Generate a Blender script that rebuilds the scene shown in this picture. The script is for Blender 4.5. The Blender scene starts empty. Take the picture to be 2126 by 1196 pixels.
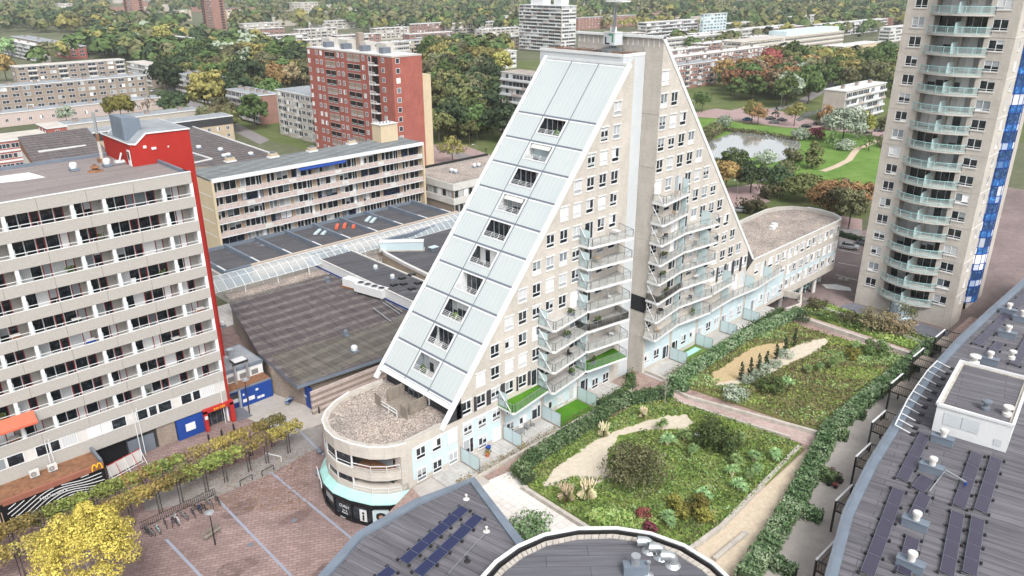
import bpy, math, random
from mathutils import Vector, Matrix
PI=math.pi
random.seed(7)
S=bpy.context.scene
C=S.collection
# ---------------- camera ----------------
F_PX=1602.33; PITCH=.384055734; ROLL=-.00363927839; YAW=.804641878; HC=58.3
fw=Vector((math.cos(YAW)*math.cos(PITCH),math.sin(YAW)*math.cos(PITCH),-math.sin(PITCH)))
rt=Vector((math.sin(YAW),-math.cos(YAW),0)); up=rt.cross(fw)
r2=rt*math.cos(ROLL)+up*math.sin(ROLL); u2=up*math.cos(ROLL)-rt*math.sin(ROLL)
CAM=Vector((0,0,HC))
cam=bpy.data.cameras.new('camera'); co=bpy.data.objects.new('camera',cam); C.objects.link(co); S.camera=co
cam.sensor_width=36; cam.lens=F_PX/2126*36; cam.clip_start=.5; cam.clip_end=9000
m=Matrix((r2,u2,-fw)).transposed().to_4x4(); m.translation=CAM; co.matrix_world=m
# survey helpers: where the sight line through a picture point meets a known level or wall plane
def ray(px,py): return r2*(px-1063)-u2*(py-598)+fw*F_PX
def onz(px,py,z=0.0):
    d=ray(px,py); p=CAM+d*((z-HC)/d.z); return (p.x,p.y)
def onx(px,py,X):
    d=ray(px,py); return CAM+d*(X/d.x)
def ony(px,py,Y):
    d=ray(px,py); return CAM+d*(Y/d.y)
def zpoly(l,z=0.0): return [onz(a,b,z) for a,b in l]
def zs(l,z,ox,oy,s): return [onz(ox+a*s,oy+b*s,z) for a,b in l]
# ---------------- world, sun, exposure ----------------
SUN_EL=math.radians(48); SUN_AZ=math.radians(-114)   # direction the light comes from (math angle)
w=bpy.data.worlds.new('World'); S.world=w; w.use_nodes=True
nt=w.node_tree; nt.nodes.clear()
sky=nt.nodes.new('ShaderNodeTexSky'); sky.sky_type='NISHITA'; sky.sun_disc=False
sky.sun_elevation=SUN_EL; sky.sun_rotation=PI/2-SUN_AZ; sky.air_density=1.0; sky.dust_density=4; sky.ozone_density=1
hs=nt.nodes.new('ShaderNodeHueSaturation'); hs.inputs['Saturation'].default_value=.22
bg=nt.nodes.new('ShaderNodeBackground'); bg.inputs['Strength'].default_value=.15
wo=nt.nodes.new('ShaderNodeOutputWorld')
nt.links.new(sky.outputs[0],hs.inputs['Color']); nt.links.new(hs.outputs[0],bg.inputs[0]); nt.links.new(bg.outputs[0],wo.inputs[0])
sl=bpy.data.lights.new('sun','SUN'); sl.energy=1.25; sl.angle=math.radians(16); sl.color=(1,.97,.93)
so=bpy.data.objects.new('sun',sl); C.objects.link(so)
sd=Vector((math.cos(SUN_EL)*math.cos(SUN_AZ),math.cos(SUN_EL)*math.sin(SUN_AZ),math.sin(SUN_EL)))
so.rotation_euler=sd.to_track_quat('Z','Y').to_euler()
S.view_settings.view_transform='Standard'; S.view_settings.look='None'; S.view_settings.exposure=0.88; S.view_settings.gamma=1
try:
    S.cycles.max_bounces=5; S.cycles.diffuse_bounces=2; S.cycles.glossy_bounces=2; S.cycles.transmission_bounces=3
    S.cycles.transparent_max_bounces=6; S.cycles.volume_bounces=0; S.cycles.caustics_reflective=False; S.cycles.caustics_refractive=False
    S.cycles.use_denoising=True
except Exception: pass
# ---------------- materials ----------------
MATS={}
def node(t,n,**k):
    x=t.nodes.new(n)
    for a,b in k.items(): setattr(x,a,b)
    return x
def newmat(name):
    m=bpy.data.materials.new(name); m.use_nodes=True; t=m.node_tree
    p=t.nodes['Principled BSDF']; MATS[name]=m
    return m,t,p
def ramp(t,fac,stops,interp='LINEAR'):
    r=node(t,'ShaderNodeValToRGB'); r.color_ramp.interpolation=interp
    e=r.color_ramp.elements
    while len(e)<len(stops): e.new(.5)
    for i,(p,c) in enumerate(stops):
        e[i].position=p; e[i].color=(c[0],c[1],c[2],1)
    t.links.new(fac,r.inputs[0]); return r.outputs[0]
def noise(t,scale,detail=4,rough=.6,vec=None,stretch=None):
    n=node(t,'ShaderNodeTexNoise'); n.inputs['Scale'].default_value=scale; n.inputs['Detail'].default_value=detail; n.inputs['Roughness'].default_value=rough
    if vec is None: vec=node(t,'ShaderNodeTexCoord').outputs['Object']
    if stretch:
        mp=node(t,'ShaderNodeMapping'); mp.inputs['Scale'].default_value=stretch; t.links.new(vec,mp.inputs[0]); vec=mp.outputs[0]
    t.links.new(vec,n.inputs['Vector']); return n.outputs['Fac']
def mixc(t,fac,a,b,mode='MIX'):
    x=node(t,'ShaderNodeMix',data_type='RGBA',blend_type=mode)
    for i,v in ((0,fac),(6,a),(7,b)):
        if isinstance(v,(int,float)): x.inputs[i].default_value=v
        elif isinstance(v,tuple): x.inputs[i].default_value=(v[0],v[1],v[2],1)
        else: t.links.new(v,x.inputs[i])
    return x.outputs[2]
def math1(t,op,a,b=None):
    x=node(t,'ShaderNodeMath',operation=op)
    for i,v in ((0,a),(1,b)):
        if v is None: continue
        if isinstance(v,(int,float)): x.inputs[i].default_value=v
        else: t.links.new(v,x.inputs[i])
    return x.outputs[0]
def bump(t,p,h,strength=.3,dist=.05):
    b=node(t,'ShaderNodeBump'); b.inputs['Strength'].default_value=strength; b.inputs['Distance'].default_value=dist
    t.links.new(h,b.inputs['Height']); t.links.new(b.outputs[0],p.inputs['Normal'])
def plain(name,col,rough=.7,var=.12,scale=.7,metal=0,stretch=None,spec=.3):
    m,t,p=newmat(name)
    f=noise(t,scale,5,.65,stretch=stretch)
    a=tuple(c*(1-var) for c in col); b=tuple(min(1,c*(1+var)) for c in col)
    t.links.new(ramp(t,f,[(.3,a),(.7,b)]),p.inputs['Base Color'])
    p.inputs['Roughness'].default_value=rough; p.inputs['Metallic'].default_value=metal; p.inputs['Specular IOR Level'].default_value=spec
    return m
def brickmat(name,col,mortar,bw=.22,bh=.07,var=.2,stain=.25,rough=.85):
    # bricks laid in object space, chosen per wall direction; soft large stains
    m,t,p=newmat(name)
    tc=node(t,'ShaderNodeTexCoord'); sp=node(t,'ShaderNodeSeparateXYZ'); t.links.new(tc.outputs['Object'],sp.inputs[0])
    cb=node(t,'ShaderNodeCombineXYZ'); t.links.new(math1(t,'ADD',sp.outputs[0],sp.outputs[1]),cb.inputs[0]); t.links.new(sp.outputs[2],cb.inputs[1])
    b=node(t,'ShaderNodeTexBrick'); t.links.new(cb.outputs[0],b.inputs['Vector'])
    b.inputs['Scale'].default_value=1; b.inputs['Brick Width'].default_value=bw; b.inputs['Row Height'].default_value=bh; b.inputs['Mortar Size'].default_value=bh*.12
    b.inputs['Color1'].default_value=(*[c*(1-var) for c in col],1); b.inputs['Color2'].default_value=(*[min(1,c*(1+var)) for c in col],1); b.inputs['Mortar'].default_value=(*mortar,1)
    n=noise(t,.25,5,.65); n2=noise(t,1.2,4,.7,stretch=(1,1,.25))
    s1=ramp(t,n,[(.3,(1-stain,)*3),(.65,(1.0,)*3)]); s2=ramp(t,n2,[(.3,(1-stain*.6,)*3),(.6,(1,1,1))])
    c=mixc(t,1.0,b.outputs['Color'],s1,'MULTIPLY'); c=mixc(t,1.0,c,s2,'MULTIPLY')
    t.links.new(c,p.inputs['Base Color']); p.inputs['Roughness'].default_value=rough; p.inputs['Specular IOR Level'].default_value=.2
    return m
def paving(name,c1,c2,mort,bw,bh,ang=0,stain=.3,scale=.08,msz=.02,offset=.5,c3=None):
    m,t,p=newmat(name)
    tc=node(t,'ShaderNodeTexCoord'); mp=node(t,'ShaderNodeMapping'); mp.inputs['Rotation'].default_value=(0,0,ang); t.links.new(tc.outputs['Object'],mp.inputs[0])
    b=node(t,'ShaderNodeTexBrick'); b.offset=offset; t.links.new(mp.outputs[0],b.inputs['Vector']); b.inputs['Scale'].default_value=1
    b.inputs['Brick Width'].default_value=bw; b.inputs['Row Height'].default_value=bh; b.inputs['Mortar Size'].default_value=msz
    b.inputs['Color1'].default_value=(*c1,1); b.inputs['Color2'].default_value=(*c2,1); b.inputs['Mortar'].default_value=(*mort,1)
    n=noise(t,scale,6,.65); n2=noise(t,scale*9,5,.7)
    c=mixc(t,1.0,b.outputs['Color'],ramp(t,n,[(.3,(1-stain,)*3),(.62,(1.08,)*3)]),'MULTIPLY')
    c=mixc(t,1.0,c,ramp(t,n2,[(.35,(1-stain*.5,)*3),(.6,(1.05,)*3)]),'MULTIPLY')
    if c3: c=mixc(t,ramp(t,noise(t,scale*2.2,5,.7),[(.55,(0,0,0)),(.68,(1,1,1))]),c,c3)
    t.links.new(c,p.inputs['Base Color']); p.inputs['Roughness'].default_value=.85; p.inputs['Specular IOR Level'].default_value=.2
    return m
def leafmat(name,cols,rough=.75):
    m,t,p=newmat(name)
    g=node(t,'ShaderNodeNewGeometry'); o=node(t,'ShaderNodeObjectInfo')
    n=noise(t,.45,3,.6)
    v=math1(t,'ADD',math1(t,'MULTIPLY',g.outputs['Random Per Island'],.30),math1(t,'MULTIPLY',n,1.0))
    v=math1(t,'ADD',v,math1(t,'MULTIPLY',o.outputs['Random'],.36))
    v=math1(t,'SUBTRACT',v,.36)
    k=len(cols)
    c=ramp(t,v,[((i+.5)/k,cc) for i,cc in enumerate(cols)])
    hsv=node(t,'ShaderNodeHueSaturation'); t.links.new(c,hsv.inputs['Color'])
    t.links.new(math1(t,'ADD',math1(t,'MULTIPLY',o.outputs['Random'],.05),.475),hsv.inputs['Hue'])
    r2_=math1(t,'FRACT',math1(t,'MULTIPLY',o.outputs['Random'],7.31))
    t.links.new(math1(t,'ADD',math1(t,'MULTIPLY',r2_,.55),.95),hsv.inputs['Value']); hsv.inputs['Saturation'].default_value=.86
    t.links.new(hsv.outputs[0],p.inputs['Base Color']); p.inputs['Roughness'].default_value=rough; p.inputs['Specular IOR Level'].default_value=.15
    return m
def panemat(name,dark=(.012,.016,.02),light=(.42,.45,.45),share=.45,tint=(.12,.15,.17),blind=True):
    # a window's glass with what hangs behind it: open dark room, curtain with folds, or half-drawn blind
    m,t,p=newmat(name)
    g=node(t,'ShaderNodeNewGeometry'); o=node(t,'ShaderNodeObjectInfo'); uv=node(t,'ShaderNodeUVMap'); sp=node(t,'ShaderNodeSeparateXYZ'); t.links.new(uv.outputs[0],sp.inputs[0])
    r=math1(t,'FRACT',math1(t,'ADD',math1(t,'MULTIPLY',g.outputs['Random Per Island'],.37),math1(t,'MULTIPLY',o.outputs['Random'],5.77)))
    r2_=math1(t,'FRACT',math1(t,'MULTIPLY',r,13.7))
    wv=math1(t,'SINE',math1(t,'MULTIPLY',sp.outputs[0],38.0))
    fold=math1(t,'ADD',math1(t,'MULTIPLY',wv,.12),.88)
    cl=mixc(t,1.0,light,(1,1,1)); 
    cb=node(t,'ShaderNodeCombineColor'); [t.links.new(fold,cb.inputs[i]) for i in range(3)]
    cl=mixc(t,1.0,cl,cb.outputs[0],'MULTIPLY')
    cl=mixc(t,r2_,cl,tint)
    iscur=math1(t,'GREATER_THAN',r,1-share)
    if blind:
        h=math1(t,'GREATER_THAN',sp.outputs[1],math1(t,'SUBTRACT',1.0,math1(t,'MULTIPLY',r2_,.9)))
        h=math1(t,'MULTIPLY',h,math1(t,'GREATER_THAN',r,1-share-.22)); iscur=math1(t,'MAXIMUM',iscur,h)
    dn=noise(t,1.7,3,.7); dk=mixc(t,ramp(t,dn,[(.5,(0,0,0)),(.7,(1,1,1))]),dark,tuple(c*3+.02 for c in dark))
    c=mixc(t,iscur,dk,cl)
    t.links.new(c,p.inputs['Base Color']); p.inputs['Roughness'].default_value=.06; p.inputs['Specular IOR Level'].default_value=.5
    return m
# ---------------- mesh builder ----------------
class MB:
    def __init__(s): s.v=[];s.f=[];s.m=[];s.mats=[];s.T=None
    def mi(s,mat):
        mat=MATS[mat] if isinstance(mat,str) else mat
        if mat not in s.mats: s.mats.append(mat)
        return s.mats.index(mat)
    def add(s,vs,fs,mat):
        b=len(s.v)
        if s.T is not None: vs=[tuple(s.T@Vector(v)) for v in vs]
        s.v+=vs; i=s.mi(mat)
        for f in fs: s.f.append(tuple(b+k for k in f)); s.m.append(i)
    def quad(s,a,b,c,d,mat): s.add([a,b,c,d],[(0,1,2,3)],mat)
    def box(s,x0,x1,y0,y1,z0,z1,mat):
        if x0>x1:x0,x1=x1,x0
        if y0>y1:y0,y1=y1,y0
        if z0>z1:z0,z1=z1,z0
        v=[(x0,y0,z0),(x1,y0,z0),(x1,y1,z0),(x0,y1,z0),(x0,y0,z1),(x1,y0,z1),(x1,y1,z1),(x0,y1,z1)]
        s.add(v,[(3,2,1,0),(0,1,5,4),(1,2,6,5),(2,3,7,6),(3,0,4,7),(4,5,6,7)],mat)
    def prism(s,poly,z0,z1,mat,top=None,bottom=True):
        a=sum(poly[i][0]*poly[(i+1)%len(poly)][1]-poly[(i+1)%len(poly)][0]*poly[i][1] for i in range(len(poly)))
        if a<0: poly=poly[::-1]
        n=len(poly); f0=(lambda p:z0(p)) if callable(z0) else (lambda p:z0); f1=(lambda p:z1(p)) if callable(z1) else (lambda p:z1)
        v=[(p[0],p[1],f0(p)) for p in poly]+[(p[0],p[1],f1(p)) for p in poly]
        s.add(v,[(i,(i+1)%n,n+(i+1)%n,n+i) for i in range(n)],mat)
        s.add(v[n:],[tuple(range(n))],top or mat)
        if bottom: s.add(v[:n],[tuple(range(n))[::-1]],mat)
    def prismy(s,poly,y0,y1,mat):   # polygon in xz extruded along y
        n=len(poly); v=[(p[0],y0,p[1]) for p in poly]+[(p[0],y1,p[1]) for p in poly]
        a=sum(poly[i][0]*poly[(i+1)%n][1]-poly[(i+1)%n][0]*poly[i][1] for i in range(n))
        fs=[tuple(range(n)),tuple(range(n,2*n))[::-1]]+[(i,n+i,n+(i+1)%n,(i+1)%n) for i in range(n)]
        if (a<0)^(y0>y1): fs=[f[::-1] for f in fs]
        s.add(v,fs,mat)
    def sheet(s,poly,z,mat):
        a=sum(poly[i][0]*poly[(i+1)%len(poly)][1]-poly[(i+1)%len(poly)][0]*poly[i][1] for i in range(len(poly)))
        if a<0: poly=poly[::-1]
        s.add([(p[0],p[1],z) for p in poly],[tuple(range(len(poly)))],mat)
    def bar(s,a,b,r,mat,r1=None,n=4,cap=True):
        a=Vector(a);b=Vector(b);d=b-a
        if d.length<1e-6: return
        d.normalize(); u=d.cross(Vector((0,0,1)) if abs(d.z)<.9 else Vector((1,0,0))).normalized(); w_=d.cross(u)
        r1=r if r1 is None else r1; v=[]
        for c,rr in ((a,r),(b,r1)):
            for i in range(n):
                t=2*PI*(i+.5)/n; v.append(tuple(c+(u*math.cos(t)+w_*math.sin(t))*rr))
        f=[(i,(i+1)%n,n+(i+1)%n,n+i) for i in range(n)]
        f=[q[::-1] for q in f]
        if cap: f+=[tuple(range(n)),tuple(range(n,2*n))[::-1]]
        s.add(v,f,mat)
    def lathe(s,c,prof,mat,n=12):
        v=[];k=len(prof)
        for (r,z) in prof:
            for i in range(n):
                t=2*PI*i/n; v.append((c[0]+r*math.cos(t),c[1]+r*math.sin(t),c[2]+z))
        f=[(j*n+i,j*n+(i+1)%n,(j+1)*n+(i+1)%n,(j+1)*n+i) for j in range(k-1) for i in range(n)]
        f+=[tuple(range(n))[::-1],tuple(range((k-1)*n,k*n))]
        s.add(v,f,mat)
    def strip(s,pts,wdt,z0,z1,mat,side=0):   # wall along a polyline, thickness wdt centred (side 0) or to the left (1)/right(-1)
        pts=[Vector((p[0],p[1])) for p in pts]
        L=[];R=[]
        for i,p in enumerate(pts):
            a=pts[max(i-1,0)]; b=pts[min(i+1,len(pts)-1)]; d=(b-a).normalized(); n=Vector((-d.y,d.x))
            o1=wdt/2 if side==0 else (wdt if side>0 else 0); o2=-wdt/2 if side==0 else (0 if side>0 else -wdt)
            L.append(p+n*o1); R.append(p+n*o2)
        k=len(pts); v=[(p.x,p.y,z0) for p in L]+[(p.x,p.y,z0) for p in R]+[(p.x,p.y,z1) for p in L]+[(p.x,p.y,z1) for p in R]
        f=[]
        for i in range(k-1):
            f+=[(k+i,k+i+1,3*k+i+1,3*k+i),(i+1,i,2*k+i,2*k+i+1),(2*k+i,3*k+i,3*k+i+1,2*k+i+1),(i,i+1,k+i+1,k+i)]
        f+=[(0,k,3*k,2*k),(2*k-1,k-1,3*k-1,4*k-1)]
        s.add(v,f,mat)
    def mesh(s,name,smooth=False):
        me=bpy.data.meshes.new(name); me.from_pydata(s.v,[],s.f)
        for mt in s.mats: me.materials.append(mt)
        me.polygons.foreach_set('material_index',s.m)
        uv=me.uv_layers.new(name='UVMap'); U=[(0,0),(1,0),(1,1),(0,1)]
        dat=[0.0]*(2*len(me.loops)); i=0
        for f in s.f:
            for k in range(len(f)):
                a=U[k%4]; dat[i]=a[0]; dat[i+1]=a[1]; i+=2
        uv.data.foreach_set('uv',dat)
        if smooth: me.polygons.foreach_set('use_smooth',[True]*len(s.f))
        me.update(); return me
    def build(s,name,parent=None,smooth=False,world=True):
        return place(name,s.mesh(name,smooth),parent,world)
BASE={}
def place(name,me,parent=None,world=True):
    o=bpy.data.objects.new(name,me); C.objects.link(o)
    if parent is not None:
        o.parent=parent
        if world and parent.name in BASE: o.location=-BASE[parent.name]
    return o
def tag(o,label=None,cat=None,group=None,kind=None):
    if label: o['label']=label
    if cat: o['category']=cat
    if group: o['group']=group
    if kind: o['kind']=kind
    return o
def thing(name,label,cat,loc,group=None,rz=0):
    o=bpy.data.objects.new(name,None); C.objects.link(o); o.location=loc; o.rotation_euler=(0,0,rz); o.empty_display_size=.5
    BASE[o.name]=Vector(loc); tag(o,label,cat,group); return o
def tree_copy(o,loc,rz=0,sc=1,label=None,group=None):
    r=o.copy(); C.objects.link(r); r.location=loc; r.rotation_euler=(0,0,rz); r.scale=(sc,sc,sc) if not isinstance(sc,tuple) else sc
    if label: r['label']=label
    if group: r['group']=group
    for ch in list(o.children):
        c=ch.copy(); C.objects.link(c); c.parent=r
        for g in list(ch.children):
            d=g.copy(); C.objects.link(d); d.parent=c
    return r
def struct(name,mb,smooth=False): return tag(mb.build(name,smooth=smooth),kind='structure')
def text(s,name,body,size,mat,M4,parent,depth=.03,align='CENTER'):
    cu=bpy.data.curves.new(name,'FONT'); cu.body=body; cu.size=size; cu.extrude=depth; cu.align_x=align; cu.align_y='CENTER'
    t=bpy.data.objects.new('t',cu); me=bpy.data.meshes.new_from_object(t); bpy.data.objects.remove(t)
    me.materials.clear(); me.materials.append(MATS[mat]); me.transform(M4)
    return place(name,me,parent)
# repeated parts of a thing: the 100 nearest get objects of their own, the rest are one 'stuff' part
WM={}
def winmesh(w_,h,style,fr,pn,depth=.12):
    key=(round(w_,2),round(h,2),style,fr,pn)
    if key in WM: return WM[key]
    a=MB(); g=MB(); t=.075; d0,d1,dp=.02,.15,.1
    if style[0]=='f': d0,d1,dp,style,t=-.07,.02,-.025,style[1:],.1
    a.box(-w_/2,w_/2,d0,d1,0,t,fr); a.box(-w_/2,w_/2,d0,d1,h-t,h,fr); a.box(-w_/2,-w_/2+t,d0,d1,t,h-t,fr); a.box(w_/2-t,w_/2,d0,d1,t,h-t,fr)
    cells=[]
    if style=='w3':   # two casements over a low fixed strip
        zt=h*.3; a.box(-w_/2+t,w_/2-t,d0,d1,zt,zt+t,fr); a.box(-t*.6,t*.6,d0,d1,zt+t,h-t,fr)
        a.box(-w_/2-.06,w_/2+.06,-.07,0.16,-.12,-.004,'sill'); a.box(-w_/2-.08,w_/2+.08,-.09,-.004,h+.02,h+.15,'white')
        cells=[(-w_/2+t,w_/2-t,t,zt),(-w_/2+t,-t*.6,zt+t,h-t),(t*.6,w_/2-t,zt+t,h-t)]
    elif style=='w2': # right tower: two lights with low strips
        zt=h*.2; a.box(-t*.6,t*.6,d0,d1,t,h-t,fr); a.box(-w_/2+t,-t*.6,d0,d1,zt,zt+t*.8,fr); a.box(t*.6,w_/2-t,d0,d1,zt,zt+t*.8,fr)
        a.box(-w_/2-.08,w_/2+.08,-.1,0.16,-.16,-.004,'sill')
        cells=[(-w_/2+t,-t*.6,t,zt),(t*.6,w_/2-t,t,zt),(-w_/2+t,-t*.6,zt+t*.8,h-t),(t*.6,w_/2-t,zt+t*.8,h-t)]
    elif style=='side':
        a.box(w_*.1,w_*.1+t,d0,d1,t,h-t,fr); cells=[(-w_/2+t,w_*.1,t,h-t),(w_*.1+t,w_/2-t,t,h-t)]
    elif style.startswith('n'):
        n=int(style[1:]); s_=(w_-2*t)/n
        for i in range(n):
            x0=-w_/2+t+i*s_
            if i: a.box(x0-t/2,x0+t/2,d0,d1,t,h-t,fr)
            cells.append((x0+(t/2 if i else 0),x0+s_-(t/2 if i<n-1 else 0),t,h-t))
    else: cells=[(-w_/2+t,w_/2-t,t,h-t)]
    for (x0,x1,z0,z1) in cells: g.quad((x0,dp,z0),(x1,dp,z0),(x1,dp,z1),(x0,dp,z1),pn)
    WM[key]=(a,g,[None,None]); return WM[key]
def windows(root,lst,name='window',pname='pane',cap=100):
    """lst of (x,y,z_bottom,rot,w,h,style,frame,pane) in world coords; rot 0 faces -Y, -pi/2 faces -X"""
    lst=sorted(lst,key=lambda q:(Vector(q[:3])-CAM).length)
    base=BASE[root.name]
    for q in lst[:cap]:
        a,g,cm=winmesh(*q[4:])
        if cm[0] is None: cm[0]=a.mesh(name); cm[1]=g.mesh(pname)
        o=bpy.data.objects.new(name,cm[0]); C.objects.link(o); o.parent=root; o.location=Vector(q[:3])-base; o.rotation_euler=(0,0,q[3])
        p=bpy.data.objects.new(pname,cm[1]); C.objects.link(p); p.parent=o
    if len(lst)>cap:
        b=MB()
        for q in lst[cap:]:
            a,g,cm=winmesh(*q[4:])
            M=Matrix.Translation(Vector(q[:3]))@Matrix.Rotation(q[3],4,'Z')
            for s_ in (a,g):
                vs=[tuple(M@Vector(v)) for v in s_.v]; off=len(b.v); b.v+=vs
                for f,mi in zip(s_.f,s_.m): b.f.append(tuple(off+k for k in f)); b.m.append(b.mi(s_.mats[mi]))
        tag(b.build(name,root),kind='stuff')

def facade(mb,O,rot,left,right,zl,ops,mat,reveal=.2,rmat=None):
    """brick skin with real openings. ops: (u0,u1,z0,z1); left/right: functions of z; zl: list of z breaks"""
    ux=Vector((math.cos(rot),math.sin(rot),0)); n=Vector((-math.sin(rot),math.cos(rot),0)); O=Vector(O)
    P=lambda u,z,d=0: tuple(O+ux*u+n*d+Vector((0,0,z)))
    Z=sorted(set([round(z,3) for z in zl]+[round(z,3) for o in ops for z in o[2:4]]))
    Z=[z for z in Z if zl[0]-1e-6<=z<=zl[-1]+1e-6]
    for za,zb in zip(Z,Z[1:]):
        if zb-za<1e-4: continue
        hit=sorted([o for o in ops if o[2]<zb-1e-4 and o[3]>za+1e-4])
        ca,cb=left(za),left(zb)
        for o in hit:
            mb.add([P(ca,za),P(o[0],za),P(o[0],zb),P(cb,zb)],[(0,1,2,3)],mat); ca=cb=o[1]
        mb.add([P(ca,za),P(right(za),za),P(right(zb),zb),P(cb,zb)],[(0,1,2,3)],mat)
    rm=rmat or mat
    for (a,b,z0,z1) in ops:
        mb.add([P(a,z0),P(b,z0),P(b,z1),P(a,z1),P(a,z0,reveal),P(b,z0,reveal),P(b,z1,reveal),P(a,z1,reveal)],[(0,4,5,1),(1,5,6,2),(2,6,7,3),(3,7,4,0)],rm)
# ================= materials =================
plain('white',(.62,.635,.64),.5,.05); plain('offwhite',(.54,.53,.51),.6,.1); plain('sill',(.5,.48,.45),.7)
plain('frame',(.64,.65,.66),.45,.03)
plain('lightpanel',(.47,.575,.61),.35,.05,.4); plain('whitepanel',(.50,.53,.55),.5,.06,.3)
brickmat('cream',(.52,.48,.43),(.49,.455,.415),.42,.14,.06,.19)
brickmat('creamshade',(.42,.37,.31),(.40,.36,.31),.42,.14,.12,.25)
brickmat('darkbrick',(.035,.036,.042),(.08,.08,.085),.4,.1,.2,.2)
plain('concrete',(.43,.41,.38),.85,.14,.5); plain('aggregate',(.355,.34,.315),.9,.13,9)
plain('kerb',(.40,.37,.33),.9,.2,1.2)
plain('railsteel',(.33,.34,.35),.4,.08,metal=.6); plain('black',(.02,.02,.022),.5); plain('blackgloss',(.012,.012,.014),.2)
plain('greymetal',(.13,.15,.18),.4,.1); plain('bluegrey',(.14,.17,.21),.55,.15,.5); plain('silver',(.55,.58,.6),.28,.08,1.5,metal=.75)
plain('red',(.36,.022,.02),.7,.06); brickmat('redwall',(.37,.026,.02),(.30,.03,.025),.3,.1,.05,.1)
plain('reddoor',(.22,.012,.02),.5); plain('blue',(.012,.05,.24),.5,.08); plain('bluedark',(.01,.03,.14),.5)
plain('greenmark',(.01,.22,.10),.5); plain('creamwall',(.44,.37,.31),.8,.06); plain('teal',(.33,.56,.53),.5,.1,.6); plain('tealrail',(.36,.60,.60),.4,.03)
plain('orange',(.55,.12,.07),.7); plain('yellow',(.8,.45,.02),.5); plain('wood',(.22,.19,.16),.8,.25,3,stretch=(1,1,.3))
plain('skin',(.45,.26,.18),.6); plain('rust',(.20,.10,.055),.8,.4,2)
brickmat('redbrick',(.36,.11,.085),(.32,.13,.11),.3,.1,.12,.22); brickmat('rowbrick',(.30,.15,.12),(.3,.22,.19),.3,.1,.2,.2)
brickmat('brownbrick',(.29,.235,.195),(.32,.28,.24),.3,.1,.2,.2); brickmat('beigebrick',(.50,.40,.29),(.45,.38,.3),.3,.1,.1,.15)
brickmat('greybeige',(.44,.40,.355),(.4,.37,.33),.3,.1,.1,.12); brickmat('creampaint',(.56,.46,.32),(.52,.44,.31),.3,.1,.03,.1)
plain('fasciabrown',(.27,.11,.075),.7); plain('pinkpanel',(.46,.38,.355),.6,.15,1.5); plain('wooden_door',(.40,.30,.21),.6,.2)
panemat('pane',share=.36,light=(.36,.39,.40)); panemat('pane_light',share=.42,light=(.36,.41,.43)); panemat('pane_far',share=.3,dark=(.03,.035,.045),blind=False)
panemat('pane_dark',share=.12,dark=(.02,.024,.03))
panemat('blueglass',dark=(.025,.10,.27),light=(.06,.17,.38),tint=(.04,.13,.32),share=.5,blind=False)
def glass(name,col,alpha=.35,rough=.08):
    m,t,p=newmat(name); p.inputs['Base Color'].default_value=(*col,1); p.inputs['Alpha'].default_value=alpha; p.inputs['Roughness'].default_value=rough
glass('railglass',(.35,.42,.42),.16); glass('tealglass',(.42,.56,.56),.3); glass('frost',(.55,.68,.70),.86,.35); glass('arcadeglass',(.50,.57,.60),.42,.2); glass('smokeglass',(.02,.02,.02),.75)
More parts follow.
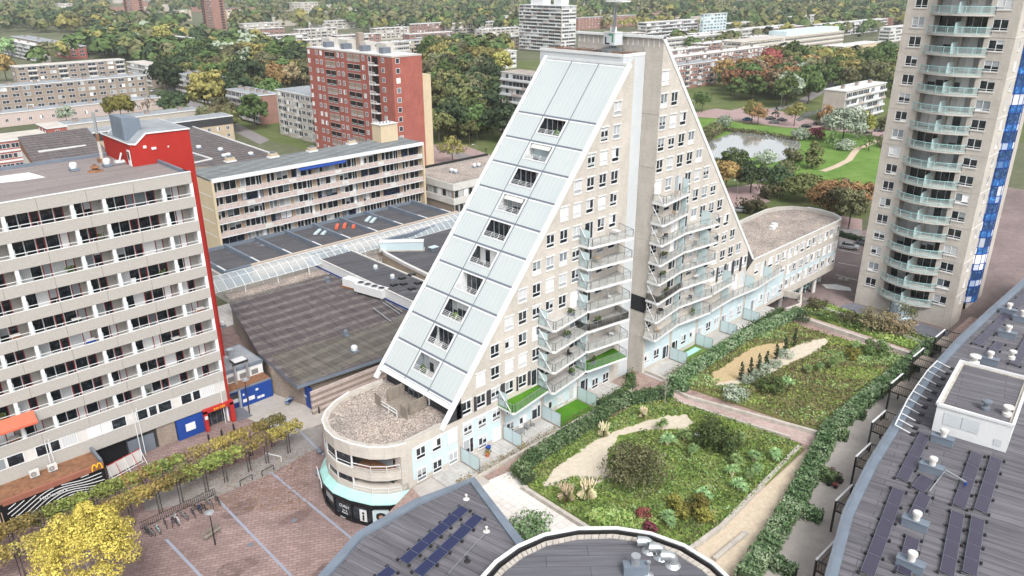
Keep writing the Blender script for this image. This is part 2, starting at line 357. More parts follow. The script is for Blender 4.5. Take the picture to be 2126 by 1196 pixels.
# sloping zinc-white roof with standing seams running down the slope
m,t,p=newmat('zincroof'); tc=node(t,'ShaderNodeTexCoord'); sp=node(t,'ShaderNodeSeparateXYZ'); t.links.new(tc.outputs['Object'],sp.inputs[0])
fr=math1(t,'FRACT',math1(t,'MULTIPLY',sp.outputs[1],1.45)); ln=math1(t,'GREATER_THAN',fr,.9)
c=mixc(t,ramp(t,noise(t,.16,5,.6),[(.3,(0,0,0)),(.7,(1,1,1))]),(.41,.455,.457),(.445,.48,.48)); c=mixc(t,math1(t,'MULTIPLY',ln,.38),c,(.26,.31,.32)); c=mixc(t,ramp(t,noise(t,2.2,6,.7,stretch=(.25,3,.25)),[(.45,(0,0,0)),(.8,(.4,.4,.4))]),c,(.33,.37,.37))
t.links.new(c,p.inputs['Base Color']); p.inputs['Roughness'].default_value=.42
def roofing(name,c1,c2,seam,bw,bh,ang=0,pond=(.34,.34,.37),amt=.6,streak=.5,mos=None):
    m,t,p=newmat(name); tc=node(t,'ShaderNodeTexCoord'); mp=node(t,'ShaderNodeMapping'); mp.inputs['Rotation'].default_value=(0,0,ang); t.links.new(tc.outputs['Object'],mp.inputs[0])
    b=node(t,'ShaderNodeTexBrick'); t.links.new(mp.outputs[0],b.inputs['Vector']); b.inputs['Scale'].default_value=1; b.inputs['Brick Width'].default_value=bw; b.inputs['Row Height'].default_value=bh; b.inputs['Mortar Size'].default_value=.035; b.inputs['Mortar Smooth'].default_value=.4
    b.inputs['Color1'].default_value=(*c1,1); b.inputs['Color2'].default_value=(*c2,1); b.inputs['Mortar'].default_value=(*seam,1)
    st=noise(t,.8,6,.75,vec=mp.outputs[0],stretch=(.12,2.2,1)); c=mixc(t,1,b.outputs['Color'],ramp(t,st,[(.3,(1-streak,)*3),(.7,(1.25,)*3)]),'MULTIPLY')
    if mos:
        w_=node(t,'ShaderNodeTexWave',wave_type='BANDS',bands_direction='X'); w_.inputs['Scale'].default_value=.10; w_.inputs['Distortion'].default_value=3; w_.inputs['Detail'].default_value=2.5; w_.inputs['Detail Scale'].default_value=.5; t.links.new(mp.outputs[0],w_.inputs['Vector'])
        k=math1(t,'MULTIPLY',ramp(t,w_.outputs['Fac'],[(.5,(0,0,0)),(.75,(1,1,1))]),ramp(t,noise(t,.8,4,.7),[(.35,(0,0,0)),(.65,(1,1,1))])); c=mixc(t,math1(t,'MULTIPLY',k,.55),c,mos)
    pn=noise(t,.09,5,.62); wet=ramp(t,pn,[(amt,(0,0,0)),(amt+.035,(1,1,1))]); c=mixc(t,wet,c,pond)
    t.links.new(c,p.inputs['Base Color']); t.links.new(math1(t,'SUBTRACT',.85,math1(t,'MULTIPLY',wet,.5)),p.inputs['Roughness']); p.inputs['Specular IOR Level'].default_value=.25
roofing('mallroof',(.088,.074,.078),(.105,.088,.09),(.045,.04,.042),7,1.15,ang=1.62,amt=.78,mos=(.25,.235,.22))
roofing('mallroof2',(.10,.092,.08),(.115,.105,.09),(.05,.045,.045),8,1.1,ang=1.5,amt=.70,mos=(.2,.19,.16))
roofing('darkroof',(.085,.085,.095),(.10,.10,.11),(.05,.05,.055),7,1.1,ang=.3,amt=.66,pond=(.20,.20,.22))
roofing('towerroof',(.19,.165,.16),(.215,.19,.185),(.13,.11,.11),6,1.2,ang=.0,amt=.72,pond=(.3,.29,.29),streak=.2)
roofing('slatroof',(.15,.165,.17),(.17,.185,.19),(.09,.10,.10),16,1.1,ang=1.25,amt=.9,streak=.45,mos=(.26,.28,.28))
roofing('felt',(.115,.112,.125),(.15,.145,.16),(.05,.05,.058),9,1.0,ang=1.35,amt=.68,streak=.55,pond=(.19,.185,.20))
roofing('feltround',(.10,.10,.115),(.12,.12,.135),(.05,.05,.056),8,1.4,ang=.75,amt=.85,streak=.35)
plain('paleroof',(.50,.50,.49),.8,.15,.3); plain('greyroof',(.24,.26,.28),.8,.2,.4); plain('creamroof',(.44,.41,.37),.85,.15,.3)
m,t,p=newmat('gravel'); v=node(t,'ShaderNodeTexVoronoi'); v.inputs['Scale'].default_value=8.0; tc=node(t,'ShaderNodeTexCoord'); t.links.new(tc.outputs['Object'],v.inputs['Vector'])
sc_=node(t,'ShaderNodeSeparateColor'); t.links.new(v.outputs['Color'],sc_.inputs[0])
c=ramp(t,sc_.outputs[0],[(.0,(.11,.10,.095)),(.3,(.25,.225,.21)),(.6,(.32,.27,.24)),(.85,(.42,.39,.365)),(1,(.58,.55,.52))]); c=mixc(t,1,c,ramp(t,noise(t,.22,5,.65),[(.35,(.72,.70,.69)),(.62,(1.12,1.05,.98))]),'MULTIPLY')
t.links.new(c,p.inputs['Base Color']); p.inputs['Roughness'].default_value=.9; bump(t,p,v.outputs['Distance'],.6,.06)
paving('plaza',(.225,.155,.145),(.30,.215,.20),(.17,.125,.115),.9,.42,ang=.55,stain=.3,scale=.05,msz=.05)
paving('plazagrey',(.25,.235,.225),(.29,.27,.26),(.2,.18,.17),.3,.3,stain=.3)
paving('lightconc',(.36,.335,.31),(.38,.355,.33),(.33,.31,.29),3,3,stain=.15,scale=.12)
paving('courtbrick',(.20,.155,.15),(.23,.18,.17),(.15,.12,.12),.6,.3,ang=.3,stain=.3,scale=.07)
paving('courtdark',(.13,.135,.16),(.14,.145,.17),(.1,.1,.12),4,4,stain=.25)
paving('pathbrick',(.30,.205,.18),(.37,.27,.24),(.2,.15,.13),.5,.25,stain=.35,scale=.25,c3=(.30,.26,.22))
paving('pathpink',(.38,.28,.26),(.45,.36,.33),(.28,.22,.2),.6,.3,ang=PI/2,stain=.22,scale=.2)
paving('whitetile',(.56,.53,.50),(.60,.57,.54),(.42,.39,.37),.9,.9,stain=.12,scale=.2,offset=0,msz=.03)
paving('terracetile',(.42,.41,.39),(.46,.45,.43),(.33,.32,.31),.6,.6,stain=.25,scale=.25,offset=0)
plain('greycourt',(.30,.285,.27),.9,.15,.3); paving('worn',(.17,.115,.105),(.24,.17,.16),(.14,.10,.095),.9,.42,ang=.55,stain=.35,scale=.3,msz=.05); plain('asphalt',(.20,.185,.185),.9,.12,.3); plain('roadbrick',(.30,.215,.205),.9,.14,.25); plain('line',(.62,.62,.62),.8); plain('blueline',(.25,.265,.32),.8,.08)
plain('sand',(.47,.395,.30),.95,.14,2.2); plain('palesand',(.49,.435,.35),.95,.13,1.6); plain('straw',(.42,.32,.185),.95,.2,3); plain('parkpath',(.46,.37,.28),.9)
def ground(name,stops,s=.5,det=8,s2=6):
    m,t,p=newmat(name); n=noise(t,s,det,.68); n2=noise(t,s2,5,.75)
    v=math1(t,'ADD',math1(t,'MULTIPLY',n,.65),math1(t,'MULTIPLY',n2,.35)); c=ramp(t,v,stops)
    t.links.new(c,p.inputs['Base Color']); p.inputs['Roughness'].default_value=.95; p.inputs['Specular IOR Level'].default_value=.1; bump(t,p,n2,.8,.15)
ground('meadow',[(.36,(.06,.07,.03)),(.44,(.10,.17,.035)),(.5,(.17,.24,.06)),(.57,(.25,.27,.10)),(.66,(.33,.28,.16))],.35)
ground('meadowbrown',[(.36,(.09,.08,.04)),(.46,(.16,.20,.06)),(.54,(.21,.17,.09)),(.62,(.19,.25,.07)),(.7,(.30,.24,.14))],.35)
ground('lawn',[(.3,(.07,.14,.03)),(.5,(.115,.205,.045)),(.7,(.18,.25,.075))],.12,4); ground('lawnbright',[(.3,(.04,.14,.012)),(.5,(.07,.20,.018)),(.7,(.11,.26,.03))],.3,4,9)
ground('suburb',[(.3,(.06,.075,.04)),(.5,(.11,.12,.07)),(.7,(.19,.18,.14))],.02,8,.3); ground('parkland',[(.3,(.06,.08,.03)),(.5,(.10,.125,.045)),(.7,(.17,.17,.09))],.1,6,1.5)
ground('greenroof',[(.35,(.25,.05,.03)),(.5,(.38,.16,.06)),(.62,(.20,.24,.05))],.2,6,3)
m,t,p=newmat('water'); p.inputs['Base Color'].default_value=(.42,.43,.42,1); p.inputs['Roughness'].default_value=.04; p.inputs['Specular IOR Level'].default_value=1.0; p.inputs['IOR'].default_value=2.3; p.inputs['Metallic'].default_value=.55; bump(t,p,noise(t,2.5,3,.6,stretch=(1,.4,1)),.08,.05)
# solar panels
m,t,p=newmat('solar'); tc=node(t,'ShaderNodeUVMap'); sp=node(t,'ShaderNodeSeparateXYZ'); t.links.new(tc.outputs[0],sp.inputs[0])
g1=math1(t,'GREATER_THAN',math1(t,'FRACT',math1(t,'MULTIPLY',sp.outputs[0],6)),.94); g2=math1(t,'GREATER_THAN',math1(t,'FRACT',math1(t,'MULTIPLY',sp.outputs[1],10)),.94)
o=node(t,'ShaderNodeObjectInfo'); g=node(t,'ShaderNodeNewGeometry')
c=mixc(t,g.outputs['Random Per Island'],(.022,.020,.036),(.05,.043,.07)); c=mixc(t,math1(t,'MULTIPLY',math1(t,'MAXIMUM',g1,g2),.35),c,(.13,.12,.16)); t.links.new(c,p.inputs['Base Color']); p.inputs['Roughness'].default_value=.22
m2=m.copy(); m2.name='solarblue'; MATS['solarblue']=m2
for n_ in m2.node_tree.nodes:
    if n_.type=='MIX' and abs(n_.inputs[6].default_value[0]-.022)<1e-3: n_.inputs[6].default_value=(.008,.012,.045,1); n_.inputs[7].default_value=(.014,.02,.07,1)
# foliage
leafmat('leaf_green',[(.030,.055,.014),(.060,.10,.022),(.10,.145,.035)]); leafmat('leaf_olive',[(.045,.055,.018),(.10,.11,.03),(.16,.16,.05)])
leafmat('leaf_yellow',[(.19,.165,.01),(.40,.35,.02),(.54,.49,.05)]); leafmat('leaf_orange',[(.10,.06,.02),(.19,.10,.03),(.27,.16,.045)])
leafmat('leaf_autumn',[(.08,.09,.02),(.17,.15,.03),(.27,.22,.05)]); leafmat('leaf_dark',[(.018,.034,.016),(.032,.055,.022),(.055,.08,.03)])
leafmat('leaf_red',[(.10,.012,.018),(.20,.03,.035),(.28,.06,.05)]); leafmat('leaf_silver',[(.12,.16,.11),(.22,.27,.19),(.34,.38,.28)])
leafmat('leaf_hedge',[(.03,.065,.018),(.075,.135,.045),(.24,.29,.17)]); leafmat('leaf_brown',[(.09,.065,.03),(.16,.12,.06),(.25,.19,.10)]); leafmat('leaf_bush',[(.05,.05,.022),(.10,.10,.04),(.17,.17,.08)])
leafmat('leaf_grass',[(.09,.17,.02),(.18,.27,.035),(.32,.34,.09)]); leafmat('leaf_light',[(.09,.18,.04),(.18,.30,.10),(.32,.44,.2)]); leafmat('leaf_straw',[(.30,.24,.13),(.48,.40,.25),(.62,.55,.40)]); leafmat('leaf_gold',[(.06,.065,.01),(.14,.13,.015),(.24,.21,.03)])
leafmat('leaf_pleach',[(.12,.10,.02),(.23,.17,.028),(.33,.25,.04)]); leafmat('leaf_pleachgreen',[(.07,.10,.015),(.14,.18,.025),(.24,.26,.04)])
plain('bark',(.075,.06,.05),.9,.2,3); plain('barkpale',(.33,.30,.27),.9,.2,3)
# ================= setting =================
b=MB(); 
G=9000
b.sheet([(-3000,-3000),(G,-3000),(G,G),(-3000,G)],-.05,'suburb'); struct('ground',b)
b=MB(); b.sheet([(-60,-40),(64,-40),(64,94),(-60,94)],-.03,'plaza'); struct('plaza',b)
b=MB(); b.sheet([(-60,94),(72,94),(72,128),(-60,128)],-.034,'plaza'); struct('walkway',b)
b=MB(); b.sheet(zpoly([(530,790),(500,850),(512,868),(600,905),(700,868),(690,800),(640,760)]),.0,'lightconc')
struct('forecourt',b)
b=MB(); b.sheet(zpoly([(300,1062),(440,1035),(560,985),(668,925),(668,885),(640,888),(600,905),(540,950),(430,985),(300,1030)]),.004,'plazagrey'); struct('pavement',b)
def line(nm,pts,wd,z,mat='blueline'):
    b=MB(); b.strip([onz(*p,z) for p in pts],wd,z,z+.006,mat); struct(nm,b)
line('paving_line',[(562,980),(735,1122)],.32,.006); line('paving_line',[(455,1040),(605,1196)],.32,.006); line('paving_line',[(345,1120),(430,1210)],.32,.006); line('paving_line',[(612,885),(672,945)],.32,.006); line('paving_line',[(380,845),(420,890)],.3,.006)
# raised garden deck (car park below)
DECK=4.0
b=MB(); deck=[(-10,12),(62,12),(150,22),(150,33),(124.5,33),(124,59.5),(124,62),(44,62),(44,56),(-10,56)]
b.prism([(30,14),(60,14),(140,20),(140,32.5),(120.5,32.5),(120.0,50),(118.5,57),(118.5,60.9),(46,60.9),(42.5,60.9),(30,56)],0,DECK,'concrete',top='pathbrick'); struct('garden_deck',b)
Z=DECK
b=MB(); b.sheet(zpoly([(985,1010),(1060,978),(1220,1100),(1130,1135),(1060,1110)],Z),Z+.01,'whitetile'); struct('tiled_terrace',b)
b=MB(); b.sheet(zpoly([(1388,806),(1700,905),(1690,928),(1620,905),(1380,826)],Z),Z+.01,'pathpink'); struct('cross_path',b)
b=MB(); b.sheet(zpoly([(1660,640),(1905,735),(1880,748),(1640,655)],Z),Z+.01,'pathpink'); struct('far_cross_path',b)
def bed(name,outline,mat,z=Z+.32):
    b=MB(); b.prism([onz(*p,z) for p in outline],Z-.02,z,mat); return struct(name,b)
B1=[(1075,978),(1100,1010),(1225,1090),(1440,1132),(1500,1090),(1668,930),(1660,920),(1420,838),(1370,808),(1300,850)]
B2=[(1400,785),(1420,800),(1700,893),(1770,842),(1888,748),(1870,738),(1670,680),(1640,665)]
B3=[(1650,645),(1700,625),(1940,705),(1925,728),(1890,722)]
bed('planted_bed',B1,'meadow'); bed('far_planted_bed',B2,'meadowbrown'); bed('edge_planted_bed',B3,'meadow')
def patch(name,l,mat,z=Z+.335):
    P=[Vector(onz(*p,z)) for p in l]; out=[]; random.seed(len(l))
    for p,q in zip(P,P[1:]+P[:1]):
        n=max(1,int((q-p).length/.5))
        for i in range(n): v=p.lerp(q,i/n); out.append((v.x+random.gauss(0,.14),v.y+random.gauss(0,.14)))
    b=MB(); b.sheet(out,z,mat); struct(name,b)
patch('sand_path',[(1128,1012),(1150,975),(1190,945),(1235,915),(1285,893),(1340,875),(1385,862),(1425,862),(1440,878),(1425,892),(1380,892),(1330,893),(1290,905),(1262,935),(1262,965),(1280,990),(1240,1003),(1190,990),(1150,1010)],'palesand')
patch('far_sand_path',[(1478,800),(1530,800),(1580,785),(1625,760),(1680,738),(1720,712),(1715,702),(1680,708),(1640,722),(1600,748),(1560,772),(1510,785)],'palesand',Z+.345)
patch('straw_patch',[(1478,790),(1480,775),(1520,750),(1560,722),(1600,713),(1640,712),(1620,735),(1580,765),(1540,785),(1500,795)],'straw',Z+.355)
patch('green_patch',[(1215,1075),(1235,1060),(1300,1062),(1370,1085),(1350,1102),(1260,1095)],'lawnbright',Z+.34)
b=MB(); b.sheet(zpoly([(1440,1135),(1500,1092),(1672,935),(1735,905),(1690,960),(1640,1030),(1590,1120),(1560,1210),(1480,1180)],Z),Z+.015,'sand'); struct('sandy_strip',b)
# park side
b=MB(); b.sheet([(150,75),(700,75),(700,420),(130,420)],-.04,'parkland'); struct('park_ground',b)
PZ=zs([(375,630),(490,630),(640,665),(1080,700),(1330,735),(1400,900),(1340,980),(1080,1030),(740,1010),(730,960),(560,900),(430,730)],-.02,1300,0,.3885)
b=MB(); b.sheet(PZ,-.025,'lawn'); struct('park_lawn',b)
b=MB(); b.sheet(zs([(430,752),(480,742),(520,728),(580,705),(640,700),(700,712),(760,716),(830,728),(890,742),(925,755),(935,775),(925,800),(880,830),(850,850),(800,865),(740,862),(700,835),(640,850),(560,880),(500,880),(460,840)],.0,1300,0,.3885),-.0,'water'); struct('pond',b)
b=MB(); b.strip(zs([(1050,915),(1120,890),(1190,855),(1215,820),(1235,795),(1290,775),(1345,752)],0,1300,0,.3885),2.2,-.01,.02,'parkpath'); struct('footpath',b)
b=MB(); b.strip(zs([(700,965),(760,960)],0,1300,0,.3885),2.2,-.01,.02,'asphalt'); struct('side_path',b)
b=MB(); b.sheet(zpoly([(1430,460),(1520,440),(1600,418),(1572,405),(1600,390),(1640,392),(1580,380),(1440,400)],0),-.012,'roadbrick'); struct('garden_path',b)
b=MB(); b.sheet(zs([(370,600),(480,580),(560,590),(680,560),(850,600),(1000,640),(1170,665),(1400,700),(1400,735),(1180,705),(1000,690),(850,680),(640,652),(490,632),(380,625)],0,1300,0,.3885),-.008,'roadbrick'); struct('road',b)
b=MB(); b.sheet(zs([(760,600),(960,550),(1050,500),(1130,440),(1090,440),(980,500),(880,560),(730,585)],0,1300,0,.3885),-.014,'asphalt'); struct('side_road',b)
b=MB(); b.sheet(zs([(905,640),(960,600),(1050,585),(1060,595),(980,625),(925,650)],0,1300,0,.3885),-.004,'water'); struct('canal',b)
# court between the right-hand wing and the tower
b=MB(); b.sheet([(118,0),(260,0),(260,62),(152,75),(118,75)],-.02,'courtbrick'); struct('court',b)
b=MB(); b.sheet(zpoly([(1700,650),(1770,628),(1972,690),(2100,640),(2126,700),(1990,760),(1860,700)]),-.012,'courtdark'); struct('court_dark_paving',b)
b=MB(); b.sheet(zpoly([(1742,503),(1790,512),(1790,476),(1745,468)]),-.01,'asphalt'); struct('street',b)
b=MB(); b.sheet(zpoly([(1742,470),(1790,478),(1790,455),(1735,446)]),-.009,'roadbrick'); struct('street_pavement',b)
b=MB(); random.seed(3)
for i in range(9):
    x,y=onz(random.uniform(430,720),random.uniform(900,1190),0); n_=random.randint(7,10); r_=random.uniform(.5,1.8); b.sheet([(x+r_*random.uniform(.5,1.2)*math.cos(2*PI*k/n_)*1.6,y+r_*random.uniform(.5,1.2)*math.sin(2*PI*k/n_)) for k in range(n_)],-.024+i*.0015,'worn')
struct('worn_paving',b)
b=MB()
for px,py in ((640,893),(592,935),(480,1012),(610,1080),(520,1130),(700,1060)):
    x,y=onz(px,py,0); b.lathe((x,y,-.02),[(.33,0),(.33,.012)],'greymetal',12)
struct('manhole_covers',b)
b=MB()
for l in ([(1740,518),(1785,527)],[(1740,545),(1782,553)],[(1735,570),(1780,582)]): b.strip(zpoly(l),.2,-.008,-.002,'line')
struct('parking_lines',b)
b=MB(); b.sheet(zpoly([(1706,590),(1735,590),(1765,597),(1768,604),(1740,602),(1715,598)]),-.004,'line'); struct('paving_ring',b)
# streets by the red tower
b=MB(); b.sheet(zpoly([(890,345),(900,300),(960,300),(1040,330),(1010,400),(900,380)]),-.02,'roadbrick'); struct('square',b)
b=MB(); b.sheet(zpoly([(905,310),(935,305),(1000,332),(990,345)]),-.01,'asphalt'); struct('back_street',b)
b=MB(); b.sheet(zpoly([(340,165),(362,185),(480,250),(560,290),(540,300),(440,250),(345,192)]),-.02,'asphalt'); struct('rear_street',b)

panemat('pane_slab',share=.26)

panemat('blueglass2',dark=(.02,.05,.12),light=(.07,.13,.21),tint=(.03,.08,.16),share=.35,blind=False)
# ================= sloping apartment building, front wing =================
def rail(mb,pts,z,h=1.05,mat='railsteel',gl='railglass',post=1.4,r=.035,gz=.08):
    for a,b in zip(pts,pts[1:]):
        a=Vector((a[0],a[1],z)); b=Vector((b[0],b[1],z)); L=(b-a).length; n=max(1,round(L/post))
        mb.bar(a+Vector((0,0,h)),b+Vector((0,0,h)),r*1.2,mat)
        for i in range(n+1):
            q=a.lerp(b,i/n); mb.bar(q,q+Vector((0,0,h)),r,mat)
        if gl: mb.quad((a.x,a.y,z+gz),(b.x,b.y,z+gz),(b.x,b.y,z+h-.06),(a.x,a.y,z+h-.06),gl)
SLK=31.6/38.2; slx=lambda z:47.4+SLK*(z-9.8)
YF,YB=61.0,75.3; FL=lambda k:3.5+2.915*k; CL=lambda k:5.08+2.915*k
FB=thing('sloping_apartment_building','cream brick apartment wing with a steep white sloping roof and a round gravel-topped end','building',(60,68,0))
WW,WH=1.46,1.74
colsL=[44.1,46.4,48.8,51.2,53.5,55.85,58.2,60.5,62.9,65.25,67.65,70.0,72.4,74.75,77.1]
ops=[];win=[]
def isA(k): return 2<=k<=5
def isB(k): return 2<=k<=8
for k in range(2,14):
    for c in colsL:
        z0=CL(k)-WH/2
        if c-WW/2<slx(z0+WH)+.7: continue
        if (k,c) in ((2,48.8),): continue
        st='w3'
        if (abs(c-70)<.1 and isA(k)) or (abs(c-72.4)<.1 and isB(k)) or (k==2 and abs(c-62.9)<.1):
            ops.append((c-.85,c+.85,FL(k)+.1,z0+WH)); win.append((c,YF,FL(k)+.1,0,1.7,z0+WH-FL(k)-.1,'side','frame','pane')); continue
        ops.append((c-WW/2,c+WW/2,z0,z0+WH)); win.append((c,YF,z0,0,WW,WH,'w3','frame','pane_light' if random.random()<.5 else 'pane'))
wl=MB()
facade(wl,(0,YF,0),0,lambda z:(42.2 if z<10.3 else slx(z)),lambda z:80.0,[0,10.299,10.301,48.9],ops,'cream')
# rear faces and body behind the skin
wl.prismy([(42.2,0),(79.95,0),(79.95,45.5),(slx(45.5)+3.4-.5,45.5),(slx(10.3)+3.4,10.3),(slx(10.3)+3.4,9.4),(42.2,9.4)],YF+.3,YB,'cream')
wl.build('wall',FB)
# white panelled lower storeys between the piers
pl=MB(); piers=[50.0,57.0,64.05,71.1,78.25]
for a,b_ in ((42.9,49.6),(50.4,56.6),(57.4,63.7),(64.4,70.8),(71.4,77.9)):
    pl.box(a,b_,YF-.04,YF+.02,4.75,9.15 if a>57 else 8.9,'lightpanel')
    for x in [a+1.2*i for i in range(1,int((b_-a)/1.2)+1)]: pl.box(x-.02,x+.02,YF-.06,YF-.04,4.75,8.9,'white')
    pl.box(a,b_,YF-.1,YF-.04,8.95,9.1,'white')
pl.build('cladding_panel',FB)
for a,b_ in ((49.6,50.5),(52.3,52.75),(54.35,55.05),(56.65,57.4),(59.4,59.7),(61.4,61.9),(63.7,64.3)): dk=MB(); dk.box(a,b_,YF-.05,YF+.02,FL(2)+.55,CL(2)+WH/2+.1,'darkbrick'); dk.build('dark_infill',FB)
dk=MB()
dk.add([(47.7,YF-.05,9.9),(50.3,YF-.05,9.9),(50.3,YF-.05,12.7),(49.9,YF-.05,12.7)],[(0,1,2,3)],'darkbrick')
dk.build('dark_infill',FB)
for k in (0,1):
    for c in colsL:
        if c in (46.4,) and k==5: continue
        z0=CL(k)-WH/2+.1
        if k==0 and c in (51.2,62.9,70.0,72.4): win.append((c,YF-.04,4.45,0,1.7,2.2,'fside','frame','pane')); continue
        if k==1 and c in (62.9,65.25,70.0,77.1): z0+=.9; win.append((c,YF-.04,z0,0,1.4,.6,'fn1','frame','pane_dark')); continue
        win.append((c,YF-.04,z0,0,1.4,1.6,'fw3','frame','pane_light'))
windows(FB,win)
# slope
def SP(y,z,o=0): return (slx(z)-.771*o,y,z+.637*o)
sr=MB(); ZJ=[41.45-2.92*j for j in range(11)]; ZT=47.95; ZB=11.95
Yc=[75.0,70.35,65.75,61.2]
sr.add([SP(75.3,ZB-.4,.0),SP(61.0,ZB-.4,.0),SP(61.0,ZT,.0),SP(75.3,ZT,.0)],[(0,1,2,3)],'greymetal') if False else None
def cell(y0,y1,z0,z1,hole=None,g=.06):
    y0-=g; y1+=g; z0+=.05; z1-=.11
    def q(a,b,c,d): sr.add([SP(a,c,.05),SP(b,c,.05),SP(b,d,.05),SP(a,d,.05)],[(0,1,2,3)],'zincroof')
    if hole:
        ha,hb,hc,hd=hole; q(y0,y1,z0,hc); q(y0,y1,hd,z1); q(y0,ha,hc,hd); q(hb,y1,hc,hd)
    else: q(y0,y1,z0,z1)
rows=[ZT]+ZJ+[ZB-.0]
jt=MB()
for ci in range(3):
    ya,yb=Yc[ci],Yc[ci+1]
    for i in range(len(rows)-1):
        z1,z0=rows[i],rows[i+1]
        if z1-z0<.25: continue
        if ci==1 and 1<=i<=10: cell(ya,yb,z0,z1,(ya-.35,yb+.35,z1-2.0,z1-.28))
        else: cell(ya,yb,z0,z1)
        # dark joint strips and white upstands
        jt.add([SP(ya,z1-.14,.065),SP(yb,z1-.14,.065),SP(yb,z1+.07,.065),SP(ya,z1+.07,.065)],[(0,1,2,3)],'greymetal')
        jt.add([SP(ya-.1,z1-.28,.08),SP(yb+.1,z1-.28,.08),SP(yb+.1,z1-.14,.08),SP(ya-.1,z1-.14,.08)],[(0,1,2,3)],'white')
for y in Yc: jt.add([SP(y+.07,ZB,.06),SP(y-.07,ZB,.06),SP(y-.07,ZT,.06),SP(y+.07,ZT,.06)],[(0,1,2,3)],'greymetal')
sr.build('sloping_roof',FB); jt.build('roof_joint',FB)
tr=MB()
for y0,y1 in ((60.78,61.2),(75.0,75.45)):
    zb=9.6 if y0<62 else 10.6
    tr.add([SP(y0,zb,.28),SP(y1,zb,.28),SP(y1,ZT+.2,.28),SP(y0,ZT+.2,.28),SP(y0,zb,-.25),SP(y1,zb,-.25),SP(y1,ZT+.2,-.25),SP(y0,ZT+.2,-.25)],[(0,1,2,3),(4,7,6,5),(0,4,5,1),(3,2,6,7),(0,3,7,4),(1,5,6,2)],'white')
tr.box(slx(ZT)-.1,79.2,60.9,75.4,ZT-.1,ZT+.3,'white')
tr.add([SP(61.2,ZB-.45,.3),SP(75.0,ZB-.45,.3),SP(75.0,ZB,.3),SP(61.2,ZB,.3),SP(61.2,ZB-.45,-.3),SP(75.0,ZB-.45,-.3)],[(0,1,2,3),(0,4,5,1)],'white')
tr.build('roof_edge_trim',FB)
for j,z1 in enumerate(ZJ[:10]):
    a,c_=Yc[1]-.35,Yc[2]+.35; zt=z1-.28; zb=z1-2.0; zf=z1-2.85; xb=slx(zt)+.45; xf=slx(zb)
    L=MB()
    L.quad((slx(zt),a,zt),(slx(zt),c_,zt),(xb,c_,zt),(xb,a,zt),'white')
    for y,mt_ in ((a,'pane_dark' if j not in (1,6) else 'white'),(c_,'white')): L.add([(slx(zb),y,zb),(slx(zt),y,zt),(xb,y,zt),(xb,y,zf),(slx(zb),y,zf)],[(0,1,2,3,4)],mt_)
    L.quad((xf,a,zf),(xb,a,zf),(xb,c_,zf),(xf,c_,zf),'terracetile'); L.quad((xf+.02,a,zf),(xf+.02,c_,zf),(xf+.02,c_,zb),(xf+.02,a,zb),'white')
    L.quad((xb,a,zf),(xb,c_,zf),(xb,c_,zt),(xb,a,zt),'white')
    # raised white surround
    for (y0,y1,za,zb_) in ((a+.12,c_-.12,zt,zt+.12),(a+.12,c_-.12,zb-.1,zb),(a+.12,a-.02,zb,zt),(c_+.02,c_-.12,zb,zt)):
        L.add([SP(y0,za,.12),SP(y1,za,.12),SP(y1,zb_,.12),SP(y0,zb_,.12),SP(y0,za,0),SP(y1,za,0),SP(y1,zb_,0),SP(y0,zb_,0)],[(0,1,2,3),(0,4,5,1),(2,6,7,3),(1,5,6,2),(0,3,7,4)],'white')
    lo=L.build('loggia',FB)
    if j in (1,3): 
        A=MB(); A.add([(slx(zt)-.05,a-.3,zt-.02),(slx(zt)-.05,c_+.3,zt-.02),(slx(zt)-.45,c_+.3,zt-.45),(slx(zt)-.45,a-.3,zt-.45)],[(0,1,2,3)],'offwhite'); A.build('awning',lo,world=False)
    r_=MB()
    for i in range(4):
        z=zb+.08+.15*i; p=SP(0,z,.02); r_.bar((p[0],a,z),(p[0],c_,z),.026,'white')
    for i in range(4):
        y=a+(c_-a)*i/3; r_.bar(SP(y,zb,.02),SP(y,zb+.6,.02),.03,'white')
    r_.build('railing',lo,world=False)
    g=MB(); n=4; ww=(a-c_-.3)/n
    for i in range(n):
        y0=a-.15-i*ww; g.quad((xb-.05,y0-.05,zf+.1),(xb-.05,y0-ww+.05,zf+.1),(xb-.05,y0-ww+.05,zt-.12),(xb-.05,y0-.05,zt-.12),'pane_dark' if j!=1 else 'lightpanel')
    g.build('glazing',lo,world=False)
    # something left out on the balcony
    f=MB(); q=random.random(); y=random.uniform(c_+.8,a-.8)
    if q<.6: f.box(xf+.3,xf+.9,y-.5,y+.5,zf,zf+.75,'black'); f.box(xf+.3,xf+.4,y-.5,y+.5,zf+.75,zf+1.1,'black')
    else: f.lathe((xf+.6,y,zf),[(.2,0),(.28,.4),(.5,.9),(.3,1.4),(.05,1.6)],'leaf_green',7)
    tag(f.build('garden_chair' if q<.6 else 'potted_plant'),('black lounge chair on the sloping roof loggia of floor %s from the top' if q<.6 else 'green potted plant in the sloping roof loggia of floor %s from the top')%['one','two','three','four','five','six','seven','eight','nine','ten'][j],'chair' if q<.6 else 'plant')
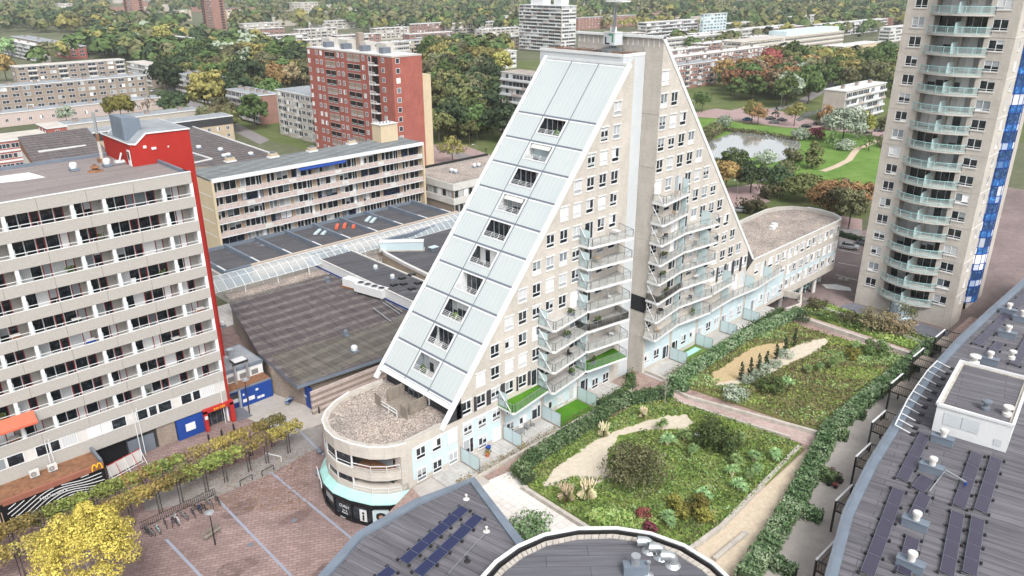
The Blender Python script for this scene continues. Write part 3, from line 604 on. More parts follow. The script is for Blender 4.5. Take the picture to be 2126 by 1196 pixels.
# lift core, clad white
cr=MB(); cr.box(79.0,83.45,62.0,76.4,0,49.0,'whitepanel'); cr.box(78.95,83.45,61.95,62.3,48.9,49.25,'white'); cr.box(78.9,79.3,62.3,76.4,48.9,49.25,'white')
for z in (40,32,24,16,9): cr.box(80.0,83.5,61.97,62,z,z+.05,'offwhite')
cr.build('lift_core',FB)
b=MB(); b.box(79.3,83.4,62.3,76.3,49.0,49.06,'darkroof')
for i in range(16):
    y=62.8+i*.85; b.bar((79.5,y,49.12+.05*(i%3)),(83.3,y+random.uniform(-.3,.3),49.14+.1*(i%2)),.06,'rust' if i%4 else 'railsteel')
b.build('core_roof',FB)
b=MB(); rail(b,[(79.3,76.2),(79.3,62.4),(83.3,62.2)],49.06,1.1,'railsteel',None,1.9,.025); b.bar((79.3,76.2,49.6),(79.3,62.4,49.6),.02,'railsteel'); b.bar((79.3,62.4,49.6),(83.3,62.2,49.6),.02,'railsteel'); b.build('roof_railing',FB)
# round end
arc=[(42.2,61.0),(41.3,61.15),(40.0,61.85),(38.7,63.1),(37.6,65.3),(37.0,67.6),(37.2,69.8),(38.0,71.8),(39.5,73.4),(41.6,74.6),(44.0,75.3),(49.0,75.3)]
an=MB()
body=[(p[0]*.985+.66,p[1]*.985+1.0) for p in arc]
an.prism([(42.3,61.2)]+arc[1:]+[(49.0,61.2)],3.9,4.8,'cream')
an.strip(arc[:-1],.35,8.6,10.1,'cream',-1); an.strip(arc[:-1],.35,5.7,6.9,'cream',-1)   # bands
an.strip(arc[:-1],.14,10.1,10.2,'white',-1); an.prism([(44,62.5),(41.5,63.5),(40.2,66),(40.2,69),(42,72),(44,73.4),(49,73.5),(49,62.5)],4.8,9.6,'offwhite')
an.strip([arc[-2],arc[-1]],.3,0,10.1,'cream',-1)
an.box(41.4,42.2,61.0,62.2,4.8,8.6,'cream')
an.build('round_end_wall',FB)
gv=MB(); gv.prism([(p[0]+(44-p[0])*.05,p[1]+(68-p[1])*.05) for p in arc[:-1]]+[(51.5,75.0),(51.5,61.3),(43,61.3)],9.5,9.75,'gravel'); gv.build('gravel_roof',FB)
pp=MB(); pp.strip([(p[0]+(44-p[0])*.05,p[1]+(68-p[1])*.05) for p in arc],.45,9.75,10.12,'kerb',-1); pp.strip([(42.2,61.3),(47.6,61.3)],.35,9.75,10.12,'concrete',1); pp.build('parapet_edge',FB)
# ribbon glazing of the round end
gl=MB(); fr_=MB()
for (z0,z1) in ((6.9,8.6),(4.8,5.7+0)):
    pass
for z0,z1 in ((6.9,8.6),(3.95,5.7)):
    for i,(a,c_) in enumerate(zip(arc[1:-1],arc[2:])):
        if i in (0,1,2): continue
        a=Vector(a);c_=Vector(c_); inn=(Vector((44,68))-(a+c_)/2).normalized()*.14; a2=a+inn; c2=c_+inn
        gl.quad((c2.x,c2.y,z0),(a2.x,a2.y,z0),(a2.x,a2.y,z1),(c2.x,c2.y,z1),'pane_light')
        fr_.bar((a2.x,a2.y,z0),(a2.x,a2.y,z1),.1,'frame'); fr_.bar((a2.x,a2.y,z0+.06),(c2.x,c2.y,z0+.06),.08,'frame'); fr_.bar((a2.x,a2.y,z0+.5),(c2.x,c2.y,z0+.5),.05,'frame'); fr_.bar((a2.x,a2.y,z1-.06),(c2.x,c2.y,z1-.06),.08,'frame')
rb=fr_.build('ribbon_window',FB); gl.build('pane',rb,world=False)
# two corner balconies with white rails
for z in (6.9,3.95):
    b=MB(); pts=[arc[i] for i in (1,2,3,4)]
    for a,c_ in zip(pts,pts[1:]):
        b.bar((a[0],a[1],z+.75),(c_[0],c_[1],z+.75),.05,'white'); b.bar((a[0],a[1],z+.35),(c_[0],c_[1],z+.35),.03,'white')
    for a in pts: b.bar((a[0],a[1],z-.1),(a[0],a[1],z+.75),.045,'white')
    b.prism([arc[1],arc[2],arc[3],arc[4],(40.6,66),(42,63.3)],z-.08,z-.02,'rust'); b.add([(41.0,62.0,z),(40.3,65.6,z),(40.3,65.6,z+1.7),(41.0,62.0,z+1.7)],[(0,1,2,3)],'pane_light')
    b.build('corner_balcony',FB)
# gallery of black shopfront under a sea-green canopy
sh=[Vector((44,68))+(Vector(p)-Vector((44,68)))*1.12 for p in arc[:-1]]
can=MB(); inn_=[Vector(p) for p in arc[:-1]]
for a,c_,d,e in zip(sh,sh[1:],inn_,inn_[1:]): can.add([(a.x,a.y,3.15),(c_.x,c_.y,3.15),(e.x,e.y,3.95),(d.x,d.y,3.95),(a.x,a.y,2.95),(c_.x,c_.y,2.95)],[(0,3,2,1),(0,1,5,4)],'teal')
can.build('canopy',FB)
sf=MB(); s2=[Vector((44,68))+(p-Vector((44,68)))*.985 for p in sh]
sf.strip([(p.x,p.y) for p in s2],.2,0,.45,'blackgloss'); sf.strip([(p.x,p.y) for p in s2],.25,2.5,3.05,'blackgloss')
for p in s2: sf.bar((p.x,p.y,0),(p.x,p.y,3),.13,'blackgloss')
s3=[Vector((44,68))+(p-Vector((44,68)))*.97 for p in sh]
for a,c_ in zip(s3,s3[1:]): sf.quad((c_.x,c_.y,.4),(a.x,a.y,.4),(a.x,a.y,2.55),(c_.x,c_.y,2.55),'pane_dark')
sfo=sf.build('shopfront',FB)
def on_wall(a,c_,t,z,out=.16):
    a=Vector((a.x,a.y,0)); c_=Vector((c_.x,c_.y,0)); p=a.lerp(c_,t); ux=(a-c_).normalized() ; n=Vector((ux.y,-ux.x,0)); p=p+n*out
    M=Matrix(((ux.x,0,n.x,p.x),(ux.y,0,n.y,p.y),(0,1,0,z),(0,0,0,1))); return M
def wtext(nm,body,size,mat,a,c_,t,z,out=.18): return text(FB,nm,body,size,mat,on_wall(a,c_,t,z,out),sfo,.01)
wtext('lettering','CURLY',.5,'white',s2[4],s2[5],.35,1.9); wtext('lettering','Hair &',.26,'white',s2[4],s2[5],.35,1.35)
wtext('lettering','PLACE',.32,'white',s2[4],s2[5],.35,1.0); wtext('lettering','Haven',.3,'white',s2[4],s2[5],.5,.25)
# portrait poster: dark curly hair, pink top
a,c_=s2[2],s2[3]; M=on_wall(a,c_,.5,1.45,.2); b=MB(); b.T=M; b.box(-.95,.95,-.95,.95,0,.03,'lightpanel'); b.lathe((0,.1,.03),[(.58,0),(.58,.01)],'black',14); b.lathe((0,.08,.042),[(.27,0),(.27,.01)],'skin',12)
b.lathe((-.3,.35,.035),[(.25,0),(.25,.012)],'black',10); b.lathe((.32,.3,.035),[(.25,0),(.25,.012)],'black',10); b.add([(-.5,-.95,.05),(.5,-.95,.05),(.25,-.35,.05),(-.25,-.35,.05)],[(0,1,2,3)],'skin'); b.add([(-.55,-.95,.06),(-.2,-.95,.06),(-.25,-.45,.06)],[(0,1,2)],'white')
b.add([(-.12,-.1,.06),(.12,-.1,.06),(.05,-.16,.06),(-.05,-.16,.06)],[(3,2,1,0)],'whitepanel')
for ex in (-.1,.1): b.add([(ex-.04,.1,.06),(ex+.04,.1,.06),(ex+.04,.14,.06),(ex-.04,.14,.06)],[(0,1,2,3)],'black')
b.build('poster',sfo,world=False)
a,c_=s2[3],s2[4]; M=on_wall(a,c_,.4,1.45,.2); b=MB(); b.T=M; b.box(-.45,.45,-.8,.8,0,.03,'white'); b.add([(-.15,-.7,.04),(.1,-.7,.04),(.15,.1,.04),(-.1,.1,.04)],[(0,1,2,3)],'black'); b.lathe((.02,.35,.04),[(.17,0),(.17,.01)],'black',10); b.build('poster',sfo,world=False)
# sign board with white marks on black
sg=MB(); sa,sb=s2[6],s2[8]; M=on_wall(s2[6],s2[7],.4,3.3,.35); sg.T=M; sg.box(-1.7,1.7,-.42,.42,0,.08,'white'); sg.box(-1.55,1.0,-.3,.3,.085,.1,'black'); sg.lathe((1.25,0,.085),[(.25,0),(.25,.02)],'black',12); sg.lathe((1.25,0,.11),[(.13,0),(.13,.01)],'white',10); so_=sg.build('shop_sign',sfo,world=False)
text(FB,'lettering','ZATO',.6,'white',M@Matrix.Translation((-.3,0,.11)),sfo,.01)
# dark brick foot of the slope with terrace doors
ft=MB(); ft.box(slx(12)+.35,slx(12)+.6,61.2,75.0,9.4,12.0,'darkbrick'); ft.build('slope_foot_wall',FB)
xg=slx(12)+.3
b=MB(); g=MB(); b.box(xg-.1,xg+.05,66.0,70.2,9.75,9.85,'greymetal'); b.box(xg-.1,xg+.05,66,70.2,11.7,11.9,'greymetal')
for i in range(5): b.box(xg-.1,xg+.05,66+i*1.02,66.1+i*1.02,9.85,11.7,'greymetal' if i>1 else 'frame')
for i in range(4): g.quad((xg-.03,67.0+i*1.02,9.85),(xg-.03,66.1+i*1.02,9.85),(xg-.03,66.1+i*1.02,11.7),(xg-.03,67+i*1.02,11.7),'pane_light')
d=b.build('terrace_door',FB); g.build('pane',d,world=False)
b=MB(); b.sheet([(45.3,66.0),(49.2,66.0),(49.2,70.3),(45.3,70.3)],9.8,'wood')
for y in (65.9,70.35):
    for i in range(5): b.box(46.4,49.0,y-.05,y+.05,9.9+i*.33,10.17+i*.33,'wood')
for (x,y) in ((45.9,65.9),(45.3,70.3)):
    for i in range(6): b.box(x-.35+i*.02,x-.3+i*.02,y-.7+i*.25,y-.5+i*.25,9.8,11.3,'wood')
for z in (10.3,10.75): b.bar((45.0,66.5,z),(45.0,69.8,z),.05,'white')
for y in (66.5,68.2,69.8): b.bar((45,y,9.75),(45,y,10.8),.05,'white')
b.build('roof_terrace',FB)
# balconies
def balcony(root,poly,z,edge,screen,strut,gl='railglass',floor='terracetile'):
    b=MB(); b.prism(poly,z-.32,z,'white',top=floor); o=b.build('balcony',root)
    r_=MB(); rail(r_,edge,z,1.05,'railsteel',gl); r_.build('railing',o,world=False)
    if screen: 
        s_=MB(); x,y0,y1=screen; s_.box(x-.04,x+.04,y0,y1,z+.05,z+2.0,'frost'); s_.bar((x,y1,z),(x,y1,z+2.05),.05,'railsteel'); s_.bar((x,y0,z+2.03),(x,y1,z+2.03),.03,'railsteel'); s_.build('privacy_screen',o,world=False)
    if strut:
        s_=MB(); s_.bar(strut[0],strut[1],.06,'white'); s_.build('strut',o,world=False)
    return o
def polyA(x0,yf,w_=7.2): return [(x0,yf),(x0,yf-2.6),(x0+.3,yf-2.9),(x0+w_,yf-1.9),(x0+w_,yf)]
for k in range(2,9):
    z=FL(k)-.05; balcony(FB,[(70.4,61),(70.4,59.4),(70.9,59.0),(77.8,57.9),(78.6,61)],z,[(70.5,61),(70.5,59.4),(70.9,59.1),(77.7,58.0),(78.5,61)],(70.7,59.4,60.9),((70.6,60.9,z+2.2),(70.6,59.3,z)),'smokeglass' if k==4 else 'railglass','lawnbright' if k==2 else 'terracetile')
for k in range(2,6):
    z=FL(k)-.05; balcony(FB,polyA(63.1,61),z,[(63.2,61),(63.2,58.4),(63.4,58.15),(70.3,59.15)],(63.3,59.5,60.9),((63.2,60.9,z+2.2),(63.2,58.7,z)),'railglass')
z=FL(2)-.05; balcony(FB,polyA(56.1,61),z,[(56.2,61),(56.2,58.4),(56.4,58.15),(63.3,59.15)],(56.3,59.5,60.9),((56.2,60.9,z+2.2),(56.2,58.7,z)),'railglass','lawnbright')
# ================= rear wing =================
RB=thing('triangular_apartment_building','cream brick apartment wing with a triangular gable, stacked glass balconies and a long gravel-roofed tail','building',(100,66,0))
FT=lambda k:4.5+2.857*k; CT=lambda k:6.2+2.857*k; trx=lambda z:83.4+(51.0-z)*.804
YT=59.3; ops=[];win=[]
colsT=[84.4,86.72,89.05,91.38,93.7,96.0,98.3,100.6,102.9,105.25,107.6,109.95]
tail=[114.5,116.85,119.2,121.55,123.9,126.2,128.4,130.8,133.1,135.4,137.8,140.2,142.55,144.9]
for k in range(3,15):
    for c in colsT:
        z0=CT(k)-WH/2
        if c+WW/2>trx(z0+WH)-.5: continue
        if (c==89.05 and 3<=k<=9) or (c==91.38 and 3<=k<=7):
            ops.append((c-.85,c+.85,FT(k)+.1,z0+WH)); win.append((c,YT,FT(k)+.1,0,1.7,z0+WH-FT(k)-.1,'side','frame','pane')); continue
        ops.append((c-WW/2,c+WW/2,z0,z0+WH)); win.append((c,YT,z0,0,WW,WH,'w3','frame','pane_light' if random.random()<.5 else 'pane'))
for c in colsT[4:]+tail:
    z0=CT(2)-WH/2+.3
    if c in (107.6,109.95,116.85): ops.append((c-.85,c+.85,FT(2)+.25,z0+WH)); win.append((c,YT,FT(2)+.25,0,1.7,z0+WH-FT(2)-.25,'side','frame','pane_light'))
    else: ops.append((c-WW/2,c+WW/2,z0,z0+WH)); win.append((c,YT,z0,0,WW,WH,'w3','frame','pane_light'))
for c in colsT[:4]: z0=CT(2)-WH/2; ops.append((c-WW/2,c+WW/2,z0,z0+WH)); win.append((c,YT,z0,0,WW,WH,'w3','frame','pane'))
wl=MB()
facade(wl,(0,YT,0),0,lambda z:83.5,lambda z:(146.0 if z<14.2 else trx(z)),[3.9,14.199,14.201,51.0],ops,'cream')
wl.prismy([(83.8,3.0),(146,4.9),(146,12.8),(111.5,12.8),(trx(15)-.5,15),(84.2,50.3),(83.8,50.5)],YT+.3,73.4,'cream')
facade(wl,(83.5,73.5,0),-PI/2,lambda u:0,lambda u:14.2,[0,51.2],[],'cream')
wl.prismy([(83.6,50.9),(111.9,15.6),(111.4,15.3),(83.9,50.0)],YT+.05,73.4,'cream')
wl.build('wall',RB)
b=MB()
d_=Vector((trx(15)-trx(51),0,15-51)).normalized(); n_=Vector((-d_.z,0,d_.x))
a=Vector((83.4,YT-.12,51.1)); c_=Vector((trx(14.5),YT-.12,14.5))
for y0,y1 in ((YT-.1,YT+.15),(73.3,73.6)):
    v=[(a.x-.25,y0,a.z-.05),(c_.x-.25,y0,c_.z-.05),(c_.x+.12,y0,c_.z+.2),(a.x+.12,y0,a.z+.3)]; v+=[(p[0],y1,p[2]) for p in v]
    b.add(v,[(0,1,2,3),(7,6,5,4),(3,2,6,7),(0,4,5,1)],'white')
b.box(83.2,83.8,YT-.1,73.7,51.0,51.3,'white')
for i in range(17): b.box(83.42,83.5,59.9+i*.83,59.98+i*.83,50.0-.1*(i%2),51.0,'white')
b.box(83.44,83.5,YT+.0,62.05,FT(3)+.55,FT(3)+2.9,'blackgloss')
for z in (FT(3)-3.3,FT(7),FT(10)+1.6,FT(13)): b.box(83.46,83.5,YT,62.0,z,z+.07,'concrete')
b.build('edge_trim',RB)
b=MB()
for a,c_ in ((101.6,102.1),(103.7,104.4),(106.1,106.8),(108.5,109.2)): b=MB(); b.box(a,c_,YT-.05,YT,FT(3)+.35,FT(4)-.1,'darkbrick'); b.build('dark_infill',RB)
b=MB()
b.add([(110.8,YT-.05,FT(3)-.3),(113.0,YT-.05,14.3),(111.6,YT-.05,15.9),(110.8,YT-.05,16.4)],[(0,1,2,3)],'darkbrick'); b.build('dark_infill',RB)
b=MB()
for a,c_ in ((83.9,89.9),(90.6,96.9),(97.6,104.0),(104.7,111.1),(111.8,118.2),(118.9,124.6)):
    b.box(a,c_,YT-.04,YT+.02,4.75,9.95,'lightpanel'); b.box(a,c_,YT-.1,YT-.04,9.9,10.05,'white')
    for i in range(1,5): b.box(a+i*1.25-.02,a+i*1.25+.02,YT-.06,YT-.04,4.8,9.9,'white')
for a,c_ in ((125.2,131.9),(132.3,138.8),(139.3,145.5)): b.box(a,c_,YT-.04,YT+.02,7.4 if a>130 else 7.4,8.2,'lightpanel'); b.box(a,c_,YT-.08,YT-.04,5.4,5.5,'white'); b.box(a,c_,YT-.08,YT-.04,10.0,10.1,'white')
b.build('cladding_panel',RB)
for c in colsT+tail:
    if c<124.5:
        for k in (0,1):
            z0=CT(k)-WH/2+(.0 if k==0 else .2)
            if k==0 and c in (89.05,91.38,98.3,105.25,114.5,119.2): win.append((c,YT-.04,4.5,0,1.6,2.2,'fside','frame','pane')); continue
            if k==1: win.append((c,YT-.04,z0+.9,0,1.4,.6,'fn1','frame','pane_dark')); continue
            win.append((c,YT-.04,z0,0,1.4,1.6,'fw3','frame','pane'))
    else:
        for k in (0,1): win.append((c,YT-.04,(5.6,8.25)[k],0,1.4,1.65,'fw3','frame','pane_light'))
windows(RB,win)
for k in range(2,10):
    z=FT(k)-.05; balcony(RB,[(83.2,59.3),(83.2,57.4),(83.5,57.2),(90.6,58.2),(90.6,59.3)],z,[(83.3,59.3),(83.3,57.5),(83.6,57.3),(90.5,58.3)]+([(90.5,59.3)] if k>7 else []),(90.2,58.4,59.2),((83.3,59.2,z+2.2),(83.3,57.6,z)),'smokeglass' if k==4 else 'railglass')
for k in range(2,8):
    z=FT(k)-.05; balcony(RB,[(90.6,59.3),(90.6,58.1),(97.6,57.3),(98.3,57.9),(98.3,59.3)],z,[(90.6,58.2),(97.5,57.4),(98.2,57.9),(98.2,59.3)],(95.6,57.7,59.2),None,'railglass')
for k in (2,3):
    z=FT(k)-.05; balcony(RB,[(98.3,59.3),(98.3,57.5),(105.2,57.9),(105.2,59.3)],z,[(98.3,57.6),(105.1,58.0)]+([(105.1,59.3)] if k==3 else []),(103.6,57.9,59.2),None)
z=FT(2)-.05
balcony(RB,[(105.2,59.3),(105.2,57.9),(112.2,57.4),(112.2,59.3)],z,[(105.2,58.0),(112.2,57.5)],(110.9,57.6,59.2),None); balcony(RB,[(112.2,59.3),(112.2,57.4),(121.5,58.2),(121.5,59.3)],z,[(112.2,57.5),(121.4,58.3),(121.4,59.3)],(117.0,57.8,59.2),None)
# gravel tail roof
rp=[(112.3,59.3),(146.0,59.3),(148.2,60.3),(149.8,62.6),(150.5,65.6),(150.3,68.3),(148.9,71.0),(146.3,72.9),(143,73.7),(131,73.2),(112.3,73.0)]
b=MB(); b.prism([(p[0]-.25*(p[0]>146),p[1]+(.3 if p[1]<62 else -.25)) for p in rp],12.9,13.35,'gravel'); b.build('gravel_roof',RB)
b=MB(); b.strip(rp[1:],.55,12.9,14.0,'concrete',1); b.strip([(112,59.6),(146,59.6)],.4,12.9,13.9,'concrete',1); b.strip([(112.4,59.28),(146.1,59.28)],.2,14.2,14.32,'white',1); b.strip(rp[1:6],.2,14.0,14.1,'white',1); b.build('parapet_edge',RB)
b=MB(); b.prism(rp[1:-1]+[(146,59.4)],4.95,12.9,'cream'); b.build('rounded_end_wall',RB)
b=MB()
for (x,y) in ((127,60.4),(135,60.4),(141,60.6),(147.5,62.5),(149,66)): b.lathe((x,y,0),[(.4,0),(.4,5)],'offwhite',12)
b.build('pillar',RB)
b=MB(); b.strip([(128,64.2),(140,61.8),(146.5,62.6),(149.2,66.5)],.15,0,5,'pane_dark'); b.strip([(128,64.1),(140,61.7),(146.6,62.5),(149.3,66.5)],.2,1.0,1.12,'teal'); b.strip([(128,64.1),(140,61.7),(146.6,62.5),(149.3,66.5)],.2,2.6,2.72,'teal')
for p in ((128,64.1),(131,63.5),(134,62.9),(137,62.3),(140,61.7),(142.2,62),(144.4,62.2),(146.6,62.5),(148,64.5),(149.3,66.5)): b.bar((p[0],p[1],0),(p[0],p[1],5),.1,'teal')
b.prism([(120,59.6),(146,59.6),(149,62),(149.6,66),(146,72),(120,73)],4.7,4.96,'concrete'); b.build('street_level_glazing',RB)
b=MB()
for (x,y) in ((133.5,67.0),(135.2,67.5)): b.box(x-.5,x+.5,y-.5,y+.5,13.35,13.75,'white'); b.lathe((x,y,13.75),[(.45,0),(.6,.1),(.6,.25),(.2,.35)],'white',10)
b.build('roof_vent',RB); b=MB(); b.bar((115.5,64.5,13.45),(121,66.6,13.45),.07,'white'); b.build('roof_pipe',RB)
# terraces, screens and planting along the two wings
tz=Z+.02
b=MB(); b.sheet([(41.6,55.5),(49.8,55.5),(49.8,57.35),(45.4,57.35),(45.4,60.85),(42.6,60.85)],tz-.005,'lightconc'); struct('corner_terrace',b)
for i,(a,c_,mt) in enumerate(((45.5,49.9,'terracetile'),(50.1,56.9,'terracetile'),(57.1,63.9,'terracetile'),(64.2,71.0,'lawnbright'),(71.2,78.2,'terracetile'))):
    b=MB(); b.sheet([(a,57.4),(c_,57.4),(c_,YF),(a,YF)],tz,mt); struct('private_terrace',b)
for i,(a,c_,mt) in enumerate(((83.6,90.2,'terracetile'),(90.4,97.2,'lawn'),(97.4,104.2,'terracetile'),(104.5,111.4,'terracetile'),(111.6,119.5,'terracetile'))):
    b=MB(); b.sheet([(a,55.6),(c_,55.6),(c_,YT),(a,YT)],tz,mt); struct('private_terrace',b)
b=MB(); b.sheet([(91.0,57.6),(96.5,57.6),(96.5,58.7),(91,58.7)],tz+.02,'teal'); tag(b.build('play_mat'),'turquoise play mat on the lawn terrace under the triangular wing','mat')
where=['nearest the round end','second from the round end','beside the bright green lawn, on its left','beside the bright green lawn, on its right','left end of the rear wing','second along the rear wing','third along the rear wing','fourth along the rear wing']
for i,(x,y0,y1) in enumerate(((50.0,57.6,60.9),(57.0,57.6,60.9),(64.05,57.6,60.9),(71.1,57.6,60.9),(90.3,56.2,59.2),(97.3,56.2,59.2),(104.35,56.2,59.2),(111.5,56.2,59.2))):
    b=MB(); b.box(x-.03,x+.03,y0+.05,(y0+y1)/2-.04,Z+.15,Z+2.0,'frost'); b.box(x-.03,x+.03,(y0+y1)/2+.04,y1-.04,Z+.15,Z+2.0,'frost')
    o=tag(b.build('terrace_screen'),'frosted glass garden screen, '+where[i],'screen','garden screens between terraces')
    f=MB()
    for y in (y0,(y0+y1)/2,y1): f.bar((x,y,Z),(x,y,Z+2.05),.045,'railsteel')
    for z in (Z+.12,Z+2.03): f.bar((x,y0,z),(x,y1,z),.035,'railsteel')
    f.build('frame',o)
b=MB()
for l in ([(46,56.9),(78.0,57.1)],[(78.0,57.1),(79.5,58.2)],[(84.2,59.0),(84.2,55.2)],[(84.2,55.2),(119.5,55.3)]): b.strip(l,.35,Z,Z+.4,'kerb')
tag(b.build('terrace_kerb'),'low concrete kerb edging the terraces along the brick path','kerb')
def kerbwall(px,lbl,wd=.45,h=.5): b=MB(); b.strip([onz(*p,Z+h) for p in px],wd,Z,Z+h,'kerb'); tag(b.build('planter_kerb'),lbl,'kerb')
kerbwall([(1085,1008),(1225,1096)],'stone kerb between white tiled terrace and the near planted bed'); kerbwall([(1434,1136),(1498,1090),(1660,925)],'long stone kerb between near planted bed and sandy strip')
kerbwall([(1388,800),(1430,822),(1700,896)],'stone kerb along the cross path below the far planted bed'); kerbwall([(1700,896),(1775,842),(1893,745)],'stone kerb along the right side of the far planted bed beside the hedge'); kerbwall([(1400,830),(1500,862),(1640,905)],'low stone kerb above the near planted bed by the cross path',.35,.35)
kerbwall([(1650,652),(1730,680),(1900,735)],'stone wall kerb between far cross path and the edge planted bed',.5,.7)
b=MB(); b.strip(zpoly([(1620,600),(1664,610),(1662,630),(1632,640)],Z+1.2),.35,Z,Z+1.2,'cream'); tag(b.build('low_wall'),'low cream wall closing the terrace at the end of the rear wing','wall')
b=MB(); pts=[onz(*p,Z+1.0) for p in [(1668,617),(1720,640),(1800,665),(1870,690),(1935,715)]]
for a,c_ in zip(pts,pts[1:]):
    a=Vector(a);c_=Vector(c_); n=int((c_-a).length/.22)
    for i in range(n): p=a.lerp(c_,i/n); b.box(p.x-.05,p.x+.05,p.y-.02,p.y+.02,Z,Z+1.0,'offwhite')
    for z in (Z+.25,Z+.8): b.bar((a.x,a.y,z),(c_.x,c_.y,z),.04,'offwhite')
tag(b.build('picket_fence'),'white picket fence at the edge of the raised garden before the round tower','fence')
# ================= concrete gallery slab (left) =================
LT=thing('concrete_apartment_slab','long concrete apartment slab with white-railed balconies, red doors and a red end wall','building',(12,100,0))
X0,X1=-14.0,36.7; YL=95.7; BT=[35.9,32.75,29.6,26.55,23.4,20.35,17.3,14.2,11.05,7.95]
b=MB(); b.box(X0,X1-.3,YL+1.75,YL+2.0,0,35.2,'aggregate'); b.box(X0,33.2,YL+2.0,115.5,0,35.2,'concrete'); b.box(33.2,X1-.05,YL+2,105.6,0,35.2,'concrete'); b.build('wall',LT)
b=MB(); b.sheet([(X0,YL+.35),(X1-.3,YL+.35),(X1-.3,105.5),(33.2,105.5),(33.2,115.3),(X0,115.3)],35.45,'towerroof'); b.box(X0,X1-.3,YL+.3,115.3,35.2,35.4,'concrete'); b.build('roof',LT)
b=MB(); b.box(X0,33.2,115.3,115.6,35.2,35.85,'bluegrey'); b.box(X1-.35,X1-.05,YL+.3,105.6,35.3,35.9,'bluegrey'); b.box(X0,X1,YL-.05,YL+.28,35.88,35.96,'white'); b.build('roof_edge',LT)
posts=[36.55,33.1,26.25,22.8,15.95,12.5,5.65,2.2,-4.65,-8.1]
jn=[36.7,29.7,24.5,19.4,14.2,9.1,3.9,-1.3,-6.4,-11.6,-14]
for i,z in enumerate(BT):
    zb=z-1.35 if i else 34.45
    b=MB()
    for a,c_ in zip(jn[1:],jn[:-1]): b.box(a+.015,c_-.015,YL,YL+.18,zb,z,'aggregate')
    if i: b.box(X0,X1-.1,YL+.18,YL+1.75,z-1.15,z-1.0,'concrete')
    b.build('balcony_band',LT)
    if i==0: continue
    r_=MB(); r_.bar((X0,YL+.09,z+.42),(X1-.2,YL+.09,z+.42),.045,'white'); r_.bar((X0,YL+.12,z+.03),(X1-.2,YL+.12,z+.03),.05,'white')
    x=X1-.4
    while x>X0: r_.bar((x,YL+.09,z),(x,YL+.09,z+.42),.025,'white'); x-=1.72
    r_.build('handrail',LT)
for x in posts:
    b=MB(); b.box(x-.2,x+.2,YL+.05,YL+.45,7.9,34.5,'white'); b.build('post',LT)
b=MB(); b.box(X1-.3,X1-.05,YL+.2,YL+1.9,0,35.9,'white'); b.build('end_panel',LT)
win=[]
for i in range(1,10):
    zf=BT[i]-1.0; H_=2.0
    bays=list(zip(posts[1:],posts[:-1]))
    for a,c_ in bays:
        w_=c_-a
        if w_>5:
            for (u0,u1,st,fr) in ((.35,2.8,'fn2','frame'),(2.82,3.75,'fn1','red'),(3.78,5.25,'fn1','frame'),(5.27,6.25,'fn1','reddoor')):
                z0=zf+.1 if fr in ('red','reddoor') else zf+.4
                win.append((a+(u0+u1)/2,YL+1.75,z0,0,u1-u0,zf+2.72-z0,st,fr,'pane_slab'))
        else:
            for (u0,u1,fr) in ((.35,1.5,'frame'),(1.52,2.4,'reddoor')): win.append((a+(u0+u1)/2,YL+1.75,zf+.35,0,u1-u0,2.35,'fn1',fr,'pane_slab'))
win=[q for q in win if q[0]>-1]
# first floor band windows flush in the facade
b=MB(); b.box(X0,X1,YL+.02,YL+.3,3.15,4.95,'aggregate'); b.box(X0,X1,YL+.1,YL+.3,4.95,6.6,'offwhite'); b.build('first_floor_band',LT)
x=35.2
while x>-4:
    for w_ in (1.9,1.2,1.6): win.append((x-w_/2,YL+.1,5.0,0,w_-.08,1.5,'fn1','frame','pane_light' if w_!=1.2 else 'pane')); x-=w_
    x-=1.1
windows(LT,win)
# clutter behind the rails, party screens and pipes
b=MB()
for x in posts[1:]: b.box(x+.0,x+.08,YL+.4,YL+1.7,4,4.1,'white')
for i in range(1,10):
    for x in posts[1:]: b.box(x-.04,x+.04,YL+.45,YL+1.74,BT[i]-1.0,BT[i]+1.1,'offwhite'); b.box(x+.25,x+.33,YL+.2,YL+1.0,BT[i]-.9,BT[i]+.9,'lightpanel')
b.build('divider',LT)
b=MB()
for x in (24.4,24.9,14.3,14.7,35.9): b.bar((x,YL-.12,0),(x,YL-.12,7),.06,'white')
b.build('drainpipe',LT)
b=MB(); b.add([(3.2,YL-.02,14.4-3.1),(14.0,YL-.02,11.3),(14.0,YL-1.3,10.35),(3.2,YL-1.3,10.35)],[(0,3,2,1)],'orange'); b.add([(3.2,YL-1.3,10.35),(14.0,YL-1.3,10.35),(14,YL-1.3,10.1),(3.2,YL-1.3,10.1)],[(0,3,2,1)],'orange')
b.build('awning',LT)
# red end wall and stair tower
b=MB(); b.prismy([(33.3,35.3),(41.2,35.3),(41.2,39.25),(35.5,39.35),(34.0,38.1),(33.3,38.3)],105.6,116,'redwall'); b.box(36.7,41.2,105.55,116,0,35.4,'redwall'); b.box(36.72,37.3,YL+.6,105.6,0,35.6,'redwall')
b.prismy([(33.1,38.35),(34.0,38.15),(35.5,39.4),(41.3,39.3),(41.3,39.45),(35.5,39.55),(34.0,38.32),(33.1,38.5)],105.45,116.1,'white'); b.prismy([(33.25,38.4),(34.0,38.25),(35.5,39.47),(41.1,39.4),(41.1,39.5),(35.5,39.6),(34.0,38.38),(33.25,38.55)],105.7,115.8,'greyroof')
b.build('red_stair_tower',LT)
b=MB(); b.prism([(33.6,108),(35.9,108),(35.9,112.5),(33.6,112.5)],38.4,lambda p:41.4 if p[0]<35 else 41.1,'bluegrey'); b.build('roof_shaft',LT)
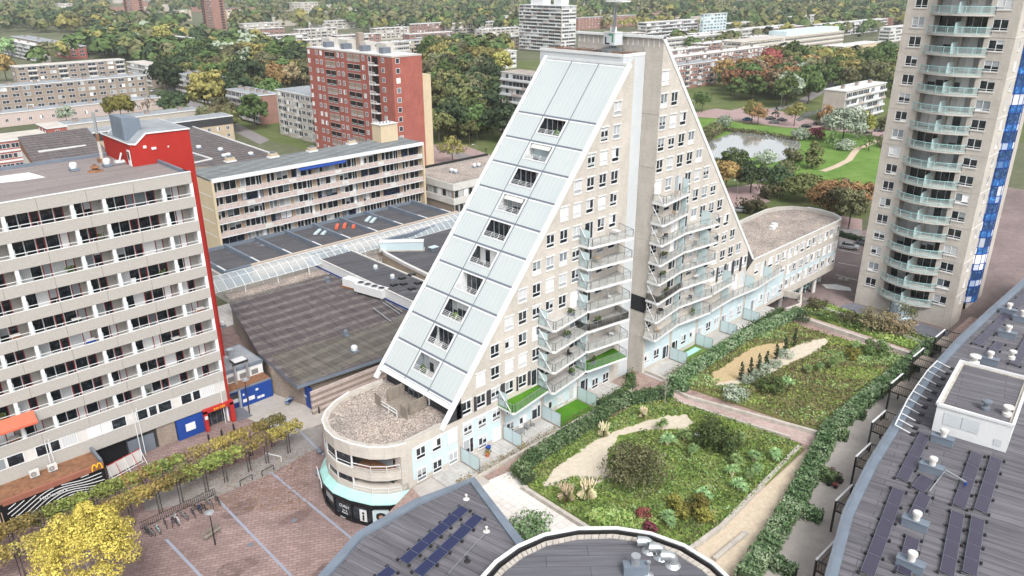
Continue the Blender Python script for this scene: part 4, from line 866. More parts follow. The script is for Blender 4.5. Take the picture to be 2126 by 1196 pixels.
b=MB(); b.box(33.2,33.32,106.0,106.9,35.4,37.5,'white'); b.box(33.18,33.3,106.15,106.75,36.2,37.3,'pane_dark'); b.box(34.9,35.3,105.5,105.6,37.6,37.95,'white'); b.box(35.9,36.5,105.45,105.6,37.3,37.6,'white'); b.box(38.0,38.2,105.5,105.6,37.3,37.5,'offwhite'); b.build('stair_door',LT)
# ground floor: dark bays, blue panel, red entrance
b=MB(); b.box(X0,31.0,YL+.6,YL+.9,0,3.15,'darkbrick'); b.box(19.4,23.0,YL+.45,YL+.6,0,2.9,'blackgloss'); b.box(23.2,26.5,YL+.45,YL+.6,0,2.4,'greymetal'); b.box(26.9,29.3,YL+.3,YL+.6,0,3.1,'brownbrick'); b.build('ground_floor',LT)
b=MB(); b.box(29.4,33.0,YL-.05,YL+.4,0,3.0,'blue'); b.box(30.5,31.8,YL-.12,YL-.05,1.0,2.1,'white'); b.build('blue_panel',LT)
b=MB(); b.box(33.0,33.5,YL-.5,YL+.4,0,3.1,'red'); b.box(36.7,37.3,YL-.5,YL+1.0,0,3.1,'red'); b.box(33.0,37.3,YL-.5,YL+.4,2.75,3.3,'red'); b.box(33.5,36.7,YL+.8,YL+.9,0,2.8,'pane_dark'); b.box(37.3-.62,37.3-.6,YL,YL+.5,.9,2.0,'blue')
for x in (34.3,35.1,35.9): b.bar((x,YL+.75,0),(x,YL+.75,2.8),.04,'greymetal')
b.box(33.05,33.45,YL-.55,YL-.5,1.9,2.4,'white'); e_=b.build('entrance',LT)
text(LT,'house_numbers','249-359',.5,'yellow',Matrix(((1,0,0,35.2),(0,0,-1,YL-.53),(0,1,0,3.02),(0,0,0,1))),e_,.01)
# restaurant extension with wavy wall
ME=thing('restaurant_extension','flat-roofed restaurant extension with a wavy black and white wall and a golden M','shop',(8,93,0))
b=MB(); b.box(-14,19.0,91.7,95.65,0,3.0,'blackgloss'); b.build('wall',ME)
b=MB(); b.sheet([(-14,92),(18.8,92),(18.8,96.2),(-14,96.2)],3.25,'rust'); b.box(18.75,19.05,91.9,96.2,3.0,3.9,'greymetal'); b.box(-14,19,91.9,96.2,3.0,3.2,'rust'); b.build('roof',ME)
b=MB(); b.box(8.2,19.0,91.6,91.9,2.85,3.55,'fasciabrown')
for i in range(5): b.box(8.2,19.0,91.56,91.6,2.88+i*.135,2.96+i*.135,'fasciabrown')
b.build('fascia',ME)
b=MB()
for k in range(13):
    r0=1.2+k*.62
    pts=[]
    for i in range(60):
        a=PI*i/59*1.0; x=15.2+(-1)**0*r0*1.25*math.cos(a); z=-1.2+r0*.62*math.sin(a)+.25*math.sin(x*.9+k*.3)
        if 8.4<x<18.8 and .1<z<2.75: pts.append((x,z))
        else:
            if len(pts)>1:
                for p,q in zip(pts,pts[1:]): b.quad((p[0],91.67,p[1]-.06),(q[0],91.67,q[1]-.06),(q[0],91.67,q[1]+.06),(p[0],91.67,p[1]+.06),'white')
            pts=[]
    for p,q in zip(pts,pts[1:]):
        if (int(p[0]*2.3)+k)%5: b.quad((q[0],91.67,q[1]-.06),(p[0],91.67,p[1]-.06),(p[0],91.67,p[1]+.06),(q[0],91.67,q[1]+.06),'white')
b.build('wave_mural',ME)
T_=lambda x,z,y=91.6: Matrix(((1,0,0,x),(0,0,-1,y),(0,1,0,z),(0,0,0,1)))
text(ME,'lettering',"McDonald's",.62,'white',T_(13.2,1.95),ME,.02).location=-BASE[ME.name]
b=MB()
for s_ in (-1,1):
    pts=[(18.2+s_*.28+.28*math.cos(PI*i/8)*1.0,3.0+.85*math.sin(PI*i/8)) for i in range(9)]
    for p,q in zip(pts,pts[1:]): b.bar((p[0],91.45,p[1]),(q[0],91.45,q[1]),.09,'yellow')
b.build('golden_letter',ME)
b=MB(); b.box(-6,7.9,91.55,91.9,2.5,3.3,'black'); b.box(-6,7.9,91.5,91.6,.3,2.3,'wooden_door'); 
for x in (0,1.9,3.8,5.7,7.6): b.box(x,x+.18,91.42,91.6,0,2.5,'black')
b.build('shop_window',ME)
text(ME,'lettering','micra',.75,'white',T_(6.6,2.9,91.5),ME,.02).location=-BASE[ME.name]
def acunit(loc,label):
    t=thing('air_conditioner',label,'air conditioner',loc,'air conditioning units on the restaurant roof')
    b=MB(); b.box(-.5,.5,-.2,.2,.15,.95,'offwhite'); b.box(-.4,.4,-.15,-.05,0,.15,'greymetal'); b.build('casing',t,world=False)
    b=MB(); b.T=Matrix.Translation((-.12,-.21,.55))@Matrix.Rotation(PI/2,4,'X'); b.lathe((0,0,0),[(.3,-.01),(.3,.03)],'railsteel',14); b.lathe((0,0,.03),[(.1,0),(.1,.02)],'offwhite',8); b.build('fan_grille',t,world=False); return t
acunit((14.2,94.4,3.3),'white air conditioner on the restaurant roof, right-hand one of the close pair, under the pipes'); acunit((12.3,94.6,3.3),'white air conditioner on the restaurant roof, left-hand one of the close pair'); acunit((4.4,93.6,3.3),'white air conditioner alone nearest the shop sign on the restaurant roof')
# roof things of the slab
def vent(x,y,z,lab,grp='ventilators on the slab roof',c='white',r=.5):
    t=thing('roof_ventilator',lab,'vent',(x,y,z),grp); b=MB(); b.box(-r,r,-r,r,0,.3,'bluegrey' if c=='white' else c); b.build('base',t,world=False); b=MB(); b.lathe((0,0,.3),[(r*.8,0),(r*.9,.25),(r*.9,.55),(r*.7,.7),(r*.2,.78)],c,12); b.build('cowl',t,world=False)
x,y=onz(154,354,35.5); vent(x,y,35.5,'white domed ventilator on the slab roof, left of the rusty one'); x,y=onz(223,345,35.5); vent(x,y,35.5,'white domed ventilator on the slab roof beside the red stair tower')
x,y=onz(198,355,35.5); b=MB(); b.lathe((x,y,35.45),[(1.0,0),(.9,.1),(.35,.25),(.35,.45),(.6,.5),(.5,.65),(.2,.75),(.2,.9)],'rust',10); tag(b.build('rusty_ventilator'),'rusty stepped ventilator between the two white ones on the slab roof','vent')
x,y=onz(213,335,35.5); b=MB(); b.box(x-.5,x+.5,y-.5,y+.5,35.4,35.9,'rust'); b.lathe((x,y,35.9),[(.22,0),(.22,2.3)],'concrete',10); b.lathe((x,y,38.2),[(.22,0),(.22,1.0)],'rust',10); b.lathe((x,y,39.2),[(.2,0),(.2,2.8)],'silver',10); tag(b.build('flue_pipe'),'tall flue pipe, rusty below and shiny above, on the slab roof','chimney')
x,y=onz(249,340,35.5); b=MB(); b.box(x-1,x+.9,y-.4,y+.4,35.5,35.7,'railsteel'); b.box(x-.6,x+.6,y-.3,y+.3,35.7,35.95,'white'); b.add([(x,y-.3,35.9),(x+.4,y-.3,36.9),(x+.4,y+.3,36.9),(x,y+.3,35.9)],[(0,1,2,3)],'white'); tag(b.build('roof_equipment'),'small white and grey equipment lying beside the red stair tower','equipment')
b=MB(); b.sheet(zpoly([(0,380),(40,376),(95,368),(60,358),(0,366)],35.47),35.47,'line'); tag(b.build('pale_stain'),kind='structure')
# ================= middle slab with pink balcony panels =================
MS=thing('pink_balcony_slab','five-storey slab with a cream end wall, pink balcony panels and a blue awning','building',(90,158,0))
x0,x1,ym,yb_=62.6,117.3,153.5,165.2; FM=lambda k:4.6+2.93*k
b=MB(); b.box(x0+.5,x1-.5,ym+1.5,yb_,0,19.5,'wooden_door'); b.box(x0,x0+.5,ym-.15,yb_,0,19.75,'creampaint'); b.box(x1-.5,x1,ym-.15,yb_,0,19.75,'creampaint'); b.build('wall',MS)
b=MB(); b.box(x0,x1,ym+.2,yb_,19.6,19.95,'slatroof'); b.box(x0+.2,x1-.2,ym-.2,ym+.2,19.3,20.1,'white'); b.build('roof',MS)
b=MB()
for k in range(1,5): b.box(x0-.03,x0,ym+.6,yb_-1,FM(k)-.08,FM(k)+.08,'white')
b.build('wall_line',MS)
win=[]
for k in range(0,5):
    z=FM(k)
    if k:
        b=MB(); b.box(x0+.5,x1-.5,ym,ym+1.5,z-.22,z,'white'); bo=b.build('balcony_floor',MS)
        b=MB(); n=32; s_=(x1-x0-1)/n
        for i in range(n):
            b.box(x0+.5+i*s_+.04,x0+.5+(i+1)*s_-.04,ym+.02,ym+.06,z+.08,z+.88,'pinkpanel' if (i+k)%7 else 'offwhite'); b.bar((x0+.5+i*s_,ym,z),(x0+.5+i*s_,ym,z+1.0),.03,'white')
        b.bar((x0+.5,ym,z+1.0),(x1-.5,ym,z+1.0),.035,'white'); b.build('balustrade',bo,world=False)
    for i in range(9):
        bx=x0+.7+i*6.0
        if k: parts=[(0.1,1.2,.7),(1.25,3.6,.6),(3.65,5.0,.1)] if i%2 else [(.1,1.0,.1),(1.05,2.0,.7),(2.35,5.2,.6)]
        else: parts=[(.2,1.9,.05),(2.0,3.7,.05),(3.8,5.4,.05)]
        for u0,u1,dz in parts: win.append((bx+(u0+u1)/2,ym+1.5,z+dz,0,u1-u0,2.62-dz,'fn1' if k and u1-u0<1.3 else 'fn2','frame' if (i*7+k)%5 else 'bluedark','pane_slab'))
windows(MS,win)
b=MB(); b.add([(82.5,ym+.1,19.2),(94.5,ym+.1,19.2),(94.5,ym-.5,18.75),(82.5,ym-.5,18.75)],[(0,3,2,1)],'blue'); b.add([(82.5,ym-.5,18.75),(94.5,ym-.5,18.75),(94.5,ym-.5,18.55),(82.5,ym-.5,18.55)],[(0,3,2,1)],'bluedark'); b.build('awning',MS)
b=MB(); b.box(109.5,114.6,160.4,164.2,19.9,24.2,'creampaint'); b.box(109.3,114.8,160.2,164.4,24.2,24.35,'offwhite'); [b.lathe((110.5+i*1.0,162,24.35),[(.15,0),(.15,.5)],'greymetal',6) for i in range(4)]; b.build('roof_penthouse',MS)
for (px,py) in ((478,335),(567,326),(648,314),(730,299)):
    x,y=onz(px,py,20); b=MB(); b.box(x-1.2,x+1.2,y-.8,y+.8,19.95,20.25,'white'); b.box(x-.95,x+.95,y-.6,y+.6,20.25,20.9,'beigebrick'); b.box(x-.5,x+.5,y-.3,y+.3,20.9,21.3,'greymetal'); b.build('chimney',MS)
# ================= shopping centre roofs =================
b=MB(); b.prism([(44.4,89.8),(58,88.6),(100,85),(100,98.6),(71.4,98.6),(71.4,125),(51,125),(45.3,103)],4.45,5.0,'bluegrey',top='mallroof'); mo=b.build('roof_slab')
ML=thing('supermarket_building','low supermarket with a wide flat dark roof, grey eaves and striped brick wall','building',(60,100,0)); mo.parent=ML; mo.location=-BASE[ML.name]; mo.name='flat_roof'
b=MB(); b.sheet([(44.9,90.3),(58,89.1),(100,85.5),(100,95),(46.4,101)],5.012,'mallroof2'); b.build('roof_field',ML)
b=MB(); b.prism([(46.8,90.6),(99,88),(99,98),(71,98.5),(71,124.5),(51,124.5),(46,103),(44.8,98.5),(46.0,94)],0,4.45,'brownbrick'); b.build('wall',ML)
b=MB(); n=8
for i in range(n): b.box(45.9,92,88.9-.0,89.2,i*.46,i*.46+.46,'pinkpanel' if i%2 else 'brownbrick')
b.T=None; b.build('striped_wall',ML)
b=MB(); b.box(46.5,46.75,90.0,94.2,0,3.6,'blue'); b.box(46.42,46.5,91.5,92.1,1.6,1.9,'lightpanel'); b.bar((46.45,93.3,0),(46.45,93.3,3.6),.06,'offwhite'); b.build('blue_doors',ML)
b=MB(); b.strip([(52,128.0),(118,126.4)],3.2,4.6,4.9,'gravel'); b.build('gravel_strip',ML)
def edge(mb,pts,wd,z0,z1,mat): mb.strip(pts,wd,z0,z1,mat)
# white box hall
WB=thing('white_fascia_hall','long low shop hall with a white fascia, blue stripe and puddled dark roof','building',(75,116,0))
b=MB(); b.box(71.5,79,98.8,133.4,0,6.9,'white'); b.box(71.45,71.5,98.8,133.4,5.05,5.35,'blue'); b.box(71.4,71.5,98.7,98.9,5,7,'white'); b.build('wall',WB)
b=MB(); b.sheet([(71.9,99.2),(78.7,99.2),(78.7,133.0),(71.9,133)],6.95,'darkroof'); b.build('roof',WB)
b=MB(); b.strip([(71.6,133.3),(71.6,98.9),(78.9,98.9),(78.9,133.3),(71.6,133.3)],.3,6.9,7.1,'offwhite'); b.build('roof_edge',WB)
for i,(px,py,mt) in enumerate(((695,520,'w'),(717,520,'w'),(815,580,'b'),(780,560,'w'))):
    x,y=onz(px,py,7); vent(x,y,6.95,('white roof fan on the hall roof, left one of the far pair','white roof fan on the hall roof, right one of the far pair','blue and white roof fan near the black hatches','low white roof fan amid the puddles')[i],'fans on the white hall roof','white',.45)
hn=0
for px,py in ((818,592),(835,578),(855,571),(855,600),(838,590),(868,588)):
    x,y=onz(px,py,7); b=MB(); b.box(x-.6,x+.6,y-.5,y+.5,6.96,7.2,'black'); b.box(x-.5,x+.5,y-.4,y+.4,7.2,7.27,'blackgloss'); tag(b.build('roof_hatch'),('front left','rear middle','rearmost','front right','middle','rightmost')[hn]+' black roof hatch of the cluster on the white hall','hatch','black roof hatches'); hn+=1
# compartmented roof and cream fascia below the pink balconies
PB=thing('shopping_podium','low row of shops with compartmented black roofs and a long cream fascia','building',(85,145,0))
b=MB(); b.box(55.5,113.0,136.8,155.0,0,5.3,'concrete'); b.sheet([(56,137.2),(112.6,137.2),(112.6,153.4),(56,153.4)],5.32,'darkroof'); b.build('roof',PB)
b=MB(); b.box(61.0,113.4,136.3,136.8,3.6,6.6,'pinkpanel' if False else 'creamwall' if 'creamwall' in MATS else 'offwhite'); b.box(55.5,61.0,136.3,136.8,3.6,6.6,'bluegrey'); b.build('fascia',PB)
b=MB()
for i in range(9): x=56.4+i*7.0; b.box(x-.25,x+.25,137.0,153.3,5.3,6.2,'bluegrey'); b.box(x-.12,x+.2,137.1,141.5,6.2,6.25,'white')
b.box(56,113,153.0,153.3,5.3,6.0,'bluegrey'); b.build('roof_upstand',PB)
b=MB()
for (px,py) in ((700,472),(716,470),(735,470)): x,y=onz(px,py,5.5); b.T=Matrix.Translation((x,y,5.45))@Matrix.Rotation(.9,4,'Z'); b.box(-1.6,1.6,-.35,.35,0,.45,'orange')
tag(b.build('orange_stack'),'orange boxes lying on the black podium roof','stack')
b=MB()
for (px,py) in ((765,455),(775,458),(660,482),(675,482)): x,y=onz(px,py,5.5); b.T=Matrix.Translation((x,y,5.45))@Matrix.Rotation(.7,4,'Z'); b.box(-1.8,1.8,-.4,.4,0,.3,'lightpanel')
tag(b.build('panel_stack'),'pale blue panels stacked on the black podium roof','stack')
# glazed arcade
AR=thing('glass_arcade','long barrel-vaulted glass arcade roof with white ribs between the shops','canopy',(85,131,0))
g=MB(); f=MB(); n=7; xa,xb=49.0,124.0
prof=[(127.8+6.6*(i/n),6.3+1.7*math.sin(PI*i/n)) for i in range(n+1)]
N=46
for j in range(N):
    xx0=xa+(xb-xa)*j/N; xx1=xa+(xb-xa)*(j+1)/N
    for p,q in zip(prof,prof[1:]): g.quad((xx0,p[0],p[1]),(xx1,p[0],p[1]),(xx1,q[0],q[1]),(xx0,q[0],q[1]),'arcadeglass'); f.bar((xx0,p[0],p[1]+.03),(xx0,q[0],q[1]+.03),.07,'white',cap=False)
    if j%4==0:
        for y in (127.9,134.3): f.bar((xx0,y,0),(xx0,y,6.3),.1,'white')
for p in prof[::2]: f.bar((xa,p[0],p[1]+.03),(xb,p[0],p[1]+.03),.05,'white')
f.build('rib_frame',AR); g.build('glazing',AR)
b=MB(); b.sheet([(49,126.5),(124,126.5),(124,136.5),(49,136.5)],.02,'whitetile'); b.sheet([(79.1,99),(84,103),(90,122),(90,127),(79,127)],.015,'whitetile'); struct('arcade_floor',b)
# dark roof with rounded corner
DR=thing('rounded_corner_hall','low hall with a rounded corner, cream parapet wall and dark puddled roof','building',(95,112,0))
pr=zpoly([(795,507),(792,517),(802,527),(840,548),(900,577),(980,620)],6.6)+[(120,90),(125,126)]+zpoly([(965,452),(850,492),(815,500)],6.6)
b=MB(); b.prism(pr,0,6.3,'beigebrick',top='darkroof'); b.build('wall',DR)
b=MB(); b.strip(pr[:6],.6,6.3,6.9,'offwhite'); b.strip(pr[8:]+[pr[0]],.8,6.3,7.4,'bluegrey'); b.build('parapet',DR)
x,y=onz(835,517,6.6); b=MB(); b.T=Matrix.Translation((x,y,6.35))@Matrix.Rotation(-.72,4,'Z'); b.box(-4.6,4.6,-.9,.9,0,.25,'kerb'); b.box(-4.4,4.4,-.75,.75,.25,1.9,'lightpanel'); b.box(-4.5,4.5,-.85,.85,1.9,2.05,'white'); tag(b.build('long_skylight'),'long pale blue box skylight on the dark roof with rounded corner','skylight')
x,y=onz(900,518,6.6); b=MB(); b.box(x-.8,x+.8,y-.6,y+.6,6.35,7.1,'greymetal'); b.box(x-.9,x+.9,y-.7,y+.7,7.1,7.2,'lightpanel'); tag(b.build('roof_hatch'),'small grey box with a pale lid on the rounded-corner roof','hatch')
# gravel-roof office at the end of the slab
GO=thing('gravel_roof_office','two-storey office with white bands, brown windows and a gravel roof','building',(133,155,0))
b=MB(); b.prism([(121.5,147.5),(150,147.5),(150,166),(121.5,166)],0,9.6,'brownbrick'); b.build('wall',GO)
b=MB(); b.prism([(121.2,147.2),(150.2,147.2),(150.2,166.2),(121.2,166.2)],7.9,9.7,'offwhite'); b.prism([(121.2,147.2),(150.2,147.2),(150.2,166.2),(121.2,166.2)],4.2,5.8,'offwhite'); b.build('white_band',GO)
b=MB(); b.sheet([(121.5,147.5),(150,147.5),(150,166),(121.5,166)],9.75,'gravel'); b.strip([(121.3,166),(150,166)],.4,9.7,10.4,'black'); b.build('roof',GO)
win=[]
for i in range(17): win.append((122.4+i*1.6,147.5,5.85,0,1.4,2.0,'fn1','offwhite','pane')); win.append((122.4+i*1.6,147.5,2.0,0,1.4,2.1,'fn1','offwhite','pane_dark'))
for i in range(9): win.append((121.5,164.5-i*1.9,5.85,-PI/2,1.6,2.0,'fn1','offwhite','pane'))
windows(GO,win)
for i,(px,py) in enumerate(((938,357),(946,359),(985,347),(994,346))):
    x,y=onz(px,py,9.8); vent(x,y,9.75,('first','second','third','fourth')[i]+' white roof fan from the left on the gravel-roofed office','fans on the gravel office roof','white',.55)
# big supermarket roof furniture
for i,(px,py,lab) in enumerate(((736,730,'white square fan on the supermarket roof nearest its front eave'),(718,697,'small grey fan in the middle of the supermarket roof'),(680,585,'small grey vent at the back of the supermarket roof'),(463,678,'low white vent close to the red end wall'))):
    x,y=onz(px,py,5); vent(x,y,5.0,lab,'vents on the supermarket roof','white' if i in (0,3) else 'bluegrey',.55 if i==0 else .4)
x,y=onz(772,612,5.2); t=thing('condenser_unit','long white condenser with four round fans on the supermarket roof','air conditioner',(x,y,5.0),rz=-1.35)
b=MB(); b.box(-3.4,3.4,-1.0,1.0,.5,2.0,'white'); b.box(-3.3,3.3,-.9,-.95,.5,1.7,'rust'); [b.box(sx*3-.1,sx*3+.1,-.9,.9,0,.5,'railsteel') for sx in (-1,1)]; b.build('casing',t,world=False)
for i in range(4): b=MB(); b.lathe((-2.5+i*1.66,0,2.0),[(.65,0),(.65,.12),(.5,.13)],'railsteel',14); b.lathe((-2.5+i*1.66,0,2.12),[(.45,0),(.45,.02)],'black',14); b.build('fan',t,world=False)
x,y=onz(735,595,5.2); b=MB(); b.T=Matrix.Translation((x,y,5.0))@Matrix.Rotation(-1.35,4,'Z'); [b.box(i*1.5-2,i*1.5-.6,-.9,.9,.3,1.7,'white') for i in range(3)]; b.box(-2.4,2.6,-1.1,1.1,0,.3,'rust'); tag(b.build('air_handler'),'white ribbed air handler behind the four-fan condenser','air conditioner')
b=MB()
for px0,py0,px1,py1 in ((795,628,830,652),(800,625,835,648),(775,640,812,668)): a=onz(px0,py0,5.3); c_=onz(px1,py1,5.3); b.bar((*a,5.3),(*c_,5.3),.1,'silver')
tag(b.build('roof_pipes'),'bare pipes running from the condenser over the supermarket roof','pipe')
# service yard: white plant room, blue sheds
SY=thing('plant_room','white plant room with grilles, two steel flues and a flat grey roof','building',(41,101,0))
b=MB(); b.box(37.8,44.6,100.6,108,0,4.9,'white'); b.box(37.7,44.7,100.5,108,4.6,5.05,'bluegrey'); b.sheet([(37.9,100.8),(44.5,100.8),(44.5,107.8),(37.9,107.8)],5.06,'greyroof')
for x in (39.6,41.4,43.3): b.box(x-.5,x+.5,100.55,100.6,3.2,4.0,'railsteel')
b.build('wall',SY)
for x in (40.0,41.9): b=MB(); b.lathe((x,99.9,2.9),[(.2,0),(.2,2.6),(.24,2.6),(.24,3.1)],'silver',10); b.lathe((x,99.9,6.0),[(.25,0),(.1,.3)],'black',8); b.build('flue',SY)
for (x,y) in ((40.2,103.5),(42.0,105.5)): b=MB(); b.lathe((x,y,5.05),[(.5,0),(.5,.6),(.55,.65),(.55,.9)],'silver',10); b.build('roof_cowl',SY)
b=MB(); b.box(40.8,42.9,101.5,103.2,5.1,5.4,'black'); b.box(40.9,42.8,101.6,103.1,5.4,5.45,'white'); b.build('roof_skylight',SY)
BS=thing('blue_shed','row of blue metal service sheds with white notices and a rusty flat roof','shed',(41,98,0))
b=MB(); b.box(39.6,44.5,98.0,98.2,0,2.9,'blue'); b.box(37.3,39.3,98.5,98.6,2.2,2.9,'blue'); b.box(37.3,39.3,98.5,98.6,0,1.3,'bluedark'); b.box(39.3,39.6,98.0,98.6,0,3.0,'silver')
for i in range(4): b.box(37.4,39.3,98.44,98.5,.9+i*.16,.97+i*.16,'white')
b.build('wall',BS)
b=MB(); b.box(37.3,44.5,98.2,100.6,2.8,3.0,'rust'); b.box(37.3,44.5,97.95,98.2,2.85,3.05,'bluegrey'); b.build('roof',BS)
b=MB()
for (a,c_,z0,z1) in ((39.8,40.5,.7,1.2),(40.7,41.6,.7,1.3),(42.0,42.5,.5,.85),(42.6,43.1,.5,.85),(41.9,42.3,1.9,2.2),(39.9,40.1,1.8,2.1)): b.box(a,c_,97.95,98.0,z0,z1,'white')
b.build('notice',BS)
b=MB(); b.sheet([(37.3,94.8),(39.6,94.8),(39.6,98.5),(37.3,98.5)],.012,'courtdark'); struct('ramp',b)
# ================= curved-balcony tower (right) =================
RT=thing('round_balcony_tower','tall cream tower with curved sea-green balconies and a blue glass stair column','building',(150,44,0))
xf=141.7; ya,yb_=35.7,52.6; P_=3.075; RZ=lambda k:1.05+P_*k   # window centres: 4.9+3.075k
ops=[];win=[]
NF=20
for k in range(NF):
    zc=4.9+P_*k; 
    for y in (50.3,38.15):
        u=yb_-y; w_=1.95 if y>45 else 2.2; ops.append((u-w_/2,u+w_/2,zc-.85,zc+.85)); win.append((xf,y,zc-.85,-PI/2,w_,1.7,'w2','frame','pane'))
    ops.append((yb_-47.9,yb_-40.0,zc-1.35,zc+1.15))
wl=MB(); facade(wl,(xf,yb_,0),-PI/2,lambda z:0,lambda z:yb_-ya,[0,66],ops,'cream')
ops2=[]
for k in range(NF):
    zc=4.9+P_*k
    ops2.append((2.6,3.7,zc-.8,zc+.8)); win.append((xf+3.15,ya,zc-.8,0,1.1,1.6,'w2','frame','pane'))
facade(wl,(xf,ya,0),0,lambda z:0,lambda z:5.4,[0,66],ops2,'cream')
wl.prism([(xf+.25,ya+.25),(xf+5.4,ya+.25),(xf+5.4,ya+1.5),(xf+14,ya+1.5),(xf+18,ya+1.5),(xf+22,ya+6),(xf+22,yb_),(xf+3.2,yb_),(xf+3.2,47.9),(xf+3.2,40),(xf+.25,40)],0,66,'cream')
wl.box(xf+.25,xf+3.2,47.9,yb_-.02,0,66,'cream')
ops3=[]
for k in range(NF):
    zc=4.9+P_*k
    for u in (2.4,6.2): ops3.append((u-.55,u+.55,zc-.8,zc+.8)); win.append((xf+11.5+u,ya+1.0,zc-.8,0,1.1,1.6,'w2','frame','pane'))
facade(wl,(xf+11.5,ya+1.0,0),0,lambda z:0,lambda z:9.5,[0,66],ops3,'cream')
wl.box(xf-.03,xf+.3,47.9,40.0,0,1.9,'cream')
wl.build('wall',RT)
windows(RT,win)
b=MB()
for k in range(1,NF,2): z=3.05+P_*k; b.box(xf-.04,xf,ya,40.0,z,z+.07,'concrete'); b.box(xf-.04,xf,47.9,yb_,z,z+.07,'concrete'); b.box(xf,xf+5.4,ya-.05,ya,z,z+.09,'white')
b.build('wall_joint',RT)
cyb=(40.0+47.9)/2
def arcp(r_off=0,n=10):
    # flat arc from y=48.6 to y=39.3, bulging 2.1 m
    h=1.9+r_off; hw=4.75+r_off*.6; R=(hw*hw+h*h)/(2*h); a=math.asin(hw/R); out=[]
    for i in range(n+1): t=a-2*a*i/n; out.append((xf-(R*math.cos(t)-(R-h)),cyb+R*math.sin(t)))
    return out
for k in range(NF):
    zf=3.35+P_*k; A=arcp()
    b=MB(); b.prism(A,zf-.3,zf,'concrete'); b.box(xf,xf+2.6,40.0,47.9,zf-.3,zf,'concrete'); o=b.build('balcony',RT)
    b=MB(); g=MB()
    for p,q in zip(A,A[1:]):
        b.bar((*p,zf+1.15),(*q,zf+1.15),.055,'tealrail'); b.bar((*p,zf+.12),(*q,zf+.12),.035,'tealrail'); g.quad((*p,zf+.15),(*q,zf+.15),(*q,zf+1.1),(*p,zf+1.1),'tealglass')
    for p in A[::2]+[A[-1]]: b.bar((*p,zf),(*p,zf+1.15),.05,'tealrail')
    b.bar((A[5][0],A[5][1],zf),(A[5][0],A[5][1],zf+1.7),.05,'tealrail'); g.quad((A[5][0],cyb,zf+.1),(xf+1.5,cyb,zf+.1),(xf+1.5,cyb,zf+1.9),(A[5][0],cyb,zf+1.8),'frost')
    b.build('railing',o,world=False); g.build('balcony_glass',o,world=False)
    b=MB(); g=MB()
    for i in range(7):
        y=47.8-i*1.28; b.box(xf+2.0,xf+2.08,y-.04,y+.04,zf,zf+2.5,'offwhite')
        if i<6: g.quad((xf+2.1,y,zf+.1),(xf+2.1,y-1.28,zf+.1),(xf+2.1,y-1.28,zf+2.45),(xf+2.1,y,zf+2.45),'pane')
    b.box(xf+1.4,xf+2.1,cyb-.35,cyb+.35,zf,zf+2.7,'concrete'); o2=b.build('loggia_front',RT); g.build('pane',o2,world=False)
b=MB(); A=arcp(-.6,12); b.lathe((xf-.1,44,0),[(2.3,0),(2.3,.35),(1.9,.4),(1.9,2.9)],'lightpanel',20); 
for i in range(20): t=2*PI*i/20; b.bar((xf-.1+1.95*math.cos(t),44+1.95*math.sin(t),0.35),(xf-.1+1.95*math.cos(t),44+1.95*math.sin(t),2.9),.05,'railsteel')
for z in (.8,1.2,1.6,2.0,2.4): b.lathe((xf-.1,44,z),[(1.98,0),(1.98,.06)],'railsteel',20)
b.build('ground_floor_lantern',RT)
# blue stair column
b=MB(); gs=[]; cx_,cy_,R_=xf+8.4,ya+1.9,3.1; n=9
for k in range(NF):
    z0=3.4+P_*k; g=MB(); gs.append(g)
    for i in range(n):
        t0=PI+PI*i/n; t1=PI+PI*(i+1)/n; p=(cx_+R_*math.cos(t0),cy_+R_*math.sin(t0)); q=(cx_+R_*math.cos(t1),cy_+R_*math.sin(t1))
        g.quad((*p,z0+1.25),(*q,z0+1.25),(*q,z0+P_-.1),(*p,z0+P_-.1),'blueglass2'); b.quad((*p,z0),(*q,z0),(*q,z0+1.2),(*p,z0+1.2),'blueglass')
        b.bar((*p,z0),(*p,z0+P_),.07,'blue')
        for z in (z0,z0+1.22,z0+P_-.06): b.bar((*p,z),(*q,z),.08,'blue')
o=b.build('blue_stair_column',RT); [g.build('pane',o,world=False) for g in gs]
# ================= curved building with solar panels (bottom right) =================
CB=thing('curved_flat_roof_building','long curved building with a dark felt roof, grey edge and rows of solar panels','building',(85,15,0))
edge_=[(170,28.0)]+[onz(*p,10) for p in [(2126,578),(2050,645),(1990,700),(1925,770),(1870,850),(1800,960),(1750,1060),(1712,1196)]]+[(50,15),(46,9)]
roofp=edge_+[(46,-12),(170,-12)]
b=MB(); b.prism(roofp,0,9.7,'rowbrick',top='felt'); b.build('wall',CB)
b=MB(); b.strip(edge_,1.0,9.7,10.0,'bluegrey',1); b.strip([(p[0],p[1]+.02) for p in edge_],.3,10.0,10.1,'greymetal',1); b.build('roof_edge',CB)
# snow-guard like safety rail
b=MB(); g0=[onz(*p,10.3) for p in [(1945,752),(1925,772),(1905,800),(1885,830),(1870,860),(1858,885)]]
for a,c_ in zip(g0,g0[1:]): b.bar((*a,10.5),(*c_,10.5),.08,'white')
n=11
for i in range(n):
    t=i/(n-1)*(len(g0)-1); j=min(int(t),len(g0)-2); a=Vector(g0[j]).lerp(Vector(g0[j+1]),t-j); b.bar((a.x,a.y,10.5),(a.x+.6,a.y-1.7,9.8),.06,'white'); b.box(a.x+.3,a.x+.9,a.y-2.1,a.y-1.6,9.72,9.9,'black')
b.build('safety_rail',CB)
